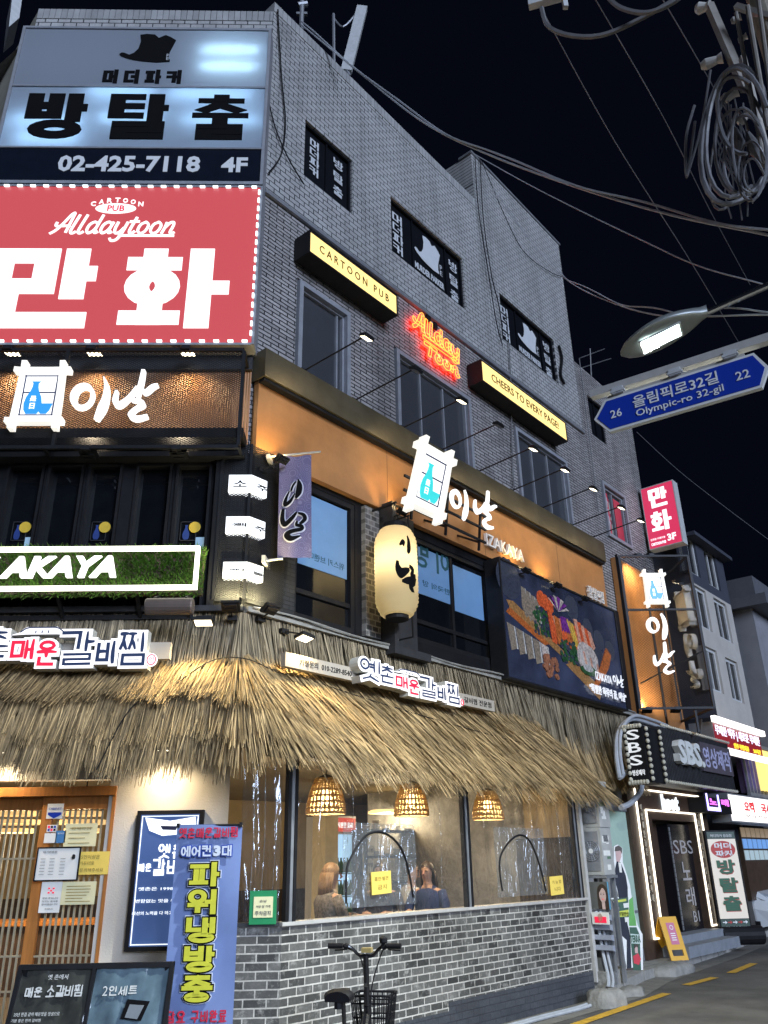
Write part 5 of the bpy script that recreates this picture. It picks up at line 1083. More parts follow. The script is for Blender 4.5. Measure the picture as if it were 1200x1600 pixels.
th_ = Thing('thatched_roof', 'bushy dry straw canopy wrapping the corner above the restaurant front', 'thatched roof', FR, (0, 0, 2.4))
WF = Frame((0, 0, 0), 0)
def tp(name, b, m, label=None): return th_.part(name, b, m, fr=WF, label=label)
def core(b, prof):
    pts = [('f', SF), ('f', 0)]+[('c', k/6) for k in range(1, 6)]+[('s', 0), ('s', SS)]
    for i in range(len(pts)-1):
        for (o0, z0), (o1, z1) in zip(prof, prof[1:]):
            q = [thatch_pos(*pts[i], o0)[0]+Vector((0, 0, z0)), thatch_pos(*pts[i+1], o0)[0]+Vector((0, 0, z0)), thatch_pos(*pts[i+1], o1)[0]+Vector((0, 0, z1)), thatch_pos(*pts[i], o1)[0]+Vector((0, 0, z1))]; b.face(*q)
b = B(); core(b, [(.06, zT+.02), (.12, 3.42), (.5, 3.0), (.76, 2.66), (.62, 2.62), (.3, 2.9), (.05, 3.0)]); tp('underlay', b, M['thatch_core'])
def row2(b, Fp, Sp, jf=(.05, .05), zj=.05, dens=(300, 300), ext=1.0):
    """one tier of straw: corner face, fan round the corner, street face (z base, out base, z tip, out tip, lean)"""
    thatch_row(b, *Fp[:4], dens[0], [('f', SF, 0)], Fp[4], jf[0], zj=zj)
    n = 10
    for k in range(n):
        t = (k+.5)/n; L = [Fp[i]*(1-t)+Sp[i]*t for i in range(5)]; thatch_row(b, *L[:4], (dens[0]+dens[1])/2, [('c', k/n, (k+1)/n)], L[4], jf[0]*(1-t)+jf[1]*t, zj=zj)
    thatch_row(b, *Sp[:4], dens[1], [('s', 0, SS)], Sp[4], jf[1], zj=zj)
b = B(); row2(b, (zT, .13, 3.40, .24, -.03), (zT, .13, 3.42, .24, .02), zj=.02, dens=(260, 260)); tp('upper_layer', b, M['thatch_grey'])
b = B(); row2(b, (3.52, .20, 3.12, .74, -.06), (3.56, .20, 3.02, .66, .10), (.13, .12), dens=(330, 300)); row2(b, (3.40, .26, 3.07, .80, -.07), (3.34, .40, 2.86, .88, .12), (.13, .12), dens=(280, 300)); tp('middle_layer', b, M['thatch'])
b = B(); row2(b, (3.20, .58, 2.68, .86, -.03), (3.10, .60, 2.62, 1.06, .14), (.10, .12), dens=(340, 300)); row2(b, (2.90, .74, 2.40, .90, -.02), (2.86, .82, 2.46, 1.18, .15), (.2, .16), dens=(280, 300)); thatch_row(b, 2.72, .95, 2.34, 1.22, 120, [('s', 0, SS)], .13, .25); tp('lower_layer', b, M['thatch'])
b = B()
for k in range(700):                               # the swept end of the slope
    v_ = random.random(); o0 = .18+.85*v_; z0 = 3.5-.85*v_; s_ = SS-random.uniform(0, .25); p0 = SD.w(s_, -o0, z0); p1 = SD.w(s_+random.uniform(.25, .62), -o0-.26, z0-random.uniform(.28, .42)); blade(b, p0, p1, SD.ux, random.uniform(.01, .018), .03)
tp('gable_end', b, M['thatch'])
th2 = Thing('straw_wall_cover', 'flat grey and tan straw covering on the wall beyond the canopy, under the billboard', 'straw cover', SD, (5.5, 0, 2.7))
S2 = S(985, 1150, .12)[0]
b = B(); thatch_row(b, zT-.03, .10, 3.25, .16, 330, [('s', 5.35, S2)], .0, .05, (.009, .016), .02); th2.part('upper_layer', b, M['thatch_grey'], fr=WF)
b = B(); thatch_row(b, 3.42, .12, 2.74, .30, 420, [('s', 5.45, S2+.02)], .02, .12, (.009, .016), .05); th2.part('lower_layer', b, M['thatch'], fr=WF)
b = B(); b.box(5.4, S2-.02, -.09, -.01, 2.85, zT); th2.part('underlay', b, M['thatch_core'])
b = B(); b.box(-.05, 9.5, -.20, -.01, zT, zT+.055); b.tube([(x, -.22-.02*math.sin(x*1.7), zT+.05+.015*math.sin(x*3)) for x in [k*.25 for k in range(38)]], .012, 5)
solo('eave_board', b, M['concrete'], 'grey ledge board above the straw along the street face', 'ledge board', SD, (0, -.1, zT))
b = B(); b.box(-4.3, .06, -.20, -.01, zT, zT+.06); solo('eave_board', b, M['darkgrey'], 'dark ledge board above the straw on the corner face', 'ledge board', FR, (0, -.1, zT))
# loose cord tied over the straw
b = B(); pts = []
for kind, t, o, z in (('f', -1.05, .98, 2.42), ('f', -.85, .80, 2.98), ('f', -.55, .66, 3.18), ('f', -.2, .40, 3.5), ('c', .5, .34, 3.52), ('s', .25, .34, 3.45), ('s', .8, .36, 3.42), ('s', 1.6, .5, 3.3), ('s', 3.0, .64, 3.16), ('s', 4.6, .72, 3.06)): pts.append(thatch_pos(kind, t, o)[0]+Vector((0, 0, z)))
b.tube(catmull(pts, 6), .006, 5); solo('binding_cord', b, M['black'], 'thin black cord lying across the straw canopy round the corner', 'cord', WF)

# ================================================================== channel letter logo over the straw
CELL = [('옛', 0, .17, .18, 1.0, 0), ('촌', .175, .30, .22, .92, 0), ('매', .315, .43, .18, .66, 1), ('운', .44, .535, .02, .62, 1), ('갈', .55, .71, .02, .84, 0), ('비', .725, .82, .06, .60, 0), ('찜', .83, .965, 0, .80, 0)]
def straw_logo(fr, s0, s1, z0, z1, o, label, board, btexts):
    W_, H_ = s1-s0, z1-z0; t = Thing('channel_sign', label, 'channel letter sign', fr, (s0, -o, z0)); body = B(); lit = B(); ink = B()
    for ch, a, c, d, e, red in CELL:
        X0, X1, Z0, Z1 = s0+W_*a, s0+W_*c, z0+H_*d, z0+H_*e; th = .043*H_/.55
        hangul(body, ch, X0, X1, Z0, Z1, th, -o+.004, .13, grow=.026); hangul(lit, ch, X0, X1, Z0, Z1, th, -o, .003, grow=.025); ink.mi = red; hangul(ink, ch, X0, X1, Z0, Z1, th*.92, -o-.012, .004, jit=.12, brush=True)
    RF = [(.30, .70), (.34, .76), (.36, .86), (.375, .9), (.52, .9), (.535, .86), (.555, .76), (.60, .70), (.52, .72), (.37, .72)]
    pts = [(s0+W_*p, z0+H_*(q+.06)) for p, q in RF]; body.poly(pts, -o+.004, -o+.13); lit.poly(pts, -o-.002, -o+.003)
    ink.mi = 0; ink.ribbon([(s0+W_*.345, z0+H_*.83), (s0+W_*.37, z0+H_*.92), (s0+W_*.39, z0+H_*.945), (s0+W_*.51, z0+H_*.945), (s0+W_*.53, z0+H_*.92), (s0+W_*.555, z0+H_*.83)], .012, -o-.006, -o-.002)
    for q in (.42, .45, .48): ink.ribbon([(s0+W_*q, z0+H_*.80), (s0+W_*q, z0+H_*.87)], .01, -o-.006, -o-.002)
    lit.disc(s0+W_*.99, z0+H_*.14, .07*H_/.55, .085*H_/.55, -o-.001, -o+.02); ink.mi = 1; rr = .055*H_/.55
    ink.ribbon([(s0+W_*.99+rr*math.cos(k*.42), z0+H_*.14+rr*1.2*math.sin(k*.42)) for k in range(15)], .008, -o-.007, -o-.002, closed=True); ink.text('인', s0+W_*.99-.022, s0+W_*.99+.022, z0+H_*.14-.028, z0+H_*.14+.028, -o-.007, .003)
    t.part('letter_body', body, M['side_white']); t.part('lit_face', lit, glow('logo_white', (1, .98, 1), 1.15) if 'logo_white' not in bpy.data.materials else bpy.data.materials['logo_white']); t.part('lettering', ink, [M['navy_print'], M['red_print']])
    b = B(); a, c, d, e = board; b.box(a, c, -o+.13, -o+.20, d, e); bd = t.part('backing_board', b, mat('beige_board', (.42, .37, .31), .55, var=.06) if 'beige_board' not in bpy.data.materials else bpy.data.materials['beige_board'])
    tb = B()
    for txt, p, q, r, u_ in btexts: tb.text(txt, p, q, r, u_, -o+.124, .004, .0)
    if tb.v: t.part('lettering', tb, M['letterblack'], label='dark small letters on the backing board')
    return t
o = .62
s0, s1 = S(562, 1060, o)[0], S(722, 1080, o)[0]; z0 = S(650, 1087, o)[1]; z1 = S(575, 1030, o)[1]
ob = .48; bz1 = S(455, 1021, ob)[1]; bz0 = S(455, 1043, ob)[1]; bs0 = S(445, 1030, ob)[0]; bs1 = S(771, 1095, ob)[0]
straw_logo(SD, s0, s1, z0, z1, o, 'glowing white outlined brush letters beside the phone number board on the straw canopy', (bs0, bs1, bz0, bz1),
           [('가맹문의  010-2289-8540', S(467, 1035, ob)[0], S(548, 1045, ob)[0], bz0+(bz1-bz0)*.25, bz0+(bz1-bz0)*.75), ('갈비찜 전문점', S(724, 1090, ob)[0], S(766, 1098, ob)[0], bz0+(bz1-bz0)*.25, bz0+(bz1-bz0)*.75)])
o = .60; x1 = F(242, 1010, o)[0]; xm = F(-85, 1010, o)[0]; z0 = F(150, 1041, o)[1]; z1 = F(60, 977, o)[1]
bx1 = F(266, 1020, .46)[0]; straw_logo(FR, xm, x1, z0, z1, o, 'glowing white outlined brush letters on the corner face of the straw canopy', (xm-.3, bx1, F(240, 1030, .46)[1], F(240, 1004, .46)[1]), [])
# floodlights lighting the straw
x, z = F(317, 972, .55); floodlight('floodlight', 'bright square floodlight over the straw on the corner face, lighting it yellow', FR, (x, -.2, z+.14), (x, -.52, z), (0, -.2, -1), 78, (1, .77, .38), 'floodlights over the straw canopy', w_=.20, h_=.15, cone=150)
s_, z = S(479, 997, .55); floodlight('floodlight', 'bright square floodlight over the straw beside the phone number board', SD, (s_, -.2, z+.14), (s_, -.52, z), (-.1, -.2, -1), 78, (1, .78, .40), 'floodlights over the straw canopy', w_=.18, h_=.14, cone=150)
for nm in bpy.data.objects:
    if nm.name.startswith('floodlight') and 'over the straw' in (nm.get('label') or ''): pass

# ================================================================== plastic curtains
VIN = glass('clear_vinyl', (.90, .91, .90), .55, .08, .55, 3.2, milk=.022); VIN2 = glass('clear_vinyl_flap', (.86, .88, .88), .4, .10, .8, 6, milk=.085)
def curtain(label, fr, x0, x1, z0, z1, y, ph):
    nx, nz = 24, 14; b = B(); P = []
    for j in range(nz+1):
        for i in range(nx+1):
            u_, v_ = i/nx, j/nz; P.append((x0+(x1-x0)*u_, y+.012*math.sin(u_*11+ph+v_*2)+.008*math.sin(u_*23+v_*5+ph), z0+(z1-z0)*v_))
    b.idx(P, [(j*(nx+1)+i, j*(nx+1)+i+1, (j+1)*(nx+1)+i+1, (j+1)*(nx+1)+i) for j in range(nz) for i in range(nx)])
    t = Thing('plastic_curtain', label, 'plastic curtain', fr, (x0, y, z0)); t.part('sheet', b, VIN, smooth=True)
    sm = B()
    for q in (.28, .55, .82): sm.tube([(x0+(x1-x0)*q, y-.016, z0+.02), (x0+(x1-x0)*q+.02, y-.018, (z0+z1)/2), (x0+(x1-x0)*q, y-.016, z1)], .0025, 4)
    t.part('seam', sm, VIN2); return t
c1 = curtain('clear plastic curtain with an arched zip flap, nearest the corner', SD, .14, 2.74, zs+.03, 2.62, -EX-.01, 0)
c2 = curtain('clear plastic curtain with an arched zip flap, at the far end by the air conditioners', SD, 2.86, 5.30, zs+.03, 2.62, -EX-.01, 2)
c3 = curtain('narrow clear plastic curtain on the corner face behind the blue banner', FR, fx0, fx1-.03, zs+.03, 2.5, fy-.01, 1)
def flap(t, rect, arch):
    P = [S(*p, EX+.045) for p in rect]; x0, x1 = (P[0][0]+P[3][0])/2, (P[1][0]+P[2][0])/2; z1, z0 = (P[0][1]+P[1][1])/2, (P[2][1]+P[3][1])/2
    nx, nz = 8, 8; b = B(); b.idx([(x0+(x1-x0)*i/nx, -EX-.045-.006*math.sin(i*1.3+j*.8), z0+(z1-z0)*j/nz) for j in range(nz+1) for i in range(nx+1)], [(j*(nx+1)+i, j*(nx+1)+i+1, (j+1)*(nx+1)+i+1, (j+1)*(nx+1)+i) for j in range(nz) for i in range(nx)])
    t.part('flap', b, VIN2, smooth=True); A = [S(*p, EX+.055) for p in arch]; b = B(); b.tube([(x, -EX-.055, z) for x, z in [(q[0], q[1]) for q in catmull([(p[0], p[1]) for p in A], 5)]], .011, 6); t.part('zip', b, M['black'])
flap(c1, [(532, 1285), (646, 1288), (653, 1411), (540, 1420)], [(541, 1412), (541, 1372), (546, 1345), (568, 1309), (592, 1300), (616, 1312), (634, 1342), (646, 1402)])
flap(c2, [(768, 1292), (847, 1295), (859, 1399), (781, 1400)], [(785, 1392), (781, 1362), (783, 1335), (800, 1311), (815, 1305), (829, 1316), (843, 1351), (853, 1392)])
def paper(name, fr, px, o, matl, label, cat, texts=(), txm='letterblack', group=None, tilt=0, extra=None):
    P = [onfr(fr, *p, o) for p in px]; x0, x1 = P[0][0], P[1][0]; z1, z0 = P[0][1], P[1][1]
    b = B(); b.box(x0, x1, -o, -o+.004, z0, z1); b.mi = 1; w_, h_ = x1-x0, z1-z0
    for txt, a, c, d, e in texts: b.text(txt, x0+w_*a, x0+w_*c, z0+h_*d, z0+h_*e, -o-.003, .002)
    if extra: extra(b, x0, x1, z0, z1)
    if tilt: b.v = [(x+(z-z0)*tilt, y, z-(x-x0)*tilt) for x, y, z in b.v]
    return solo(name, b, [matl, M[txm] if isinstance(txm, str) else txm]+[M['black'], M['signblue'], M['red_print']], label, cat, fr, (x0, -o, z0), group)
faint = mat('faded_ink', (.30, .20, .04), .8); faintk = mat('grey_ink', (.2, .19, .17), .8)
paper('paper_note', SD, ((581, 1363), (612, 1397)), EX+.075, M['yellowpaper'], 'yellow note stuck inside the arched flap nearest the corner', 'note', (('흡연·발견', .15, .85, .6, .78), ('금지', .3, .75, .2, .42)), faint, tilt=-.04)
paper('paper_note', SD, ((859, 1370), (882, 1398)), EX+.05, M['yellowpaper'], 'yellow note stuck beside the arched flap at the far end', 'note', (('가 능 합', .15, .85, .6, .78), ('니다', .3, .75, .2, .42)), faint, tilt=-.03)
def grn(b, x0, x1, z0, z1):
    b.mi = 2
b = B(); a = F(391, 1392, -fy+.05); c = F(431, 1444, -fy+.05); b.box(a[0], c[0], fy-.05, fy-.03, c[1], a[1]); b.mi = 1; w_, h_ = c[0]-a[0], a[1]-c[1]; b.box(a[0]+w_*.15, c[0]-w_*.13, fy-.056, fy-.04, c[1]+h_*.2, a[1]-h_*.18); b.mi = 2
b.text('손님', a[0]+w_*.38, a[0]+w_*.62, c[1]+h_*.66, c[1]+h_*.73, fy-.06, .003); b.text('식당 앞 가게', a[0]+w_*.25, a[0]+w_*.78, c[1]+h_*.5, c[1]+h_*.57, fy-.06, .003); b.text('주차금지', a[0]+w_*.22, a[0]+w_*.8, c[1]+h_*.27, c[1]+h_*.40, fy-.06, .003, .01)
solo('parking_notice', b, [M['green'], M['paper'], faintk], 'green framed parking notice at the foot of the narrow curtain', 'notice', FR, (a[0], fy-.05, c[1]))

# ================================================================== inside the dining room
WICK = translucent('wicker', (.86, .66, .36))
for (px, py, w_), lb in zip(((509, 1271, .43), (643, 1274, .42), (763, 1280, .42)), ('lit wicker pendant lamp behind the curtain nearest the corner, leftmost of three', 'lit wicker pendant lamp behind the right part of the first curtain', 'lit wicker pendant lamp behind the far curtain')):
    s_, z = S(px, py, -.1); t = Thing('pendant_lamp', lb, 'pendant lamp', SD, (s_, .1, z), 'wicker pendant lamps')
    b = B(); R0, R1, H_ = w_/2, w_*.27, .36
    for k in range(26):
        a = 2*math.pi*k/26; pts = [(s_+math.cos(a)*(R1+(R0-R1)*math.sin(q*1.57)), .1+math.sin(a)*(R1+(R0-R1)*math.sin(q*1.57)), z+H_*(1-q)) for q in (0, .25, .5, .75, 1)]; b.tube(pts, .014, 4)
    for q in (0, .14, .32, .5, .68, .86, 1): rr = R1+(R0-R1)*math.sin(q*1.57); b.tube([(s_+math.cos(2*math.pi*k/24)*rr, .1+math.sin(2*math.pi*k/24)*rr, z+H_*(1-q)) for k in range(24)], .011, 4, closed=True)
    t.part('shade', b, WICK); b = B(); b.lathe([(.02, .1), (.055, .16), (.05, .22), (.02, .26)], (s_, .1, z), 12); t.part('bulb', b, glow('pendant_bulb', (1, .72, .35), 9) if 'pendant_bulb' not in bpy.data.materials else bpy.data.materials['pendant_bulb'])
    b = B(); b.tube([(s_, .1, z+.25), (s_, .1, 2.71)], .006, 5); b.lathe([(R1, H_-.005), (R1*.6, H_+.03), (.02, H_+.05)], (s_, .1, z), 16); t.part('cord', b, M['black'])
    lamp('POINT', t.o, (0, 0, .10), (0, 0, -1), 85, (1, .80, .52), .05)
s_, z = S(605, 1271, -2.2)
b = B(); b.lathe([(.30, 0), (.30, .03), (.25, .05)], (s_, 2.2, min(z, 2.6)), 20); solo('ceiling_lamp', b, glow('warm_ceiling_lamp', (1, .68, .28), 2.0), 'round warm lamp glowing at the back of the dining room', 'ceiling lamp', SD, (s_, 2.2, min(z, 2.6))); lamp('POINT', bpy.data.objects['ceiling_lamp'], (0, 0, -.12), (0, 0, -1), 75, (1, .82, .55), .1)
def cooler(lab, px0, px1, pyt, y, col, ht, rot=0):
    s0, z1 = S(px0, pyt, -y); s1 = S(px1, pyt, -y)[0]; t = Thing('drinks_cooler', lab, 'drinks cooler', SD, (s0, y, .06)); b = B(); b.box(s0, s1, y, y+.55, .06, z1); t.part('cabinet', b, M['white'])
    b = B(); b.box(s0+.04, s1-.04, y-.012, y, .5, z1-.26); t.part('door', b, glow('cooler_'+str(px0), col, 1.15)); b = B(); b.box(s0+.02, s1-.02, y-.014, y-.001, z1-.22, z1-.03); b.mi = 1; b.text('시원한 음료', s0+.08, s1-.08, z1-.17, z1-.09, y-.02, .004, .02); t.part('header', b, [glow('cooler_head_'+str(px0), (.02, .13, .8) if px0 > 600 else (.7, .05, .03), .8), M['white_glow']])
    b = B()
    for r in range(4):
        for k in range(6):
            x = s0+.08+(s1-s0-.16)*k/5; zz = .62+r*.3; b.lathe([(.03, zz), (.03, zz+.12), (.012, zz+.17), (.012, zz+.2)], (x, y-.03, 0), 8)
        b.box(s0+.04, s1-.04, y-.06, y-.013, .6+r*.3, .612+r*.3)
    t.part('bottles', b, mat('bottle_glass_'+str(px0), (.03, .10, .04), .2))
cooler('drinks cooler with a red header glowing behind the curtain nearest the corner', 520, 556, 1274, 2.3, (.45, .72, 1), 1.9)
cooler('drinks cooler with a blue header glowing behind the first curtain, by its far post', 658, 699, 1276, 2.4, (.45, .62, .75), 1.9)
b = B(); p = S(503, 1400, -2.0); b.box(p[0], p[0]+.26, 1.95, 2.2, .06, 2.72); solo('inner_column', b, mat('column_yellow', (.72, .60, .34), .7), 'pale yellowish column inside the dining room beside the red cooler', 'column', SD, (p[0], 2.1, .06), kind='structure')
b = B(); q0 = S(738, 1400, -1.6)[0]; q1 = S(912, 1400, -1.6)[0]; b.box(q0, q1, 1.6, 1.7, .36, 1.95); b.mi = 1; b.box(q0, q1, 1.58, 1.72, 1.95, 1.99); b.mi = 0; b.box(5.33, 5.38, -.72, .12, .36, 1.92); solo('partition', b, [mat('brown_partition', (.035, .027, .022), .7), M['wood']], 'dark brown partition behind the far curtain', 'partition', SD, (q0, 2.4, .06))

def person(lab, fr, x, y, face, top, hairm, long_hair=False, lean=0):
    """seated figure; the skin modifier grows one continuous body, hands on the table edge"""
    me = bpy.data.meshes.new('person'); V = []; E = []; R = []
    def v(p, r, par=None):
        V.append(p); R.append(r if isinstance(r, tuple) else (r, r)); 
        if par is not None: E.append((par, len(V)-1))
        return len(V)-1
    pel = v((0, 0, .52), (.16, .12)); wa = v((0, -.02, .68), (.14, .105), pel); ch = v((0, -.05-lean*.3, .90), (.165, .11), wa); nb = v((0, -.06-lean*.5, 1.03), (.065, .06), ch); nk = v((0, -.07-lean*.6, 1.09), (.05, .05), nb)
    hd = v((0, -.09-lean*.75, 1.17), (.072, .085), nk); hm = v((0, -.08-lean*.8, 1.24), (.078, .095), hd); ht = v((0, -.07-lean*.8, 1.30), (.055, .065), hm)
    for s_ in (-1, 1):
        sh = v((s_*.19, -.05-lean*.35, .97), .055, ch); el = v((s_*.25, -.13-lean*.3, .73), .042, sh); wr = v((s_*.13, -.36-lean*.3, .77), .028, el); pm = v((s_*.10, -.44-lean*.3, .775), (.036, .018), wr)
        for k, (dx, ln) in enumerate(((-.028, .075), (-.010, .085), (.010, .080), (.027, .062))): f1 = v((s_*.10+dx, -.49-lean*.3, .775), .0085, pm); f2 = v((s_*.10+dx*1.1, -.49-ln*.5-lean*.3, .768), .008, f1); v((s_*.10+dx*1.1, -.49-ln-lean*.3, .75), .0065, f2)
        th_ = v((s_*.10-s_*.042, -.42-lean*.3, .772), .010, pm); v((s_*.10-s_*.058, -.46-lean*.3, .765), .008, th_)
        hp = v((s_*.10, -.06, .50), .095, pel); kn = v((s_*.13, -.46, .50), .065, hp); an = v((s_*.13, -.42, .12), .04, kn); v((s_*.13, -.56, .075), (.04, .03), an)
    me.from_pydata(V, E, []); me.update(); o = bpy.data.objects.new('person', me); COL.objects.link(o)
    md = o.modifiers.new('skin', 'SKIN'); me.skin_vertices.new() if not me.skin_vertices else None
    for i, r in enumerate(R): me.skin_vertices[0].data[i].radius = r
    me.skin_vertices[0].data[0].use_root = True
    sb = o.modifiers.new('sub', 'SUBSURF'); sb.levels = 1; sb.render_levels = 1; me.materials.append(M['skin'])
    o.location = fr.w(x, y, .32); o.rotation_euler = (0, 0, fr.a+face); tag(o, lab, 'person', 'diners behind the plastic curtains')
    hy = -.08-lean*.8
    b = B(); n = 16
    for j in range(9):
        th1 = math.pi*.62*j/9; th2 = math.pi*.62*(j+1)/9
        for k in range(n):
            a0, a1 = 2*math.pi*k/n, 2*math.pi*(k+1)/n
            def hp_(th, a):
                fr_ = .5-.5*math.sin(a); lim = th*(.55+.45*(1-max(0, -math.sin(a))))
                return (.092*math.sin(lim)*math.cos(a), hy+.015+.108*math.sin(lim)*math.sin(a), 1.215+.115*math.cos(lim))
            b.face(hp_(th1, a0), hp_(th2, a0), hp_(th2, a1), hp_(th1, a1))
    if long_hair:
        for k in range(60): a = random.uniform(.05, math.pi-.05); c_, s2 = math.cos(a)*.093, math.sin(a)*.10; b.tube([(c_, hy+.02+s2, 1.22), (c_*1.1, hy+.04+s2*1.05, 1.1), (c_*1.15+random.uniform(-.02, .02), hy+.05+s2, .93+random.uniform(-.05, .05))], [.014, .014, .004], 4)
    sub(o, 'hair', b, hairm, smooth=True)
    b = B(); b.lathe([(.165, .56), (.168, .68), (.19, .82), (.205, .92), (.17, .985), (.085, 1.045)], (0, -.035-lean*.3, 0), 20); b.v = [(px_, (py_+.035)*.72-.035-lean*.55*(pz_-.6), pz_) for px_, py_, pz_ in b.v]
    for s_ in (-1, 1): b.tube([(s_*.17, -.05-lean*.3, .975), (s_*.235, -.09-lean*.3, .84), (s_*.258, -.14-lean*.3, .725), (s_*.17, -.29-lean*.3, .765)], [.066, .060, .056, .045], 10)
    sub(o, 'shirt', b, top, smooth=True)
    b = B()
    for s_ in (-1, 1): b.disc(s_*.03, 1.215, .012, .007, hy-.112, hy-.085, 8); b.box(s_*.03-.015, s_*.03+.015, hy-.110, hy-.085, 1.235, 1.240)
    sub(o, 'eyes', b, M['hair']); b = B(); b.tube([(0, hy-.10, 1.215), (0, hy-.124, 1.175), (0, hy-.105, 1.165)], [.009, .014, .012], 6); b.box(-.022, .022, hy-.106, hy-.08, 1.133, 1.143); sub(o, 'nose_and_mouth', b, mat('lips', (.42, .2, .16), .5) if 'lips' not in bpy.data.materials else bpy.data.materials['lips'])
    return o
pp = lambda px, y: S(px, 1400, -y)[0]
person('diner with long light brown hair sitting behind the first curtain, nearest the corner', SD, pp(508, .35), .35, R_(70), mat('patterned_shirt', (.16, .14, .13), .8, var=.7, scale=30), M['hair_brown'], True)
person('dark haired diner in dark clothes behind the arched flap nearest the corner', SD, pp(598, .6), .6, R_(-60), M['cloth_dark'], M['hair'], False, .1)
person('dark haired diner in a navy jacket behind the first curtain, by its far post', SD, pp(672, .3), .3, R_(-75), mat('navy_jacket', (.015, .03, .10), .8), M['hair'], True)
person('diner in pale clothes further inside behind the arched flap nearest the corner', SD, pp(636, 1.0), 1.0, R_(20), M['cloth_white'], M['hair'], False)
def table_set(lab, s_, y, SD=Frame(SD.w(0, 0, .3), SD.a)):
    t = Thing('dining_table', lab, 'table', SD, (s_, y, .06)); b = B(); b.box(s_-.5, s_+.5, y-.32, y+.32, .70, .735); t.part('tabletop', b, M['wood'])
    for sx in (-.44, .44):
        for sy in (-.27, .27): b = B(); b.box(s_+sx-.02, s_+sx+.02, y+sy-.02, y+sy+.02, .06, .70); t.part('leg', b, M['blackmetal'])
    for sx in (-1, 1):
        c = Thing('dining_stool', lab.replace('wooden table', 'round stool').replace('where diners sit', ('corner side' if sx < 0 else 'far side')), 'stool', SD, (s_+sx*.72, y+.02, .06), 'stools in the dining room'); b = B(); b.lathe([(.16, .44), (.17, .46), (.16, .48)], (s_+sx*.72, y+.02, 0), 18); c.part('seat', b, M['black'])
        for a in range(4): b = B(); b.tube([(s_+sx*.72+.1*math.cos(a*1.57+.78), y+.02+.1*math.sin(a*1.57+.78), .44), (s_+sx*.72+.16*math.cos(a*1.57+.78), y+.02+.16*math.sin(a*1.57+.78), .06)], .012, 6); c.part('leg', b, M['chrome'])


b = B(); pA, pB = Bq+(Cq-Bq)*.02, Cq; dv = (pB-pA); b.face(*[(p.x-.03*0, p.y-.03, z) for p, z in ((pA, .36), (pB, .36), (pB, 1.25), (pA, 1.25))]); solo('wainscot', b, mat('wainscot_wood', (.045, .028, .02), .5, var=.3, scale=4), 'dark wood panelling along the foot of the dining room back wall', 'wainscot', SD, kind='structure')
def wallsheet(lab, px, y, col, txts):
    a, c = S(*px[0], -y), S(*px[1], -y); b = B(); b.box(a[0], c[0], y-.01, y, c[1], a[1]); b.mi = 1; h_ = a[1]-c[1]; w_ = c[0]-a[0]
    for k, tx in enumerate(txts): b.text(tx, a[0]+w_*.1, c[0]-w_*.1, a[1]-h_*(.25+.28*k), a[1]-h_*(.1+.28*k), y-.014, .003)
    solo('menu_sheet', b, [mat('menu_'+col[0], col[1], .6), M['letterblack']], lab, 'menu sheet', SD, (a[0], y, c[1]))
wallsheet('pale menu sheet on the column side wall behind the arched flap nearest the corner', ((566, 1322), (584, 1362)), 2.05, ('sheet_pale', (.62, .56, .42)), ('갈비찜', '소 중 대', '공기밥'))
wallsheet('yellowish menu sheet under the blue cooler header behind the first curtain', ((668, 1352), (690, 1385)), 2.0, ('sheet_yellow', (.62, .48, .16)), ('메뉴', '주류'))
b = B(); q0 = S(574, 1300, -2.0)[0]; q1 = S(650, 1300, -2.0)[0]
for k in range(3): z = 1.35+.36*k; b.box(q0, q1, 2.0, 2.3, z, z+.03)
b.box(q0-.03, q0, 2.0, 2.3, .36, 2.1); b.box(q1, q1+.03, 2.0, 2.3, .36, 2.1); t = Thing('wall_shelf', 'dark kitchen shelf with stacked bowls behind the first curtain', 'shelf', SD, (q0, 2.0, .36)); t.part('frame', b, M['darkgrey']); b = B(); rb = random.Random(5)
for k in range(3):
    for j in range(5):
        cx = q0+.1+(q1-q0-.2)*j/4; zz_ = 1.381+.36*k
        for i in range(rb.randint(1, 4)): b.lathe([(.03, zz_+.035*i), (.07, zz_+.03+.035*i), (.066, zz_+.032+.035*i)], (cx, 2.12, 0), 12)
t.part('bowls', b, M['white'])
for k, (px, y, lb) in enumerate(((538, .40, 'steel pot of stew on the table behind the curtain nearest the corner'), (660, .85, 'steel pot of stew on the table by the far post of the first curtain'))):
    s_ = S(px, 1400, -y)[0]; b = B(); b.lathe([(.10, 1.035), (.13, 1.05), (.13, 1.12), (.135, 1.125), (.12, 1.12), (.115, 1.08)], (s_, y, 0), 18)
    for sx in (-1, 1): b.tube([(s_+sx*.13, y-.03, 1.10), (s_+sx*.17, y, 1.105), (s_+sx*.13, y+.03, 1.10)], .008, 5)
    solo('stew_pot', b, M['chrome'], lb, 'pot', SD, (s_, y, 1.035))
table_set('wooden table where diners sit behind the curtain nearest the corner', pp(555, .45), .45); table_set('wooden table where diners sit by the far post of the first curtain', pp(650, .5)+.25, .9)

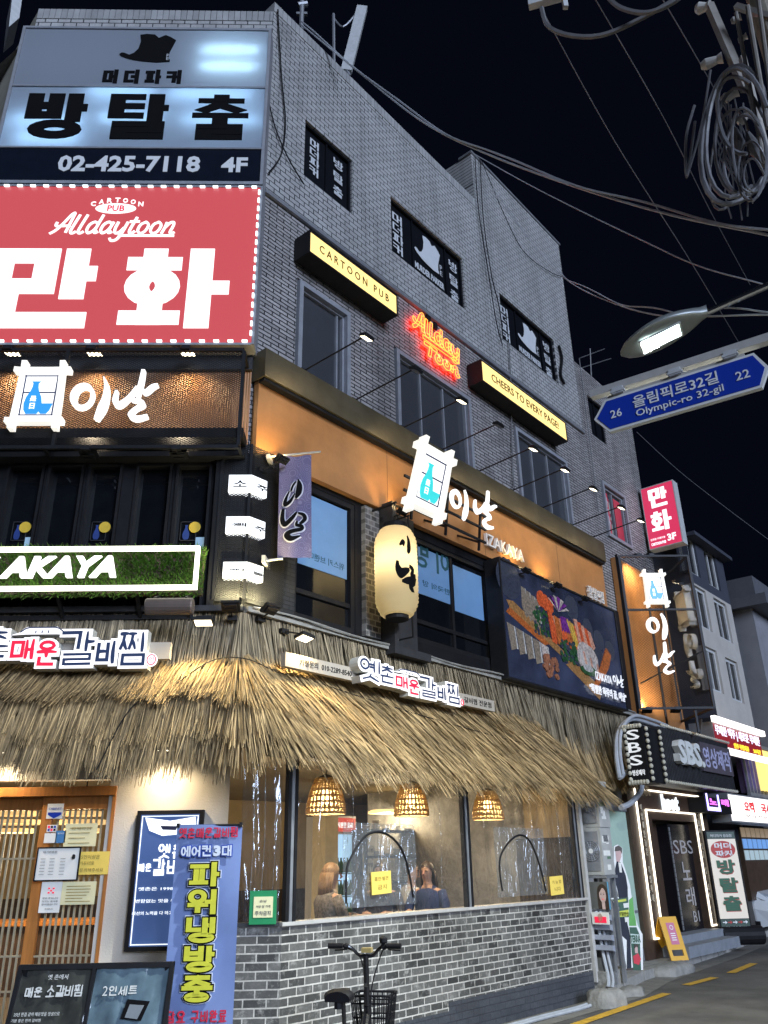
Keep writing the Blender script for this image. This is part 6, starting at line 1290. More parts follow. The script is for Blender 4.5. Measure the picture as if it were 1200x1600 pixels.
# ================================================================== entrance on the corner face
dz1 = F(90, 1244, 0)[1]; dt = F(90, 1233, -.0)[1]
dr = F(183, 1236, 0)[0]; lx0, lx1 = F(66, 1260, -.05)[0], F(40, 1480, -.05)[0]; ls = (lx0+lx1)/2
b = B(); b.box(-4.8, dr, -.03, .12, dz1, dt+.02); b.box(dr-.03, dr, -.02, .12, .1, dz1); solo('door_frame', b, M['wood'], 'orange brown wooden frame round the sliding doors', 'door frame', FR, (dr, 0, .1))
def leaf(lab, x0, x1, y):
    t = Thing('sliding_door', lab, 'sliding door', FR, (x0, y, .1)); fw = .10; b = B(); b.box(x0, x0+fw, y-.02, y+.02, .1, dz1); b.box(x1-.05, x1, y-.02, y+.02, .1, dz1); b.box(x0+fw, x1-.05, y-.018, y+.018, dz1-.12, dz1); b.box(x0+fw, x1-.05, y-.018, y+.018, .1, .25); t.part('frame', b, M['wood'])
    b = B(); n = int((x1-x0-.15)/.058)
    for k in range(1, n+1): xx = x0+fw+(x1-x0-fw-.05)*k/(n+1); b.box(xx-.009, xx+.009, y+.012, y+.03, .25, dz1-.12)
    for zz in (.62, .9, 1.72): b.box(x0+fw, x1-.05, y+.008, y+.026, zz-.008, zz+.008)
    t.part('lattice', b, M['lattice']); b = B(); b.face((x0+fw, y, .25), (x1-.05, y, .25), (x1-.05, y, dz1-.12), (x0+fw, y, dz1-.12)); t.part('pane', b, glass('door_glass', (.93, .93, .9), .85) if 'door_glass' not in bpy.data.materials else bpy.data.materials['door_glass'])
leaf('wooden lattice sliding door leaf carrying the paper notices', ls, dr-.03, .04); leaf('wooden lattice sliding door leaf at the picture edge', ls-1.0, ls+.09, .085); leaf('fixed wooden lattice panel beyond the sliding leaves, outside the left picture edge', -4.8, ls-.95, .04)
for nm, (px, py, y), lab in (('a', (60, 1275, 1.5), 'round tiered lamp glowing inside the door leaf at the picture edge'), ('b', (130, 1275, 1.6), 'round tiered lamp glowing inside the door leaf with the notices')):
    x, z = F(px if nm == 'b' else 28, py, -y); t = Thing('interior_lamp', lab, 'pendant lamp', FR, (x, y, z)); b = B()
    for k, (r, dz_) in enumerate(((.22, 0), (.26, -.09), (.20, -.18))): b.lathe([(r, dz_), (r, dz_+.045), (r*.3, dz_+.05)], (x, y, z), 22)
    t.part('shade', b, glow('lamp_shade_lit', (1, .66, .28), .9) if 'lamp_shade_lit' not in bpy.data.materials else bpy.data.materials['lamp_shade_lit']); b = B(); b.tube([(x, y, z), (x, y, 2.71)], .008, 5); t.part('cord', b, M['black']); lamp('POINT', t.o, (0, -.1, -.35), (0, 0, -1), 70, (1, .78, .48), .12)
b = B(); b.box(-3.6, -1.5, 1.9, 2.4, .06, 1.05); b.mi = 1; b.box(-3.65, -1.45, 1.85, 2.45, 1.05, 1.1); solo('counter', b, [M['darkwood'], M['wood']], 'dark wooden counter inside the entrance', 'counter', FR, (-2.6, 2.1, .06))
o = .0
def lines(b, x0, x1, z0, z1, n, mi=1, a=.12):
    b.mi = mi; w_, h_ = x1-x0, z1-z0
    for k in range(n): zz = z1-h_*(.16+.72*k/max(1, n-1)); b.box(x0+w_*a, x0+w_*(1-a)*random.uniform(.72, 1), -o-.003, -o-.001, zz-h_*.012, zz+h_*.012)
DO = .025
def shield(b, x0, x1, z0, z1):
    w_, h_ = x1-x0, z1-z0; b.mi = 3; b.poly([(x0+w_*.08, z0+h_*.42), (x1-w_*.08, z0+h_*.42), (x1-w_*.1, z0+h_*.25), (x0+w_*.5, z0+h_*.02), (x0+w_*.1, z0+h_*.25)], -DO-.004, -DO-.002); b.text('CABINET', x0+w_*.1, x1-w_*.1, z0+h_*.6, z0+h_*.74, -DO-.004, .002)
def doc(n): return lambda b, x0, x1, z0, z1: doclines(b, x0, x1, z0, z1, n)
def doclines(b, x0, x1, z0, z1, n):
    b.mi = 1; w_, h_ = x1-x0, z1-z0
    for k in range(n): zz = z1-h_*(.2+.66*k/max(1, n-1)); b.box(x0+w_*.14, x0+w_*random.uniform(.6, .88), -DO-.004, -DO-.002, zz-h_*.014, zz+h_*.014)
paper('door_sticker', FR, ((75, 1256), (97, 1279)), DO, M['whitepaper'], 'white and blue shield sticker at the top of the lattice door', 'sticker', (), 'signblue', extra=shield)
paper('paper_notice', FR, ((103, 1287), (149, 1322)), DO, M['paper'], 'pale yellow printed notice highest on the lattice door', 'notice', (('매장 이용시간 안내', .2, .8, .72, .84),), faint, 'notices on the door', extra=doc(4))
def cards(b, x0, x1, z0, z1):
    w_, h_ = x1-x0, z1-z0
    for k in range(3):
        for j in range(2): b.mi = (3, 4, 2)[(k+j) % 3]; b.box(x0+w_*(.1+.3*k), x0+w_*(.3+.3*k), -DO-.004, -DO-.002, z0+h_*(.15+.42*j), z0+h_*(.45+.42*j))
paper('door_sticker', FR, ((74, 1289), (88, 1300)), DO, M['whitepaper'], 'small sticker of coloured card emblems on the lattice door', 'sticker', extra=cards)
paper('door_sticker', FR, ((70, 1302), (87, 1317)), DO, M['whitepaper'], 'small blank white sticker under the card emblems on the lattice door', 'sticker')
paper('door_sticker', FR, ((88, 1298), (101, 1317)), DO, mat('blue_sticker', (.06, .2, .42), .5), 'small blue sticker beside the highest yellow notice', 'sticker', (('안내', .2, .8, .7, .85),), 'white')
def wb(b, x0, x1, z0, z1):
    w_, h_ = x1-x0, z1-z0
    for k in range(6):
        for j in (.08, .3, .56): b.mi = 1; b.box(x0+w_*j, x0+w_*(j+.12), -DO-.014, -DO-.012, z0+h_*(.16+.1*k), z0+h_*(.175+.1*k))
    b.mi = 2; b.disc(x0+w_*.88, z0+h_*.72, w_*.035, h_*.08, -DO-.03, -DO-.012); b.box(x0-.012, x0, -DO-.016, -DO, z0-.012, z1+.012); b.box(x1, x1+.012, -DO-.016, -DO, z0-.012, z1+.012); b.box(x0, x1, -DO-.016, -DO, z1, z1+.012); b.box(x0, x1, -DO-.016, -DO, z0-.012, z0); b.mi = 1; b.text('대기번호판', x0+w_*.12, x0+w_*.46, z0+h_*.84, z0+h_*.92, -DO-.014, .003)
paper('whiteboard', FR, ((61, 1326), (119, 1374)), DO+.01, M['whitepaper'], 'small whiteboard with columns of writing on the lattice door', 'whiteboard', (), faintk, extra=wb)
paper('paper_notice', FR, ((122, 1331), (168, 1366)), DO, M['yellowpaper'], 'deep yellow handwritten notice right of the whiteboard', 'notice', (('5인이상은', .12, .7, .68, .86), ('카운터로', .1, .55, .42, .58), ('문의해주세요', .12, .85, .12, .28)), faint, 'notices on the door')
paper('paper_notice', FR, ((98, 1378), (147, 1413)), DO, M['paper'], 'pale yellow printed notice lowest on the lattice door', 'notice', (), faint, 'notices on the door', extra=doc(6))
def emb(b, x0, x1, z0, z1):
    w_, h_ = x1-x0, z1-z0; b.mi = 4
    for k in range(3):
        for j in range(3):
            if (k+j) % 2 == 0: b.box(x0+w_*(.34+.11*k), x0+w_*(.43+.11*k), -DO-.004, -DO-.002, z0+h_*(.62+.07*j), z0+h_*(.67+.07*j))
paper('door_sign', FR, ((66, 1378), (92, 1426)), DO, M['whitepaper'], 'white sign with an orange square emblem below the whiteboard', 'sign', (('영업 중입니다', .12, .88, .44, .50), ('맛있는 음식을', .12, .88, .34, .40), ('준비했습니다', .12, .88, .24, .30), ('감사합니다', .3, .7, .1, .15)), faintk, extra=emb)

# framed light poster on the plaster wall
o = .07; xa, xb = -.86, F(316, 1300, o)[0]; za = (F(215, 1267, o)[1]+F(315, 1265, o)[1])/2; zb_ = F(193, 1487, o)[1]; xa = (F(215, 1267, o)[0]+F(193, 1487, o)[0])/2; W_, H_ = xb-xa, za-zb_
t = Thing('poster_lightbox', 'black framed lit blue poster on the plaster wall behind the banner', 'poster', FR, (xa, -o, zb_)); b = B(); f_ = .035
b.box(xa, xa+f_, -o, -.004, zb_, za); b.box(xb-f_, xb, -o, -.004, zb_, za); b.box(xa+f_, xb-f_, -o, -.004, za-f_, za); b.box(xa+f_, xb-f_, -o, -.004, zb_, zb_+f_); t.part('frame', b, M['black'])
b = B(); b.box(xa+f_, xb-f_, -o+.02, -o+.03, zb_+f_, za-f_); t.part('print', b, glow('lit_navy_poster', (.045, .085, .22), .85, .8))
b = B(); q = f_+.012; b.box(xa+q, xa+q+.008, -o+.012, -o+.02, zb_+q, za-q); b.box(xb-q-.008, xb-q, -o+.012, -o+.02, zb_+q, za-q); b.box(xa+q, xb-q, -o+.012, -o+.02, za-q-.008, za-q); b.box(xa+q, xb-q, -o+.012, -o+.02, zb_+q, zb_+q+.008); t.part('light_strip', b, M['cool_glow'])
b = B(); y = -o+.012
b.poly([(xa+W_*.12, za-H_*.05), (xa+W_*.5, za-H_*.08), (xa+W_*.88, za-H_*.05), (xa+W_*.9, za-H_*.12), (xa+W_*.7, za-H_*.18), (xa+W_*.4, za-H_*.19), (xa+W_*.2, za-H_*.15)], y, y+.003); b.mi = 1; b.poly([(xa+W_*.36, za-H_*.115), (xa+W_*.62, za-H_*.12), (xa+W_*.6, za-H_*.15), (xa+W_*.4, za-H_*.145)], y-.003, y); b.mi = 0
hangul(b, '옛촌', xa+W_*.36, xa+W_*.75, za-H_*.36, za-H_*.25, .018, y, .003, brush=True, jit=.1); hangul(b, '갈비찜', xa+W_*.3, xa+W_*.9, za-H_*.48, za-H_*.36, .018, y, .003, brush=True, jit=.1); hangul(b, '매운', xa+W_*.09, xa+W_*.28, za-H_*.45, za-H_*.39, .013, y, .003, brush=True, jit=.1)
for k, tx in enumerate(('옛촌은 1998년부터', '변함없는 맛을 유지하며', '최선의 노력을 다 하고 있습니다')): b.text(tx, xa+W_*(.12-.03*k), xa+W_*.9, za-H_*(.585+.085*k), za-H_*(.56+.085*k), y, .003, .01)
t.part('lettering', b, [M['cool_glow'], M['navy']])

# blue banner on a stand
YB = 7.25; BFm = Frame((0, YB, 0), 0); a = onfr(BFm, 275, 1289); c = onfr(BFm, 379, 1291); d = onfr(BFm, 256, 1590); x0 = (a[0]+d[0])/2-.005; x1 = c[0]-.005; z1 = a[1]; z0 = .12; W_, H_ = x1-x0, z1-z0
t = Thing('standing_banner', 'light blue standing banner with big yellow block letters before the entrance', 'banner', BFm, (x0, 0, 0)); b = B(); nz = 20
b.idx([(x0+W_*i/6, .012*math.sin(j*.5+i*.8)+.02, z0+H_*j/nz) for j in range(nz+1) for i in range(7)], [(j*7+i, j*7+i+1, (j+1)*7+i+1, (j+1)*7+i) for j in range(nz) for i in range(6)]); t.part('cloth', b, mat('blue_banner_cloth', (.17, .235, .46), .55, var=.12, scale=2.5), smooth=True)
fz = lambda y: onfr(BFm, 330, y)[1]; fx = lambda x, y: onfr(BFm, x, y)[0]
b = B(); y = -.012
b.mi = 0; hangul(b, '옛촌매운갈비찜', x0+W_*.05, x0+W_*.95, fz(1309), fz(1293), .011, y, .003, gap=.14, brush=True, jit=.1)
b.mi = 1; hangul(b, '에어컨3대', 0, 0, 0, 0, .01, y) if 0 else None
hangul(b, '에어컨', x0+W_*.10, x0+W_*.56, fz(1338), fz(1321), .013, y-.006, .003, gap=.1); hangul(b, '대', x0+W_*.72, x0+W_*.87, fz(1338), fz(1321), .013, y-.006, .003); b.text('3', x0+W_*.59, x0+W_*.70, fz(1338), fz(1321), y-.006, .003, .06)
b.mi = 2; hangul(b, '에어컨', x0+W_*.10, x0+W_*.56, fz(1338), fz(1321), .013, y, .003, gap=.1, grow=.008); hangul(b, '대', x0+W_*.72, x0+W_*.87, fz(1338), fz(1321), .013, y, .003, grow=.008)
cx0, cx1 = x0+W_*.26, x0+W_*.70; za, zb_ = fz(1347), fz(1565)
kw = dict(vertical=True, gap=.12, thz=.030); b.mi = 3; hangul(b, '파워냉방중', cx0, cx1, zb_, za, .044, y-.012, .003, **kw); b.mi = 4; hangul(b, '파워냉방중', cx0, cx1, zb_, za, .044, y-.005, .003, grow=.010, **kw); b.mi = 1; hangul(b, '파워냉방중', cx0, cx1, zb_, za, .044, y+.004, .003, grow=.016, **kw)
b.mi = 0; hangul(b, '담요', x0+W_*.06, x0+W_*.34, fz(1597), fz(1578), .012, y, .003, brush=True, jit=.1); hangul(b, '구비완료', x0+W_*.42, x0+W_*.92, fz(1597), fz(1578), .012, y, .003, brush=True, jit=.1)
t.part('lettering', b, [mat('banner_red', (.55, .015, .05), .6), mat('banner_pale', (.62, .66, .76), .6), mat('banner_navy', (.03, .07, .35), .6), mat('banner_yellow', (.62, .60, .04), .6), M['letterblack']])
b = B(); b.tube([(x0+.01, .03, z1-.005), (x1-.01, .03, z1-.005)], .009, 6); b.tube([(x0, .03, z0), (x1, .03, z0)], .012, 6); b.tube([(x0+W_/2, .05, .05), (x0+W_/2, .05, z1)], .011, 6)
for xx in (x0+.01, x1-.01): b.box(xx-.012, xx+.012, -.006, .04, z1-.02, z1+.012)
for sx, sy in ((-.28, -.2), (.28, -.2), (0, .3)): b.tube([(x0+W_/2, .05, .2), (x0+W_/2+sx, .05+sy, .0)], .01, 6)
t.part('stand', b, M['blackmetal'])

# menu board
YM = 6.55; MFm = Frame((0, YM, 0), 0); a = onfr(MFm, 12, 1513); c = onfr(MFm, 263, 1509); x0, x1 = a[0], c[0]; z1 = (a[1]+c[1])/2; z0 = .22
t = Thing('menu_board', 'low black framed menu board with two glossy vinyl panels at the lower picture edge', 'menu board', MFm, (x0, 0, 0)); b = B(); ln = .28
def lb2(bb): bb.v = [(x, y+(z-z0)*ln, z) for x, y, z in bb.v]
xm = onfr(MFm, 135, 1513)[0]
for p, q in ((x0, x0+.03), (xm-.012, xm+.012), (x1-.03, x1)): b.box(p, q, -.015, .02, z0, z1)
b.box(x0, x1, -.013, .018, z1-.03, z1+.004); b.box(x0, x1, -.013, .018, z0-.02, z0+.03); lb2(b); t.part('frame', b, M['black'])
def vin(name, col): m = mat(name, col, .12, var=.45, scale=2.2, bump=.0, spec=.6, coat=.6); return m
def wrinkle(b, p0, p1, ph):
    nx, nz = 16, 12; b.idx([(p0+(p1-p0)*i/nx, .008+.009*math.sin(i*.9+j*.6+ph)+.006*math.sin(i*2.1-j*1.1+ph), z0+.03+(z1-z0-.06)*j/nz) for j in range(nz+1) for i in range(nx+1)], [(j*(nx+1)+i, j*(nx+1)+i+1, (j+1)*(nx+1)+i+1, (j+1)*(nx+1)+i) for j in range(nz) for i in range(nx)])
b = B(); wrinkle(b, x0+.03, xm-.012, 0); lb2(b); t.part('panel', b, vin('dark_menu_print', (.055, .056, .05)), label='dark panel with white brush letters', smooth=True)
b = B(); wrinkle(b, xm+.012, x1-.03, 2); lb2(b); t.part('panel', b, vin('blue_menu_print', (.13, .19, .23)), label='pale blue panel with white letters', smooth=True)
b = B(); y = -.014; zf = lambda v_: onfr(MFm, 100, v_)[1]; fxm = lambda x: onfr(MFm, x, 1555)[0]
hangul(b, '매운', fxm(26), fxm(53), zf(1562), zf(1546), .009, y, .003, brush=True, jit=.1); hangul(b, '소갈비찜', fxm(60), fxm(118), zf(1562), zf(1544), .009, y, .003, brush=True, jit=.1, gap=.08); b.text('옛 촌에서', fxm(58), fxm(90), zf(1535), zf(1527), y, .003); b.text('25년 한결 같이 매운맛을 정성으로', fxm(16), fxm(88), zf(1591), zf(1585), y, .003); b.text('기분 좋은 한끼 갈비찜', fxm(14), fxm(60), zf(1600), zf(1595), y, .003)
hangul(b, '인세트', fxm(160), fxm(205), zf(1562), zf(1547), .008, y, .003, brush=True); b.text('2', fxm(150), fxm(158), zf(1562), zf(1547), y, .003); b.mi = 1; b.poly([(fxm(185), zf(1598)), (fxm(192), zf(1568)), (fxm(228), zf(1572)), (fxm(218), zf(1602))], y, y+.003); b.mi = 2; b.poly([(fxm(192), zf(1596)), (fxm(197), zf(1576)), (fxm(220), zf(1578)), (fxm(212), zf(1599))], y-.004, y)
lb2(b); t.part('lettering', b, [mat('menu_white', (.62, .62, .60), .5), M['letterblack'], mat('menu_grey', (.2, .22, .24), .4)])
b = B()
for xx in (x0+.05, x1-.05): b.bar((xx, (z1-z0)*ln, z1-.02), (xx, (z1-z0)*ln+.25, .0), .03); b.bar((xx, 0, z0), (xx, -.06, 0), .03)
t.part('leg', b, M['black'])
# recessed downlights under the straw, which light the plaster wall and the banner
for i, (x, lb) in enumerate(((-.62, 'small round downlight hidden under the straw above the plaster wall'), (-2.2, 'small round downlight hidden under the straw above the sliding doors'))):
    t = Thing('soffit_light', lb, 'downlight', FR, (x, -.24, 2.68), 'downlights under the straw'); b = B(); b.lathe([(.07, -.02), (.075, 0), (.07, .04)], (x, -.24, 2.68), 18); t.part('rim', b, M['white']); b = B(); b.lathe([(.055, -.026), (.055, -.021)], (x, -.24, 2.68), 18); t.part('lens', b, M['lens']); lamp('SPOT', t.o, (0, 0, -.04), (0, .12, -1), 60, (1, .80, .52), .05, 150, .9)

# ================================================================== bicycle in front of the brick parapet
bc = onz(572, 1488, 1.02); hd_ = R_(75); BK = Frame((bc.x, bc.y, 0), hd_)
t = Thing('bicycle', 'small black electric bicycle with a wire basket parked before the brick parapet', 'bicycle', BK, (0, 0, 0))
def wheel(x):
    b = B(); r = .245; b.tube([(x+r*math.cos(2*math.pi*k/28), 0, r+.028+r*math.sin(2*math.pi*k/28)) for k in range(28)], .027, 8, closed=True); o = t.part('wheel', b, mat('tyre_rubber', (.015, .015, .016), .8) if 'tyre_rubber' not in bpy.data.materials else bpy.data.materials['tyre_rubber'])
    b = B(); b.tube([(x+.205*math.cos(2*math.pi*k/28), 0, r+.028+.205*math.sin(2*math.pi*k/28)) for k in range(28)], .012, 6, closed=True)
    for k in range(14): a = 2*math.pi*k/14; b.tube([(x, .02*(-1)**k, r+.028), (x+.2*math.cos(a), 0, r+.028+.2*math.sin(a))], .0025, 4)
    b.tube([(x, -.05, r+.028), (x, .05, r+.028)], .03, 10); sub(o, 'rim', b, M['grey'])
wheel(.16); wheel(-.92)
b = B(); b.tube(catmull([(.0, 0, .62), (-.10, 0, .50), (-.3, 0, .36), (-.52, 0, .32)], 6), .032, 10); b.tube([(-.50, 0, .28), (-.56, 0, .60)], .024, 10); b.tube([(-.56, 0, .60), (-.60, 0, .82)], .015, 8)
for s_ in (-1, 1): b.tube([(-.5, s_*.03, .32), (-.92, s_*.06, .273)], .012, 6); b.tube([(-.56, s_*.02, .58), (-.92, s_*.06, .273)], .010, 6); b.tube([(.06, s_*.05, .52), (.16, s_*.055, .273)], .016, 8)
b.tube([(.06, -.06, .52), (.06, .06, .52)], .02, 8); b.tube([(.055, 0, .5), (.02, 0, .68)], .028, 10); t.part('frame', b, mat('black_bike_paint', (.012, .012, .014), .25, coat=.4))
b = B(); b.tube([(.02, 0, .68), (-.01, 0, 1.0)], .021, 10); b.mi = 1; b.box(-.022, .012, -.014, .014, .80, .825); t.part('stem', b, [bpy.data.materials['black_bike_paint'], M['chrome']])
b = B(); sw = .04
hb = lambda y: [(-.01, 0, 1.0)]
for s_ in (-1, 1):
    b.tube(catmull([(-.01, 0, 1.0), (-.005, s_*.05, 1.0), (-.01, s_*.11, 1.05), (-.03, s_*.16, 1.065), (-.05, s_*.27, 1.065)], 4), .012, 8)
o = t.part('handlebar', b, bpy.data.materials['black_bike_paint']); b = B()
for s_ in (-1, 1): b.tube([(-.042, s_*.165, 1.065), (-.052, s_*.275, 1.065)], [.018, .019], 8); b.tube([(-.03, s_*.155, 1.06), (.035, s_*.17, 1.035), (.04, s_*.25, 1.03)], .006, 5); b.tube([(-.03, s_*.13, 1.055), (-.03, s_*.155, 1.065)], .022, 8)
sub(o, 'grip', b, M['black']); b = B(); b.box(-.03, .03, -.045, .03, 1.02, 1.05); sub(o, 'display', b, mat('amber_display', (.4, .30, .12), .3))
b = B(); b.lathe([(.022, 0), (.03, .01), (.03, .035), (.01, .05)], (-.03, -.14, 1.08), 12); sub(o, 'bell', b, M['black'])
b = B()
for dy in (-.03, .02): b.tube(catmull([(-.02, -.14 if dy < 0 else .14, 1.05), (.06, dy*3, .98), (.05, dy, .8), (.05, dy*.6, .6)], 5), .005, 5)
t.part('brake_cable', b, M['black'])
b = B(); prof = [(-.74, .085, .86), (-.70, .10, .875), (-.64, .09, .87), (-.56, .05, .862), (-.50, .032, .855), (-.46, .022, .845)]; P = []
for x, hw, z in prof: P += [(x, hw*math.sin(a)*1.0, z-.05*(1-math.cos(a))*.9+(0 if abs(a) < 2 else 0)) for a in [(-1.9+3.8*k/10) for k in range(11)]]
b.idx(P, [(i*11+k, i*11+k+1, (i+1)*11+k+1, (i+1)*11+k) for i in range(5) for k in range(10)]); b.face(*P[:11]); t.part('saddle', b, M['black'], smooth=True)
b = B(); b.tube([(-.66, -.03, .79), (-.54, -.03, .80)], .006, 5); b.tube([(-.66, .03, .79), (-.54, .03, .80)], .006, 5); b.tube([(-.70, 0, .81), (-.70, 0, .76)], .03, 8)
for s_ in (-1, 1): b.tube(catmull([(-.66, s_*.05, .60), (-.9, s_*.06, .60), (-1.02, s_*.055, .58), (-1.04, s_*.02, .575)], 4), .008, 6); b.tube([(-.92, s_*.06, .28), (-.95, s_*.06, .60)], .007, 5)
b.tube([(-.92+.29*math.cos(a), 0, .273+.29*math.sin(a)) for a in [.3+k*.22 for k in range(12)]], .022, 6); b.tube([(-.8, -.06, .6), (-.8, .06, .6)], .008, 5); b.tube([(-.95, -.06, .6), (-.95, .06, .6)], .008, 5); t.part('rack', b, M['black'])
b = B(); x0, x1, hy, z0, z1 = .09, .34, .145, .50, .73
for z, g in ((z1, 0), (z0+.18, .01), (z0+.09, .018), (z0, .03)): b.tube([(x0+g, -hy+g, z), (x1-g, -hy+g, z), (x1-g, hy-g, z), (x0+g, hy-g, z)], .009 if g == 0 else .006, 5, closed=True)
for k in range(9): y = -hy+2*hy*k/8; b.bar((x0+.002, y, z1), (x0+.03, y*.85, z0), .007); b.bar((x1-.002, y, z1), (x1-.03, y*.85, z0), .007); b.bar((x0+.03, y*.85, z0), (x1-.03, y*.85, z0), .006)
for k in range(7): x = x0+(x1-x0)*k/6; b.bar((x, -hy, z1), (x, -hy+.03, z0), .007); b.bar((x, hy, z1), (x, hy-.03, z0), .007)
t.part('basket', b, M['black']); b = B(); b.lathe([(.045, 0), (.05, .02), (.03, .06)], (.20, 0, .43), 14); b.box(-.54, -.38, -.05, .05, .36, .52); t.part('battery', b, M['black'])
b = B(); b.tube([(-.5, -.11, .28), (-.42, -.12, .2)], .012, 6); b.box(-.45, -.37, -.2, -.11, .19, .215); b.tube([(-.5, .11, .28), (-.58, .12, .36)], .012, 6); b.box(-.62, -.54, .11, .2, .345, .37); t.part('pedal', b, M['black'])

# ================================================================== beyond the parapet: air conditioners, posters, doorway
AF = Frame(SD.w(5.66, -.0, 0), math.atan2(-SD.uy.y, -SD.uy.x))
def acu(lab, px, dpt=.32):
    a = onfr(AF, *px[0]); c = onfr(AF, *px[1]); x0, x1, z0, z1 = a[0], c[0], c[1], a[1]; t = Thing('air_conditioner', lab, 'air conditioner', AF, (x0, 0, z0), 'outdoor air conditioner units'); b = B(); b.box(x0, x1, 0, dpt, z0, z1); b.mi = 1; b.box(x0+.03, x1-.04, -.012, .002, z0+.05, z1-.05); t.part('case', b, [mat('ac_beige', (.40, .40, .38), .5) if 'ac_beige' not in bpy.data.materials else bpy.data.materials['ac_beige'], M['grey']])
    b = B(); cx, cz = (x0+x1)/2, (z0+z1)/2; r = min(x1-x0, z1-z0)*.42
    for q in (.4, .6, .8, 1): b.tube([(cx+r*q*math.cos(2*math.pi*k/24), -.02, cz+r*q*math.sin(2*math.pi*k/24)) for k in range(24)], .005, 4, closed=True)
    for k in range(16): a_ = 2*math.pi*k/16; b.tube([(cx, -.02, cz), (cx+r*math.cos(a_), -.02, cz+r*math.sin(a_))], .004, 4)
    t.part('fan_grille', b, M['grey']); b = B(); b.disc(cx, cz, r*.25, r*.25, -.03, -.02); t.part('badge', b, M['white']); 
    b = B(); S_ = x1+.001
    for k in range(9): zz = z0+(z1-z0)*random.uniform(.06, .85); yy = random.uniform(.03, dpt-.16); b.mi = (0, 0, 1, 0, 0, 2, 0, 0, 0)[k]; b.box(x1-.001, x1+.003, yy, yy+random.uniform(.06, .14), zz, zz+random.uniform(.03, .09))
    t.part('sticker', b, [M['whitepaper'], M['grey'], mat('dull_green_sticker', (.12, .2, .13), .6) if 'dull_green_sticker' not in bpy.data.materials else bpy.data.materials['dull_green_sticker']]); return x0, x1, z0, z1
q1 = acu('upper outdoor air conditioner unit beside the far plastic curtain', ((903, 1222), (938, 1292)))
q2 = acu('lower outdoor air conditioner unit with a white badge on its fan', ((905, 1294), (945, 1367)))
x0, x1 = q2[0], q2[1]; z1 = q2[2]
t = Thing('steel_stand', 'steel stand with pale grey louvre slats under the air conditioners', 'stand', AF, (x0, 0, .2)); b = B()
for xx in (x0+.02, x1-.02):
    for yy in (.02, .28): b.bar((xx, yy, .15), (xx, yy, z1), .04)
b.box(x0, x1+.03, -.01, .32, z1-.04, z1-.005); t.part('frame', b, M['grey'])
b = B(); zb_ = onfr(AF, 935, 1487)[1]; zt = onfr(AF, 935, 1424)[1]
for k in range(4): z = zb_+(zt-zb_)*(k+.1)/4; h_ = (zt-zb_)/4*.62; b.idx([(x0+.06, -.02, z), (x1+.04, -.02, z), (x1+.04, -.10, z+.02), (x0+.06, -.10, z+.02), (x0+.06, -.02, z+h_), (x1+.04, -.02, z+h_), (x1+.04, -.09, z+h_), (x0+.06, -.09, z+h_)], [(0, 3, 2, 1), (4, 5, 6, 7), (0, 1, 5, 4), (1, 2, 6, 5), (2, 3, 7, 6), (3, 0, 4, 7)])
t.part('louvre', b, mat('louvre_paint', (.30, .32, .38), .5)); b = B(); b.box(x0+.04, x1+.02, .0, .02, .3, zt+.02); t.part('panel', b, M['grey'])
a = onfr(AF, 917, 1378, .02); c = onfr(AF, 955, 1421, .02); x0, x1, z0, z1 = a[0], c[0], c[1], a[1]; W_, H_ = x1-x0, z1-z0
b = B(); b.box(x0, x1, -.02, -.01, z0, z1); cx, cz = x0+W_*.68, z0+H_*.5
b.mi = 1; b.disc(cx, cz+H_*.06, W_*.25, H_*.36, -.023, -.02); b.box(cx-W_*.25, cx+W_*.25, -.0225, -.02, z0, cz); b.mi = 2; b.box(cx-W_*.07, cx+W_*.07, -.025, -.02, z0, cz-H_*.2); b.disc(cx, cz+H_*.01, W_*.155, H_*.27, -.027, -.023); b.mi = 1; b.poly([(cx-W_*.16, cz+H_*.08), (cx-W_*.12, cz+H_*.29), (cx+W_*.02, cz+H_*.30), (cx-W_*.06, cz+H_*.2)], -.029, -.026)
for s_ in (-1, 1): b.disc(cx+s_*W_*.065, cz+H_*.045, W_*.028, H_*.014, -.029, -.026, 10); b.box(cx-W_*.035+s_*W_*.065, cx+W_*.035+s_*W_*.065, -.0285, -.026, cz+H_*.085, cz+H_*.093)
b.mi = 3; b.disc(cx, cz-H_*.13, W_*.045, H_*.018, -.029, -.026, 10); b.mi = 4; b.box(x1-W_*.06, x1, -.026, -.02, z0, z1)
solo('portrait_poster', b, [mat('poster_grey', (.13, .13, .12), .4), M['hair'], mat('portrait_skin', (.62, .45, .40), .5), M['red_print'], mat('poster_cyan', (.12, .35, .55), .5)], 'poster of a dark haired face on the stand between the air conditioner and the louvres', 'poster', AF, (x0, -.02, z0))
a = onfr(AF, 921, 1424, .02); c = onfr(AF, 948, 1450, .02); x0, x1, z0, z1 = a[0]+.1, c[0]+.12, c[1]+.05, a[1]+.0
b = B(); b.box(x0, x1, -.16, -.15, z0, z1); b.mi = 1; b.disc((x0+x1)/2, z0+(z1-z0)*.55, .035, .05, -.165, -.16); b.mi = 2; b.box(x0+.04, x1-.04, -.165, -.16, z0+.02, z0+.09); solo('small_leaflet', b, [M['whitepaper'], mat('leaflet_skin', (.5, .35, .28), .5), M['red_print']], 'small leaflet with a portrait under the larger portrait poster', 'leaflet', AF, (x0, -.15, z0))
b = B(); g0 = AF.l(onz(945, 1530, .1))
b.box(.30, .95, -.12, .35, .0, .30); solo('concrete_block', b, M['concrete'], 'rough concrete block under the louvre stand', 'concrete block', AF, (.6, 0, 0))
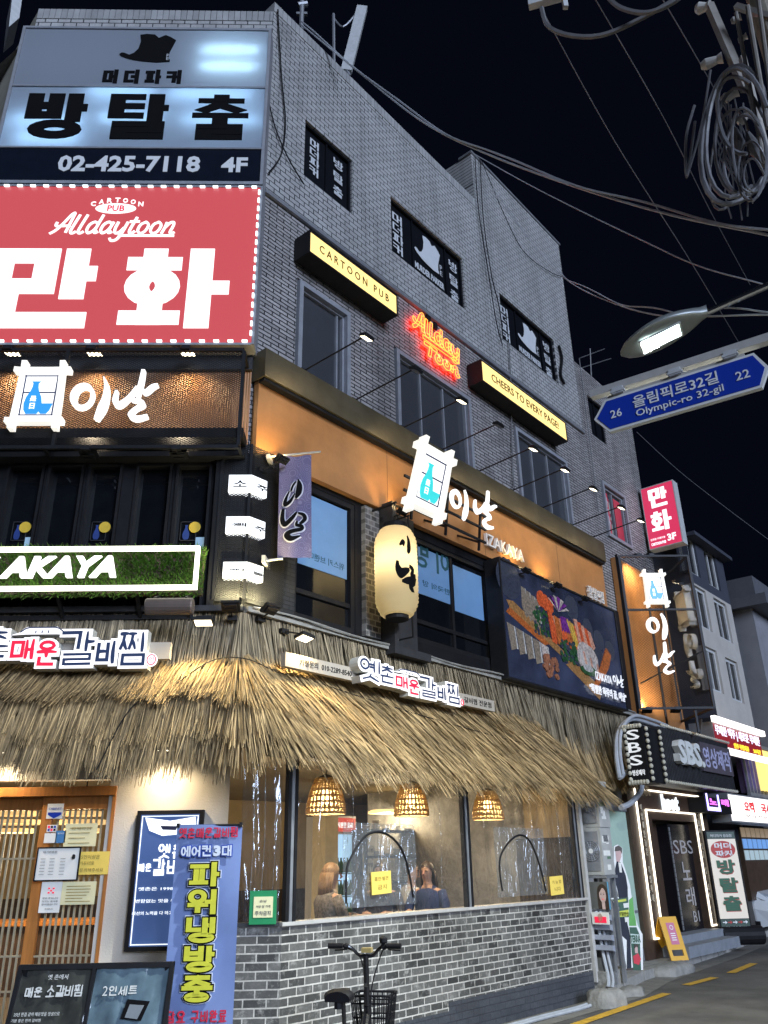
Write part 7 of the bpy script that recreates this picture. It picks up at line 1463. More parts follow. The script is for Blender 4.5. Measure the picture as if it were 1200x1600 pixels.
def rock(lab, fr, cx, cy, rx, ry, h, seed):
    rnd = random.Random(seed); b = B(); n, m = 14, 5; P = []
    for j in range(m+1):
        a = j/m*math.pi/2
        for k in range(n): q = 2*math.pi*k/n; r = (math.cos(a)**.45)*(1+.16*math.sin(k*2.1+seed)+rnd.uniform(-.05, .05)); P.append((cx+rx*r*math.cos(q), cy+ry*r*math.sin(q), h*math.sin(a)**.7*(1+rnd.uniform(-.08, .08))))
    b.idx(P, [(j*n+k, j*n+(k+1) % n, (j+1)*n+(k+1) % n, (j+1)*n+k) for j in range(m) for k in range(n)]); b.face(*P[m*n:]); solo('concrete_lump', b, M['concrete'], lab, 'concrete lump', fr, (cx, cy, 0), smooth=True)
g = SD.l(onz(948, 1556, .1)); rock('cracked concrete lump at the end of the brick wall', SD, g.x, g.y, .30, .2, .19, 3); g = SD.l(onz(985, 1548, .05)); rock('low broken concrete lump below the printed figure stand', SD, g.x, g.y, .26, .16, .10, 5)
g = SD.l(onz(1050, 1508, .12)); rock('weathered paving slab edge beneath the yellow folding board', SD, g.x, g.y, .55, .22, .155, 8)
b = B(); pts = [SD.w(5.62, -.86, 1.0), SD.w(5.62, -.9, .5), SD.w(5.5, -.98, .15), SD.w(4.9, -1.02, .03), SD.w(3.6, -1.0, .025), SD.w(2.2, -1.02, .025)]; pts = catmull(pts, 6); b.tube(pts, .022, 7); b.tube([p+Vector((.05, -.03, 0)) for p in pts], .018, 7); solo('drain_hose', b, M['cable_pale'], 'pale drain hoses running down and along the foot of the brick wall', 'hose')
# pale green door
s0, s1 = S(949, 1300, .03)[0], S(1001, 1300, .03)[0]; zt = S(975, 1268, .03)[1]
t = Thing('green_door', 'pale mint green metal door in a grey frame behind the printed figure', 'door', SD, (s0, -.03, .12)); b = B(); b.box(s0, s1, -.03, -.005, .15, zt); t.part('panel', b, mat('mint_panel', (.42, .56, .46), .5, var=.05)); b = B(); b.box(s0-.06, s0, -.06, -.004, .13, zt+.08); b.box(s1, s1+.08, -.06, -.004, .13, zt+.08); b.box(s0, s1, -.06, -.004, zt, zt+.08); b.box(s0, s1, -.045, -.004, .13, .30); b.box(s0, s1, -.036, -.004, .82, .86); t.part('frame', b, M['grey']); b = B(); b.tube(catmull([(s1-.12, -.05, 1.15), (s1-.12, -.11, 1.13), (s1-.12, -.11, 1.0), (s1-.12, -.05, .98)], 4), .012, 6); t.part('handle', b, M['chrome'])
# big white pipe loop
b = B(); pp = [(970, 1262), (985, 1255), (1000, 1238), (1003, 1225)]; P1 = [SD.w(*(lambda q: (q[0], -.4, q[1]))(S(x, y, .4))) for x, y in pp]; b.tube(catmull(P1, 6), .045, 8); pp = [(968, 1215), (963, 1180), (966, 1145), (985, 1124), (1015, 1130), (1040, 1140)]; P2 = [SD.w(*(lambda q: (q[0], -.55, q[1]))(S(x, y, .55))) for x, y in pp]; b.tube(catmull(P2, 6), .04, 8); b.tube([p+Vector((.06, -.02, .05)) for p in catmull(P2, 6)], .03, 8); b.tube([P1[-1], P1[-1]+Vector((0, 0, .35)), P2[0]], .04, 8); solo('white_conduit', b, M['cable_pale'], 'thick pale conduits curling round the bulb sign', 'conduit')

# printed figure stand (flat cut-out, as in the photo)
g = onz(989, 1531, .0); SFm = Frame((g.x, g.y, 0), R_(8)); cv = lambda x, y: onfr(SFm, x, y)
t = Thing('cutout_standee', 'flat printed cut out of a standing figure in dark clothes beside a green beer bottle', 'standee', SFm, (0, 0, 0))
zc = lambda p: (900+p[0]*120/533, 1190+p[1]*360/1600)      # from an enlarged view of the photograph
def pl(b, mi, pts, y, th_=.004): b.mi = mi; b.poly([cv(*zc(p)) for p in pts], y, y+th_)
b = B(); b.poly([cv(*zc(p)) for p in [(262, 590), (290, 575), (322, 600), (325, 700), (355, 790), (375, 860), (388, 950), (412, 1080), (430, 1140), (462, 1200), (467, 1525), (330, 1520), (322, 1440), (352, 1430), (300, 1180), (290, 1085), (285, 1000), (240, 950), (296, 940), (270, 840), (255, 770), (250, 690), (262, 680)]], 0, .03); t.part('board', b, M['white'])
b = B()
pl(b, 1, [(282, 690), (310, 700), (345, 790), (358, 870), (360, 960), (300, 960), (285, 880), (268, 820), (272, 740)], -.003)
pl(b, 2, [(272, 610), (290, 598), (312, 612), (314, 660), (300, 700), (280, 690)], -.006); pl(b, 0, [(268, 620), (272, 592), (295, 582), (318, 600), (318, 640), (306, 618), (280, 622)], -.009); pl(b, 7, [(292, 700), (312, 702), (318, 770), (302, 770)], -.007)
pl(b, 1, [(302, 1080), (345, 1080), (370, 1180), (378, 1250), (385, 1440), (352, 1440), (352, 1240), (310, 1200)], -.004); pl(b, 0, [(332, 1440), (395, 1430), (400, 1470), (340, 1478)], -.008)
pl(b, 3, [(368, 960), (392, 940), (402, 1040), (414, 1100), (418, 1140), (368, 1140)], -.005); pl(b, 4, [(370, 1150), (418, 1150), (440, 1200), (452, 1470), (400, 1480), (385, 1300)], -.006); pl(b, 5, [(376, 1195), (436, 1200), (440, 1265), (380, 1262)], -.009); pl(b, 6, [(395, 1350), (430, 1330), (450, 1370), (435, 1412), (400, 1400)], -.009); pl(b, 2, [(405, 1280), (425, 1280), (428, 1330), (408, 1330)], -.010); pl(b, 0, [(402, 1268), (428, 1268), (430, 1292), (415, 1285), (402, 1300)], -.013)
pl(b, 4, [(248, 956), (360, 942), (365, 1080), (292, 1084), (300, 1010)], -.012); pl(b, 8, [(290, 1040), (362, 1028), (362, 1072), (292, 1080)], -.016); pl(b, 8, [(285, 962), (345, 952), (346, 968), (288, 978)], -.016); pl(b, 7, [(325, 985), (362, 980), (362, 1012), (330, 1016)], -.016); pl(b, 7, [(335, 1080), (365, 1078), (366, 1110), (340, 1115)], -.012)
t.part('print', b, [M['hair'], M['cloth_dark'], mat('printed_skin', (.55, .36, .34), .6), mat('printed_light_green', (.10, .36, .06), .4), mat('printed_dark_green', (.012, .075, .035), .4), mat('printed_label', (.5, .6, .55), .5), mat('printed_red', (.55, .02, .04), .5), M['whitepaper'], mat('printed_lime', (.55, .60, .06), .5)])
b = B(); a, c = cv(*zc((378, 1262))), cv(*zc((440, 1198))); b.text('TERRA', a[0], c[0], a[1]+.01, c[1]-.01, -.014, .003, .03); b.mi = 1; a, c = cv(*zc((296, 1072))), cv(*zc((360, 1042))); b.text('리얼탄산', a[0], c[0], a[1], c[1], -.02, .003, .02); t.part('lettering', b, [bpy.data.materials['printed_dark_green'], M['letterblack']])
b = B(); b.bar((.1, .03, .0), (.1, .35, .0), .03); b.bar((.1, .34, .02), (.1, .035, .9), .02); t.part('strut', b, M['white'])

# yellow folding board
g = onz(1052, 1494, .17); YF = Frame((g.x, g.y, .125), R_(14)); yv = lambda x, y: (lambda q: (q[0], q[1]))(onfr(YF, x, y))
hY = yv(1050, 1432)[1]-.0
t = Thing('folding_board', 'yellow plastic folding floor sign with a pink notice on the pavement', 'floor sign', YF, (0, 0, 0)); w0, w1 = -.16, .16
def leafp(b, x0, x1, y0, y1):   # leaf from top (y0) to foot (y1)
    T = lambda x, q: (x, y0+(y1-y0)*(1-q), hY*q)
    def bar_(p, q, u, v): b.idx([T(p, u), T(q, u), T(q, v), T(p, v)]+[tuple(Vector(T(*k))+Vector((0, .025, 0))) for k in ((p, u), (q, u), (q, v), (p, v))], [(0, 1, 2, 3), (7, 6, 5, 4), (0, 4, 5, 1), (1, 5, 6, 2), (2, 6, 7, 3), (3, 7, 4, 0)])
    bar_(x0, x0+.06, 0, 1); bar_(x1-.06, x1, 0, 1); bar_(x0+.06, x1-.06, .24, 1); bar_(x0+.06, x1-.06, 0, .10)
yel = mat('yellow_plastic', (.72, .38, .02), .4, var=.08)
b = B(); leafp(b, -.02-.15, .30-.15, 0, -.20); t.part('front_leaf', b, yel); b = B(); leafp(b, -.17, .15, .01, .36); t.part('rear_leaf', b, yel)
b = B(); T = lambda x, q: (x, -.20*(1-q)-.004, hY*q); b.face(T(-.08, .36), T(.07, .36), T(.07, .86), T(-.08, .86)); b.mi = 1; rr = .035
for k in range(12): 
    a0, a1 = k*.5236, (k+1)*.5236; c_ = lambda r, a: (r*math.cos(a), -.20*(1-.75)-.008+r*math.sin(a)*.3, hY*.75+r*math.sin(a)); b.face(c_(rr, a0), c_(rr, a1), c_(rr*.7, a1), c_(rr*.7, a0))
for k in range(4): q = .60-.05*k; b.face(*[(x, -.20*(1-q_)-.008, hY*q_) for x, q_ in ((-.05, q), (.04, q), (.04, q+.022), (-.05, q+.022))])
t.part('notice', b, [mat('pink_notice', (.55, .16, .26), .5), M['white']])

# ---- karaoke basement entrance
pi0, pi1 = S(986, 1240, .04)[0], S(1124, 1440, .04)[0]; zt = S(1040, 1226, .1)[1]
LD = .12
O_ = [S(1024, 1464, LD), S(990, 1234, LD), S(1092, 1243, LD), S(1122, 1446, LD)]; I_ = [S(1036, 1461, LD), S(1009, 1266, LD), S(1085, 1271, LD), S(1113, 1447, LD)]
so0, so1 = (O_[0][0]+O_[1][0])/2, (O_[2][0]+O_[3][0])/2; si0, si1 = (I_[0][0]+I_[1][0])/2, (I_[2][0]+I_[3][0])/2; zo, zi = (O_[1][1]+O_[2][1])/2, (I_[1][1]+I_[2][1])/2; zlo = .42
t = Thing('entrance_portal', 'dark brown entrance portal outlined by two glowing white strips', 'entrance', SD, (so0, -.1, .13))
b = B(); b.box(so0-.3, si0+.25, -LD+.02, .3, .13, zo+.6); b.box(si1-.03, so1+.35, -LD+.02, .3, .13, zo+.6); b.box(si0+.25, si1-.03, -LD+.02, .3, zi-.15, zo+.6); t.part('surround', b, M['darkwood'])
b = B(); r_ = .022
lo = zlo
for pth in ([(so0, lo), (so0, zo), (so1, zo), (so1, lo+.05)], [(si0, lo), (si0, zi), (si1, zi), (si1, lo+.05)], [(so0, lo), (si0, lo)], [(so1, lo+.05), (si1, lo+.05)]):
    for p, q in zip(pth, pth[1:]): b.bar((p[0], -LD, p[1]), (q[0], -LD, q[1]), .026)
t.part('light_strip', b, glow('white_led_strip', (1, .90, .72), 3))
ds0, ds1 = si0+.25, si1-.03
b = B(); b.box(ds0, ds1, .25, .3, .13, zi); b.mi = 1; dd0, dd1 = S(1044, 1300, -.03)[0], S(1087, 1330, -.03)[0]; dzt = S(1070, 1289, -.03)[1]; b.box(dd0, dd1, .03, .25, .42, dzt); b.mi = 2
t.part('door', b, [M['darkwood'], mat('black_door_panel', (.006, .006, .009), .25)])
b = B(); y = .02; mm = (dd0+dd1)/2; dw = dd1-dd0; b.text('SBS', dd0+dw*.10, dd1-dw*.12, dzt-.52, dzt-.28, y, .004, .0); b.text('노', mm-.24, mm+.18, dzt-.98, dzt-.66, y, .004, .01); b.text('래', mm-.22, mm+.2, dzt-1.42, dzt-1.10, y, .004, .01); b.text('B1', dd1-.62, dd1-.34, .55, .73, y, .004)
t.part('lettering', b, glow('dim_door_letters', (.33, .34, .38), .35))
b = B()
for k in range(22): z = .45+(dzt-.5)*k/22; b.box(dd0+.02, dd0+.06, .015, .03, z, z+.07); b.box(dd1-.06, dd1-.02, .015, .03, z, z+.07)
t.part('dotted_border', b, M['grey'])
b = B(); b.vtext('이밤·오늘은 특별하게', so0+.16, si0-.14, lo+.55, zo-.25, -LD+.005, .012, .01, .25); b.vtext('이보다 좋을 순 없다', si1+.14, so1-.14, lo+.5, zo-.3, -LD+.005, .012, .01, .25); t.part('lettering', b, mat('band_lettering', (.60, .52, .40), .4))
b = B(); mc = S(1047, 1252, LD)[0]; zc_ = S(1047, 1254, LD)[1]; b.text('hoot', mc-.38, mc+.38, zc_-.14, zc_+.14, -LD-.01, .03, .04); t.part('logo', b, M['cool_glow'])
b = B(); b.box(si0-.05, si1+.1, -.55, .2, .13, .30); b.box(si0+.2, si1+.1, -.28, .2, .30, .42); t.part('step', b, mat('grey_step', (.22, .24, .27), .6, var=.15))
# fascia and bulb box
OQ = .72; s0, s1 = S(1034, 1170, OQ)[0], S(1143, 1200, OQ)[0]; z1 = (S(1035, 1135, OQ)[1]+S(1140, 1165, OQ)[1])/2; z0 = (S(1040, 1215, OQ)[1]+S(1145, 1240, OQ)[1])/2
t = Thing('fascia_sign', 'dark grey fascia sign of the karaoke studio with rows of small bulbs along its edges', 'fascia sign', SD, (s0, -OQ, z0)); b = B(); b.box(s0, s1, -OQ, -.1, z0, z1); n = int((s1-s0)/.07)
for k in range(n): x = s0+(s1-s0)*k/n; b.box(x, x+.03, -OQ-.012, -OQ, z0+.02, z1-.02)
t.part('panel', b, M['darkgrey']); b = B()
def bulb(b, c, r=.026): b.lathe([(r*.5, -r), (r, -r*.4), (r, r*.3), (r*.5, r)], c, 8)
nb = 34
for k in range(nb): x = s0+(s1-s0)*(k+.5)/nb; bulb(b, (x, -OQ-.04, z1+.02)); bulb(b, (x, -OQ-.04, z0-.01))
bo = t.part('bulbs', b, mat('unlit_bulb', (.55, .52, .42), .3, coat=.3))
b = B(); h_ = z1-z0; b.text('SBS.', S(1050, 1180, OQ)[0], S(1090, 1190, OQ)[0], z0+h_*.34, z0+h_*.80, -OQ-.14, .12, .04); t.part('lettering', b, mat('pale_channel_letter', (.72, .73, .70), .4))
b = B(); q0, q1_ = S(1092, 1185, OQ)[0], S(1139, 1195, OQ)[0]; b.box(q0, q1_, -OQ-.06, -OQ-.014, z0+h_*.30, z0+h_*.88); b.mi = 1; b.text('영상제작', q0+.08, q1_-.08, z0+h_*.38, z0+h_*.80, -OQ-.068, .006, .02); t.part('name_board', b, [mat('mauve_board', (.10, .085, .10), .4), mat('lilac_lettering', (.45, .44, .62), .4)])
BF2 = Frame(SD.w(S(1009, 1180, .95)[0], -.95, 0), math.atan2(-SD.uy.y, -SD.uy.x)); a = onfr(BF2, 972, 1136); x0 = a[0]; z1 = onfr(BF2, 1005, 1133)[1]; z0 = onfr(BF2, 1005, 1222)[1]; Ls = S(1034, 1180, .95)[0]-S(1009, 1180, .95)[0]
t = Thing('bulb_box_sign', 'black box sign edged with round bulbs, white letters stacked down its face', 'projecting sign', BF2, (x0, 0, z0)); b = B(); b.box(x0, 0, 0, Ls, z0, z1); t.part('box', b, M['black']); b = B(); H_ = z1-z0
for k in range(9): z = z0+H_*(k+.5)/9; bulb(b, (x0+.05, -.04, z), .034); bulb(b, (.04, .06, z), .034); bulb(b, (.04, Ls-.06, z), .034)
for k in range(7): x = x0+(0-x0)*(k+.5)/7; bulb(b, (x, -.03, z1), .034); bulb(b, (x, -.03, z0), .034)
t.part('bulbs', b, bpy.data.materials['unlit_bulb']); b = B(); m = x0*.5; hw = .11; b.text('S', m-hw, m+hw, z0+H_*.76, z0+H_*.94, -.01, .008, .012); b.text('B', m-hw, m+hw, z0+H_*.53, z0+H_*.71, -.01, .008, .012); b.text('S', m-hw, m+hw, z0+H_*.30, z0+H_*.48, -.01, .008, .012); b.text('영상제작', x0*.78, x0*.14, z0+H_*.12, z0+H_*.22, -.01, .008, .02); t.part('lettering', b, glow('soft_white_letters', (.85, .87, .9), .7))
b = B(); b.box(s0, s1-.3, -OQ+.05, -.12, S(1050, 1224, .5)[1]-.22, S(1050, 1224, .5)[1]-.16) if 0 else None
# standing sign
g = onz(1152, 1476, .14); VF = Frame((g.x, g.y, .0), R_(6)); vv = lambda x, y: onfr(VF, x, y); a, c, d = vv(1104, 1300), vv(1147, 1300), vv(1173, 1453); z1 = a[1]; z0 = d[1]; x0 = (a[0]+vv(1128, 1453)[0])/2; x1 = (c[0]+d[0])/2; W_, H_ = x1-x0, z1-z0
t = Thing('standing_sign', 'tall standing sign with green escape room letters on a black water base', 'standing sign', VF, ((x0+x1)/2, 0, 0)); b = B(); b.box(x0-.03, x1+.03, 0.012, .10, z0-.03, z1+.03); b.box(x0+.1, x1-.1, .03, .07, .2, z0); t.part('frame', b, M['black'])
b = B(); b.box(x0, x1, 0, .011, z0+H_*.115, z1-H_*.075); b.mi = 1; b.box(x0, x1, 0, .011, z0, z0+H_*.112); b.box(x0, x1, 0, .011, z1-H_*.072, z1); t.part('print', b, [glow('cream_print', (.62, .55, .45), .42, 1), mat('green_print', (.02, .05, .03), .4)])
b = B(); b.disc((x0+x1)/2, z0+H_*.815, W_*.44, W_*.27, -.004, .0); b.mi = 1; b.text('머더', x0+W_*.2, x1-W_*.2, z0+H_*.82, z0+H_*.885, -.008, .004, .03); b.text('파커', x0+W_*.2, x1-W_*.2, z0+H_*.74, z0+H_*.805, -.008, .004, .03)
for q, mi in ((.012, 0), (0, 2)):
    b.mi = mi
    for k, ch in enumerate('방탈출'): zz = z0+H_*(.56-.185*k); b.text(ch, x0+W_*.18+q, x1-W_*.18+q, zz-q, zz+H_*.15-q, -.006-(.005 if mi == 2 else 0), .004, .04)
b.mi = 1; b.text('02) 425-7118', x0+W_*.12, x1-W_*.12, z0+H_*.015, z0+H_*.04, -.006, .004); b.text('머더파커 잠실점', x0+W_*.12, x1-W_*.12, z1-H_*.055, z1-H_*.025, -.006, .004)
for k in range(5): b.mi = 1 if k % 2 == 0 else 0; xx = x0+W_*(.06+.18*k); zz = z0+H_*.08; b.poly([(xx, zz-.008), (xx+.05, zz-.008), (xx+.05, zz-.03), (xx+.09, zz), (xx+.05, zz+.03), (xx+.05, zz+.008), (xx, zz+.008)], -.006, -.002)
t.part('lettering', b, [mat('sign_red', (.50, .03, .02), .5), M['white'], mat('sign_green', (.015, .10, .04), .5)])
b = B(); b.tube([(x0-.02, .05, .29), (x1+.22, .05, .29)], .165, 16); b.box(x0+.05, x1+.1, -.02, .12, .14, .2); t.part('base', b, M['black'])

# ---- neighbours down the street
sb0 = 14.9; sb1 = S(1168, 1080, -.2)[0]; zl = S(1108, 925, -.2)[1]; zr = S(1095, 850, -.2)[1]; zb_ = S(1110, 1115, -.2)[1]
t = Thing('apartment_building', 'cream apartment block with a dark top storey beyond the brick building', 'building', SD, (sb0, .2, 0))
wl_ = []
for x, y, w_, h_ in ((1097, 975, 1, 0), (1131, 985, 1, 0), (1114, 1064, 1, 0), (1146, 1073, 1, 0)): wl_.append((x, y))
def wq(x0, y0, x1, y1): a, c = S(x0, y0, -.2), S(x1, y1, -.2); return a[0], c[0], c[1], a[1]
h4 = [wq(1088, 955, 1114, 988), wq(1121, 970, 1146, 1006), wq(1106, 1048, 1132, 1085), wq(1139, 1060, 1164, 1100)]; h2 = [wq(1069, 858, 1093, 902), wq(1103, 884, 1123, 922)]
fix = lambda hs_: [(a, a+max(.9, c-a), d, max(e, d+1.1)) for a, c, d, e in hs_]
h4, h2 = fix(h4), fix(h2)
b = wallmesh(sb0, sb1, zb_, zl, h4, y=.2, rv=.2); b.face((sb1, .2, 0), (sb1, 9, 0), (sb1, 9, zr), (sb1, .2, zr)); t.part('wall', b, mat('cream_far_wall', (.46, .43, .39), .8, var=.1, scale=2, bump=.1)); b = wallmesh(sb0, sb1, zl, zr, h2, y=.2, rv=.2); b.face((sb0, .2, zr), (sb1, .2, zr), (sb1, 9, zr), (sb0, 9, zr)); b.face((sb0, .2, 2), (sb0, 9, 2), (sb0, 9, zr), (sb0, .2, zr)); b.box(sb0, sb1+.1, -.05, .2, zr-.1, zr); t.part('upper_wall', b, mat('dark_far_wall', (.045, .05, .07), .7)); b = B(); b.box(sb0, sb1, 4.2, 4.4, 0, zb_); b.box(sb0, sb1, .2, 4.3, zb_-.2, zb_-.01); b.box(sb0+.1, sb0+.5, .3, .8, .13, zb_-.2); b.box(sb1-.5, sb1-.1, .3, .8, .13, zb_-.2); t.part('ground_floor', b, mat('dark_ground_floor', (.05, .045, .04), .7))
for h in h4+h2:
    a, c, d, e = h; b = B(); b.box(a, a+.07, .26, .34, d, e); b.box(c-.07, c, .26, .34, d, e); b.box(a+.07, c-.07, .26, .34, e-.08, e); b.box(a+.07, c-.07, .26, .34, d, d+.07); b.box((a+c)/2-.03, (a+c)/2+.03, .265, .335, d+.07, e-.08); o = bpy.data.objects.new('window', mesh_of(b, (sb0, .2, 0))); o.data.materials.append(M['lightgrey']); COL.objects.link(o); o.parent = t.o; g_ = B(); g_.face((a, .30, d), (c, .30, d), (c, .30, e), (a, .30, e)); m2 = mesh_of(g_, (sb0, .2, 0)); m2.materials.append(M['winglass']); o2 = bpy.data.objects.new('pane', m2); COL.objects.link(o2); o2.parent = o
sc0 = sb1+.5; zr3 = S(1168, 905, .2)[1]
t = Thing('apartment_building', 'grey block with a heavy cornice at the right picture edge', 'building', SD, (sc0, -.2, 0)); b = B(); b.box(sc0, sc0+9, -.2, 8, 0, zr3-.9); t.part('wall', b, mat('grey_far_wall', (.24, .24, .26), .8, var=.12, scale=2)); b = B(); b.box(sc0-.3, sc0+9.3, -.7, 8.3, zr3-.9, zr3-.6); b.box(sc0-.1, sc0+9, -.4, 8, zr3-.6, zr3); t.part('cornice', b, mat('far_cornice', (.10, .105, .12), .7)); b = B(); b.box(sc0+2, sc0+3.2, -.24, -.19, 7, 8.6); b.mi = 1; b.box(sc0+4.2, sc0+6, -.45, -.22, 5.2, 7.4); t.part('window', b, [M['winglass'], mat('maroon_panel', (.12, .01, .02), .5)])
def shopsign(lab, px, o, face, texts, frame_m=None, bars=None):
    a = S(*px[0], o); c = S(*px[1], o); s0, s1, z1, z0 = a[0], c[0], (a[1]+S(*px[2], o)[1])/2, (c[1]+S(*px[3], o)[1])/2
    t = Thing('shop_sign', lab, 'shop sign', SD, (s0, -o, z0)); W_, H_ = s1-s0, z1-z0; b = B(); b.box(s0, s1, -o, -.0, z0, z1); t.part('box', b, frame_m or M['grey']); b = B(); b.box(s0+.03, s1-.03, -o-.012, -o-.001, z0+.03, z1-.03); t.part('face', b, face)
    b = B(); ms = []
    for k, (tx, m, p, q, r, u_, bd) in enumerate(texts): b.mi = k; ms.append(m); b.text(tx, s0+W_*p, s0+W_*q, z0+H_*r, z0+H_*u_, -o-.02, .008, bd)
    t.part('lettering', b, ms)
    if bars: b = B(); b.box(s0-.1, s1+.1, -o-.12, -o-.03, z1-.02, z1+.10); b.box(s0-.05, s1+.15, -o-.12, -o-.03, z0-.14, z0-.02); t.part('light_strip', b, glow('shop_strip', (1, .93, .9), 2))
    return t
shopsign('red and white LED sign of a bar with two lit strips, upper right', ((1112, 1128), (1192, 1182), (1190, 1150), (1112, 1165)), .5, glow('sign_maroon', (.33, .02, .03), .55), (('무제한 맥주 | 새로운 무제한', glow('blue_white', (.75, .78, 1), 1.6), .03, .97, .42, .9, .02), ('안주 무한제공', glow('led_yellow', (1, .72, .05), 1.1), .36, .68, .08, .32, .04), ('24시간', bpy.data.materials['led_yellow'], .78, .95, .08, .3, .04)), bars=True)
shopsign('white lit sign of a snack shop with red letters, right picture edge', ((1136, 1240), (1235, 1290), (1200, 1247), (1136, 1285)), .4, glow('lit_shop_white', (1, .95, .92), 1.5), (('오떡', glow('shop_red', (.75, .03, .04), .8), .22, .38, .4, .78, .04), ('국시', bpy.data.materials['shop_red'], .50, .66, .4, .78, .04), ('분식 전문점', mat('shop_ink', (.3, .2, .15), .6), .22, .66, .2, .3, .0)))
s_ = S(1100, 1240, .45); e_ = S(1141, 1268, .45); t = Thing('led_sign', 'small purple LED karaoke sign with a dotted square under the grey fascia', 'LED sign', SD, (s_[0], -.45, e_[1])); b = B(); b.box(s_[0], e_[0]+.1, -.45, -.1, e_[1]-.05, s_[1]-.05); t.part('box', b, M['black']); b = B(); W_, H_ = e_[0]-s_[0], s_[1]-e_[1]-.05; b.text('노', s_[0]+W_*.16, s_[0]+W_*.46, e_[1]+H_*.4, e_[1]+H_*.9, -.46, .008, .05); b.text('래', s_[0]+W_*.66, s_[0]+W_*.98, e_[1]+H_*.4, e_[1]+H_*.95, -.46, .008, .05); t.part('lettering', b, glow('led_magenta', (.85, .16, .85), 1.6)); b = B()
for k in range(8): zz = e_[1]+H_*k/7; b.box(s_[0]+W_*.05, s_[0]+W_*.08, -.47, -.45, zz, zz+.06); b.box(s_[0]+W_*.52, s_[0]+W_*.55, -.47, -.45, zz, zz+.06)
for k in range(7): xx = s_[0]+W_*(.07+.47*k/6); b.box(xx-.03, xx+.03, -.47, -.45, e_[1]-.02, e_[1]+.05)
t.part('led_dots', b, glow('led_violet', (.45, .4, 1), 3))
q = wq(1138, 1165, 1200, 1235); s0, s1 = q[0], S(1205, 1205, .1)[0]; z0, z1 = S(1170, 1238, .1)[1], S(1150, 1160, .1)[1]
t = Thing('shop_window', 'barred upper shop window glowing violet and blue beyond the grey fascia', 'window', SD, (s0, -.1, z0)); b = B(); b.box(s0, s1, -.02, .1, z0, z1); t.part('room', b, mat('violet_room', (.05, .03, .07), .6)); b = B(); cs = [(.30, .10, .85), (.20, .45, 1), (.6, .15, .5), (.75, .35, .2)]; W_ = s1-s0
for k, (p, q_, ci) in enumerate(((.05, .24, 0), (.28, .36, 2), (.42, .54, 1), (.6, .68, 3), (.72, .95, 0))): b.mi = ci; b.box(s0+W_*p, s0+W_*q_, -.04, -.021, z0+(z1-z0)*random.uniform(.05, .2), z1-(z1-z0)*random.uniform(.05, .3))
t.part('lit_curtain', b, [glow('violet_light_%d' % k, c, .5) for k, c in enumerate(cs)]); b = B()
for k in range(9): xx = s0+W_*k/8; b.box(xx-.025, xx+.025, -.12, -.06, z0, z1)
b.box(s0-.05, s1, -.13, -.05, z0-.08, z0); b.box(s0-.05, s1, -.13, -.05, z1, z1+.08); t.part('bars', b, M['grey'])
s0, s1 = S(1158, 1310, -.2)[0], S(1215, 1310, -.2)[0]; z0, z1 = S(1180, 1345, -.2)[1], S(1180, 1293, -.2)[1]; t = Thing('shop_window', 'paned lower shop window lit pale blue behind the white car', 'window', SD, (s0, .2, z0)); b = B(); b.box(s0, s1, .2, .3, z0-.8, z1); t.part('frame', b, M['darkwood']); b = B(); W_, H_ = s1-s0, z1-z0
for r in range(3):
    for k in range(8): b.mi = (k*3+r) % 3; b.box(s0+W_*(k+.12)/8, s0+W_*(k+.88)/8, .18, .199, z0+H_*(r+.08)/3, z0+H_*(r+.92)/3)
t.part('pane', b, [glow('pale_pane', (.55, .70, .75), .45), glow('blue_pane', (.2, .42, .85), .6), glow('warm_pane', (.6, .45, .3), .35)])
b = B(); s0 = S(1196, 1200, .3)[0]; b.box(s0, s0+1.2, -.3, -.05, S(1190, 1232, .3)[1], S(1190, 1172, .3)[1]); solo('lit_board', b, glow('yellow_board', (1, .75, .22), 1.3), 'yellow lit board at the right picture edge', 'sign', SD, (s0, -.3, 5))

# ---- parked white car, nose out between the buildings
wc = SD.l(onz(1138, 1463, .02)); CF = Frame(SD.w(wc.x, wc.y, 0), math.atan2(-SD.uy.y, -SD.uy.x))   # x points out of the bay, y away from us
t = Thing('parked_car', 'white car parked nose out beyond the standing sign', 'car', CF, (0, 0, 0))
CW = 1.8
def loft(b, secs):
    n = len(secs[0]); P = [p for s_ in secs for p in s_]; b.idx(P, [(i*n+k, i*n+(k+1) % n, (i+1)*n+(k+1) % n, (i+1)*n+k) for i in range(len(secs)-1) for k in range(n)]); b.face(*secs[0]); b.face(*secs[-1][::-1])
b = B(); secs = []
for x, zb2, zt2, ins in ((.88, .35, .62, .28), (.84, .22, .72, .12), (.6, .18, .86, .04), (.2, .18, .93, 0), (-.35, .18, .98, 0), (-1.6, .18, 1.0, 0), (-2.9, .18, 1.02, .02), (-3.5, .22, 1.0, .08), (-3.62, .35, .85, .2)):
    y0, y1 = ins, CW-ins; zm2 = (zb2+zt2)/2; secs.append([(x, y0+.06, zb2), (x, y0, zm2), (x, y0+.03, zt2-.08), (x, y0+.14, zt2), (x, (y0+y1)/2, zt2+.02), (x, y1-.14, zt2), (x, y1-.03, zt2-.08), (x, y1, zm2), (x, y1-.06, zb2)])
loft(b, secs); t.part('body', b, mat('white_car_paint', (.62, .64, .66), .3, var=.02, coat=1), smooth=False)
b = B(); secs = []
for x, zt2, ins in ((-.22, .97, .10), (-.75, 1.32, .20), (-1.2, 1.46, .26), (-2.4, 1.47, .27), (-3.0, 1.3, .22), (-3.4, 1.0, .12)): secs.append([(x, .06 if zt2 > 1 else .1, .96), (x, ins, zt2-.04), (x, ins+.1, zt2), (x, CW-ins-.1, zt2), (x, CW-ins, zt2-.04), (x, CW-.06 if zt2 > 1 else CW-.1, .96)])
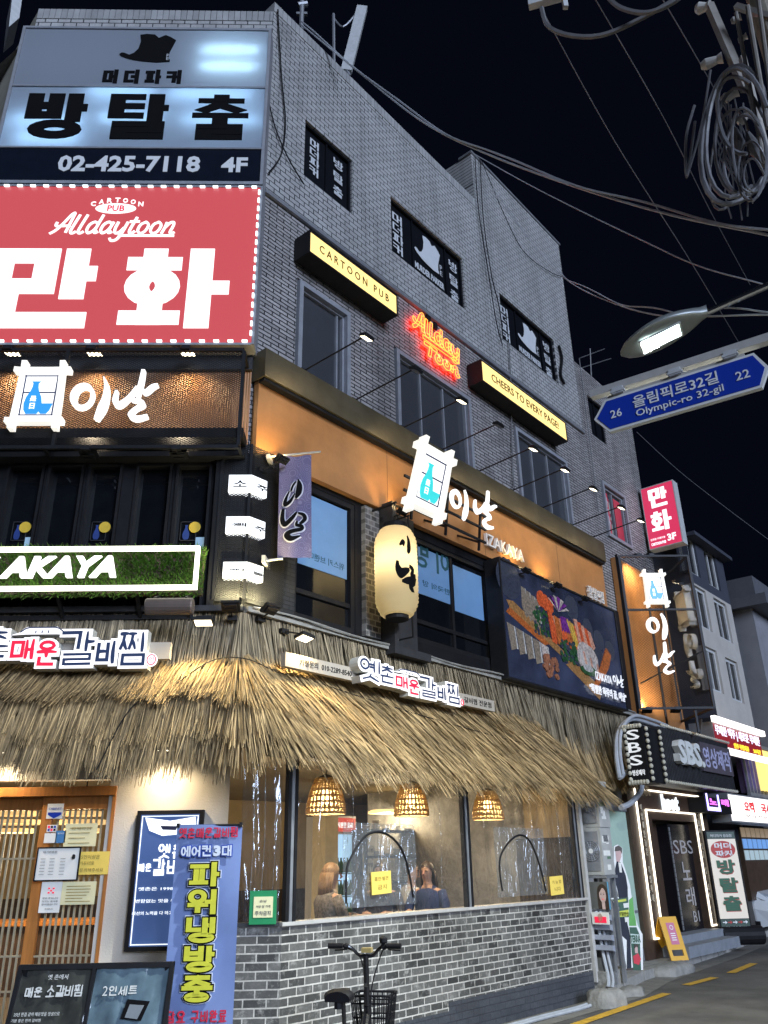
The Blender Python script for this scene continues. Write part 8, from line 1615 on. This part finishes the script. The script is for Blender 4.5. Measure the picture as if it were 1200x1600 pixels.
loft(b, secs); t.part('glasshouse', b, mat('car_glass', (.008, .009, .011), .06, spec=.7)); b = B(); b.box(-2.5, -1.15, .32, CW-.32, 1.465, 1.49)
for yy in (.085, CW-.085): b.tube([(-.22, yy, .98), (-.75, yy+.1, 1.32), (-1.2, yy+.16, 1.45), (-2.4, yy+.17, 1.46), (-3.0, yy+.12, 1.3), (-3.4, yy, 1.0)], .035, 6)
b.box(-1.5, -1.42, .03, .10, .98, 1.42); b.box(-2.45, -2.37, .03, .10, .98, 1.42); t.part('roof', b, bpy.data.materials['white_car_paint'])
for wx in (0, -2.7):
    for yy in (.10, CW-.10):
        b = B(); rot = Matrix.Rotation(math.pi/2, 3, 'X'); b.lathe([(.22, -.1), (.33, -.1), (.34, -.06), (.34, .06), (.33, .1), (.22, .1)], (wx, yy, .34), 24, rot); o = t.part('wheel', b, M['black']); b = B(); b.lathe([(.03, -.11), (.22, -.105), (.22, .105), (.03, .11)], (wx, yy, .34), 20, rot)
        for k in range(5): a = k*1.2566; b.bar((wx, yy-.11, .34), (wx+.2*math.cos(a), yy-.11, .34+.2*math.sin(a)), .035)
        sub(o, 'rim', b, M['grey'])
        b = B(); b.lathe([(.37, -.105), (.40, -.105), (.40, -.098)], (wx, yy, .34), 24, rot)
for yy in (.16, CW-.16-.36): b = B(); b.idx([(.72, yy-.04, .66), (.86, yy+.08, .62), (.875, yy+.36, .62), (.83, yy+.36, .74), (.70, yy+.10, .78), (.52, yy-.075, .76)], [(0, 1, 2, 3, 4, 5)]); b.v = [(x+.035, y-.02 if yy < 1 else y, z+.02) for x, y, z in b.v]; t.part('headlight', b, mat('headlight_glass', (.30, .33, .36), .1, coat=1) if 'headlight_glass' not in bpy.data.materials else bpy.data.materials['headlight_glass'])
b = B(); b.box(.86, .90, .45, CW-.45, .40, .60); b.mi = 1; b.box(.87, .905, .64, CW-.64, .42, .52); t.part('grille', b, [M['black'], M['whitepaper']]); b = B(); b.box(-.75, -.55, -.16, .04, .98, 1.1); t.part('mirror', b, bpy.data.materials['white_car_paint'])
b = B(); b.box(-.66, .66, .02, .06, .16, .30); t.part('skirt', b, M['black']); t.o.scale = (1.12, 1.12, 1.12)

# ================================================================== street lamp, name sign, pole and cables on the right
p0 = onz(970, 553, 5.55); p1 = onz(1106, 489, 5.72)
ax = (p1-p0); L_ = ax.length; axh = Vector((ax.x, ax.y, 0)).normalized(); LFm = Frame((p0.x, p0.y, 0), math.atan2(ax.y, ax.x))
t = Thing('street_lamp', 'grey street lamp head with a lit white LED panel on a steel arm', 'street lamp', LFm, (0, 0, 5.4))
Lh = math.hypot(ax.x, ax.y); zz = lambda q: 5.55+.17*q
b = B(); n = 20; P = []; ns = 14
for i in range(ns+1):
    q = i/ns; hw = .035+.175*max(0, math.sin(math.pi*min(1, q**.85*1.04)))**.75; hw = .02 if i == 0 else hw; up_ = .02+.085*math.sin(min(1, q*1.1)*math.pi*.75); 
    for k in range(n): a = 2*math.pi*k/n; P.append((Lh*q, hw*math.cos(a), zz(q)+(up_*math.sin(a) if math.sin(a) > 0 else .022*math.sin(a))))
b.idx(P, [(i*n+k, i*n+(k+1) % n, (i+1)*n+(k+1) % n, (i+1)*n+k) for i in range(ns) for k in range(n)]); b.face(*P[:n]); b.face(*P[-n:][::-1]); hd = t.part('head', b, M['lampcase'], smooth=True)
b = B(); pa, pb = Lh*.25, Lh*.68; b.box(pa, pb, -.088, .088, zz(.45)-.034, zz(.45)-.024); sl0 = .17/Lh
b.v = [(x, y, z+(x-Lh*.45)*sl0) for x, y, z in b.v]; t.part('led_panel', b, glow('lamp_led', (.80, 1, .95), 9)); b = B()
for sy in (-1, 1): b.bar((pa-.01, sy*.094, zz(.22)-.035), (pb+.01, sy*.094, zz(.74)-.035), .014)
b.bar((pa-.01, -.094, zz(.22)-.035), (pa-.01, .094, zz(.22)-.035), .014); b.bar((pb+.01, -.094, zz(.74)-.035), (pb+.01, .094, zz(.74)-.035), .014); t.part('bezel', b, M['lightgrey'])
pole = CAM+ray(1212, 60)*(6.3/math.hypot(ray(1212, 60).x, ray(1212, 60).y)); pl_ = LFm.l((pole.x, pole.y, 0))
b = B(); a1 = LFm.l(CAM+ray(1200, 446)*(math.hypot(pole.x, pole.y)*.97/math.hypot(ray(1200, 446).x, ray(1200, 446).y))); b.tube([(Lh*.96, 0, zz(.97)+.01), (a1.x, a1.y, a1.z), (pl_.x, pl_.y, a1.z+.18)], .03, 10); t.part('arm', b, M['chrome'])
lamp('AREA', t.o, (Lh*.48, 0, zz(.48)-.05-5.4), (0, 0, -1), 900, (.94, 1, .95), .30, 170, sy=.18)
b = B(); b.tube([(pole.x, pole.y, 0), (pole.x, pole.y, 12)], [.17, .13], 20); pb_ = B()
t = Thing('utility_pole', 'pale concrete utility pole at the upper right picture edge', 'utility pole', WD, (pole.x, pole.y, 0)); t.part('shaft', b, mat('pole_concrete', (.40, .36, .28), .8, bump=.3))
dp = math.hypot(pole.x, pole.y)
def D(x, y, d=1.0): r = ray(x, y); return CAM+r*(dp*d/math.hypot(r.x, r.y))
b = B(); b.bar(D(1108, 8, 1.0), D(1165, 140, 1.0), .07); b.bar(D(1150, 10, .98), D(1215, 30, .98), .05); b.bar(D(1160, 90, .98), D(1220, 330, .98), .05); b.tube([D(1150, 20, .96), D(1195, 260, .97)], .018, 8); b.tube([D(1168, 10, .95), D(1200, 200, .96)], .022, 8); b.tube([D(1185, 0, .95), D(1205, 150, .96)], .02, 8)
t.part('bracket', b, mat('galvanised', (.30, .28, .25), .45, .5, var=.2)); b = B()
for x, y, dx, dy, r in ((1112, 97, 34, -14, .055), (1098, 12, 22, -4, .06), (1140, 150, 26, -14, .05), (1162, 185, 16, -16, .045), (1150, 30, 16, -8, .035), (1160, 60, 14, -8, .035)): b.tube([D(x-dx/2, y-dy/2), D(x-dx/4, y-dy/4), D(x+dx/4, y+dy/4), D(x+dx/2, y+dy/2)], [r*.6, r, r*.7, r], 12)
t.part('insulator', b, mat('porcelain', (.62, .60, .56), .25, coat=.5))
b = B(); rnd = random.Random(11)
def coil(cx, cy, rx, ry, r, d, ph=0, turns=1.0, sk=0):
    pts = []
    for k in range(int(26*turns)+1): a = ph+2*math.pi*k/26; w_ = 1+.05*math.sin(a*3+ph); pts.append(D(cx+rx*w_*math.cos(a)+sk*math.sin(a), cy+ry*w_*math.sin(a), d+.012*math.sin(a*2+ph)))
    b.tube(pts, r, 6)
for cx, cy, rx, ry, r, d, ph, tn, sk in ((1150, 215, 55, 108, .024, .97, .6, .82, -8), (1152, 210, 50, 100, .02, .95, 1.0, .8, -4), (1160, 225, 44, 84, .016, .98, .4, .85, 5), (1165, 245, 34, 62, .014, .96, .2, 1.1, 0), (1140, 250, 30, 78, .012, .99, 1.3, .7, -10), (1170, 240, 26, 72, .013, .94, 2.0, 1.0, 6), (1175, 262, 22, 40, .01, .95, .5, 1.3, 0), (1178, 275, 16, 26, .009, .94, .1, 1.5, 3), (1160, 180, 40, 60, .018, .96, 1.6, .6, 8)): coil(cx, cy, rx, ry, r, d, ph, tn, sk)
for k in range(12): x = 1120+rnd.random()*70; y = 150+rnd.random()*60; b.tube(catmull([D(x, y), D(x-10+rnd.random()*30, y+45), D(x+rnd.random()*30-10, y+90), D(x+20, y+120+rnd.random()*20)], 5), .007, 5)
b.tube(catmull([D(1085, 165), D(1072, 215), D(1073, 275), D(1080, 235), D(1086, 190)], 6), .014, 6); b.tube(catmull([D(1073, 277), D(1095, 200), D(1110, 110)], 6), .012, 6)
solo('cable_coils', b, mat('grey_cable', (.17, .17, .18), .45, var=.25), 'tangled loops of grey cable hanging from the utility pole', 'cable bundle')
b = B(); b.tube([D(1150, 200), D(1156, 225), D(1155, 250)], [.01, .05, .01], 8); b.tube([D(1168, 205), D(1182, 235), D(1190, 255)], [.012, .06, .012], 8); solo('cable_joint', b, M['cable'], 'two swollen grey cable joints among the hanging loops', 'cable joint')

# road name sign
a, c = onz(940, 640, 4.25), onz(1192, 562, 4.25); d = c-a; NFm = Frame((a.x, a.y, 0), math.atan2(d.y, d.x)); nv = lambda x, y: onfr(NFm, x, y)
TL, TR, BL, BR, LT, RT_ = nv(947, 628), nv(1180, 546), nv(952, 679), nv(1186, 602), nv(930, 668), nv(1201, 572)
zt2, zb2 = (TL[1]+TR[1])/2, (BL[1]+BR[1])/2; xl, xr = (TL[0]+BL[0])/2, (TR[0]+BR[0])/2; xL, xR = LT[0], RT_[0]; zm = (zt2+zb2)/2; Hs = zt2-zb2
t = Thing('road_name_sign', 'blue arrow ended road name sign with a white rim hanging from a steel bar', 'road sign', NFm, (xl, 0, zb2))
HX = lambda g: [(xl+g*.5, zt2-g), (xr-g*.5, zt2-g), (xR-g*1.3, zm), (xr-g*.5, zb2+g), (xl+g*.5, zb2+g), (xL+g*1.3, zm)]
b = B(); b.poly(HX(0), 0, .035); pt = t.part('plate', b, M['white']); b = B(); b.poly(HX(Hs*.07), -.003, 0); t.part('blue_field', b, M['signblue'])
lx = lambda q: xl+(xr-xl)*q
b = B(); W_ = xr-xl; b.text('올림픽로32길', lx(.19), lx(.76), zb2+Hs*.46, zb2+Hs*.82, -.007, .003, .012); b.text('Olympic-ro 32-gil', lx(.20), lx(.78), zb2+Hs*.14, zb2+Hs*.40, -.007, .003, .006); b.text('26', lx(.025), lx(.105), zb2+Hs*.36, zb2+Hs*.60, -.007, .003, .008); b.text('22', lx(.865), lx(.95), zb2+Hs*.36, zb2+Hs*.60, -.007, .003, .008); t.part('lettering', b, mat('sign_white', (.85, .85, .85), .4))
z2 = zt2+Hs*.30; hbar = Hs*.22; b = B(); b.box(xL-.0, NFm.l((pole.x, pole.y, 0)).x if 0 else xR+1.2, -.01, .045, z2-hbar*.5, z2+hbar*.5); b.box(xl+.02, xr-.05, .002, .03, zt2, zt2+.018); t.part('bar', b, M['steelwhite'])
b = B()
for q in (.10, .50, .86): b.box(lx(q)-.035, lx(q)+.035, -.02, .055, zt2+.012, z2-hbar*.5+.012); b.box(lx(q)-.045, lx(q)+.045, -.024, .06, zt2+.02, zt2+.035)
t.part('clamp', b, M['lightgrey'])

# overhead wires and rooftop gear
def wire(lab, pts, r=.008, m='cable_pale', twin=0, name='overhead_wire'):
    P = []
    for x, y, dd in pts: rr = ray(x, y); P.append(CAM+rr*(dd/math.hypot(rr.x, rr.y)))
    P = catmull(P, 8); b = B(); b.tube(P, r, 5)
    if twin: b.tube([p+Vector((.02*math.sin(i*.5), 0, .05+.03*math.cos(i*.5))) for i, p in enumerate(P)], r, 5)
    solo(name, b, M[m], lab, 'cable')
wire('pale twin cable sagging from the building corner roof across to the utility pole', [(470, 38, 9.2), (560, 112, 9.0), (660, 190, 8.4), (760, 240, 7.8), (900, 292, 7.2), (1050, 336, 6.7), (1205, 368, 6.2), (1312, 396, 6.2)], .013, 'cable_pale', 1)
wire('thin grey wire running beneath the twin cable to the lamp arm', [(740, 240, 10.6), (820, 285, 9.5), (900, 326, 8.5), (1000, 374, 7.4), (1090, 415, 6.8), (1205, 448, 6.2), (1335, 492, 6.2)], .007, 'cable_pale')
wire('thin tan twisted wire from the tall brick wall end to the lamp head', [(770, 300, 11.2), (830, 378, 12.2), (872, 425, 12.4), (905, 450, 10.5), (970, 478, 8), (1040, 494, 6.8), (1110, 494, 6.3), (1205, 492, 6.1), (1340, 500, 6.2)], .008, 'cable_pale', 1)
wire('straight thin wire crossing the sky from the grey bracket down to the lamp arm', [(845, 12, 7), (960, 220, 9.5), (1080, 410, 13), (1160, 545, 18)], .007, 'cable')
wire('straight thin wire crossing the sky, second from the grey bracket', [(928, -5, 7), (1040, 190, 9.5), (1110, 330, 13), (1172, 445, 17)], .007, 'cable')
wire('straight thin wire crossing the sky nearest the cable coils', [(1030, -10, 7), (1100, 110, 9), (1150, 200, 12), (1215, 310, 16)], .007, 'cable')
wire('thick grey cable dipping in a loop at the top right of the sky', [(846, 12, 6.3), (856, 40, 6.3), (890, 55, 6.3), (940, 55, 6.3), (1000, 30, 6.3), (1080, -15, 6.3), (1180, -70, 6.2)], .026, 'cable')
wire('second thick grey cable dipping near the top picture edge', [(945, -10, 6.2), (970, 12, 6.2), (1010, 20, 6.2), (1050, 5, 6.2), (1090, -25, 6.2), (1180, -80, 6.2)], .026, 'cable')
wire('thin dim wire slanting down over the apartment blocks', [(995, 675, 24), (1060, 735, 26), (1130, 790, 28), (1210, 850, 30)], .012, 'cable')
b = B(); b.bar(D(826, 8, 1.0), D(885, -8, 1.0), .08); b.bar(D(880, -10, 1.0), D(884, 12, 1.0), .05); solo('line_bracket', b, M['lightgrey'], 'small grey line bracket at the top of the picture holding the wires', 'bracket')
def wallwire(lab, pts, m='black', o=.04, r=.011):
    P = [SD.w(*(lambda q: (q[0], -o, q[1]))(S(x, y, o))) for x, y in pts]; b = B(); b.tube(catmull(P, 6), r, 5); solo('wall_cable', b, M[m], lab, 'cable')
wallwire('dark cable drooping down the brick beside the tall corner signs', [(434, 15), (440, 120), (446, 190), (440, 240), (420, 270)])
wallwire('dark cable running from the corner signs to the first black filmed window', [(420, 160), (432, 205), (452, 250), (475, 288)])
wallwire('dark cable down the brick at the step in the roofline, left strand', [(742, 245), (748, 330), (762, 420), (775, 500), (785, 540)], o=.06); wallwire('dark cable down the brick at the step in the roofline, right strand', [(750, 245), (755, 340), (768, 430), (780, 480), (786, 530)], o=.06)
wallwire('thin dark cable looping from the roofline step across the tall brick wall', [(752, 250), (790, 340), (820, 395), (860, 425), (878, 432)], r=.008)
wallwire('grey drop cable down the brick between the neon sign and the third tall window', [(795, 535), (798, 600), (800, 700), (803, 760)], 'cable', r=.012); wallwire('grey drop cable down the lower wing beside the small window', [(905, 560), (915, 640), (925, 720), (935, 800)], 'cable', r=.012)
wallwire('dark bundled cable at the foot of the tall brick wall end', [(873, 540), (878, 560), (876, 585), (882, 600)], r=.03)
RA = lambda x, y, d: CAM+ray(x, y)*(d/math.hypot(ray(x, y).x, ray(x, y).y))
t = Thing('rooftop_antenna', 'pale slanted panel antenna on a thin mast above the parapet', 'antenna', WD, tuple(RA(542, 118, 10.6))); b = B(); p, q = RA(541, 112, 10.6), RA(566, 12, 10.6); b.bar(p, q, .20, .10); t.part('panel', b, M['lightgrey']); b = B(); b.tube([RA(522, 100, 10.6), RA(521, 22, 10.6)], .03, 6); b.tube(catmull([RA(521, 28, 10.6), RA(536, 42, 10.6), RA(556, 22, 10.6)], 4), .02, 6); b.tube([RA(545, 120, 10.6), RA(540, 108, 10.6)], .05, 6); t.part('mast', b, M['grey'])
b = B(); b.tube([RA(470, 60, 9.3), RA(472, 0, 9.3)], .04, 8); b.tube([RA(466, 8, 9.3), RA(480, 6, 9.3)], .05, 8); b.bar(RA(463, 22, 9.3), RA(480, 22, 9.3), .05); solo('cable_mast', b, M['grey'], 'short grey cable mast on the parapet at the corner', 'mast')
b = B(); p = [RA(14, 42, 11.5), RA(30, 28, 11.5), RA(36, -12, 11.5), RA(20, -14, 11.5)]; k_ = Vector((-.3, .5, 0)); b.idx(p+[v_+k_ for v_ in p], [(0, 1, 2, 3), (7, 6, 5, 4), (0, 4, 5, 1), (1, 5, 6, 2), (2, 6, 7, 3), (3, 7, 4, 0)]); solo('rooftop_vent', b, M['lightgrey'], 'pale rooftop vent slab at the top left of the picture', 'vent')
t = Thing('tv_antenna', 'thin dark television antenna behind the far end of the brick wall', 'antenna', WD, tuple(RA(930, 590, 19))); b = B(); b.tube([RA(925, 620, 19), RA(922, 545, 19)], .02, 5); b.tube([RA(905, 560, 19), RA(945, 545, 19)], .014, 5); b.tube([RA(908, 575, 19), RA(955, 560, 19)], .014, 5); t.part('rods', b, M['cable'])
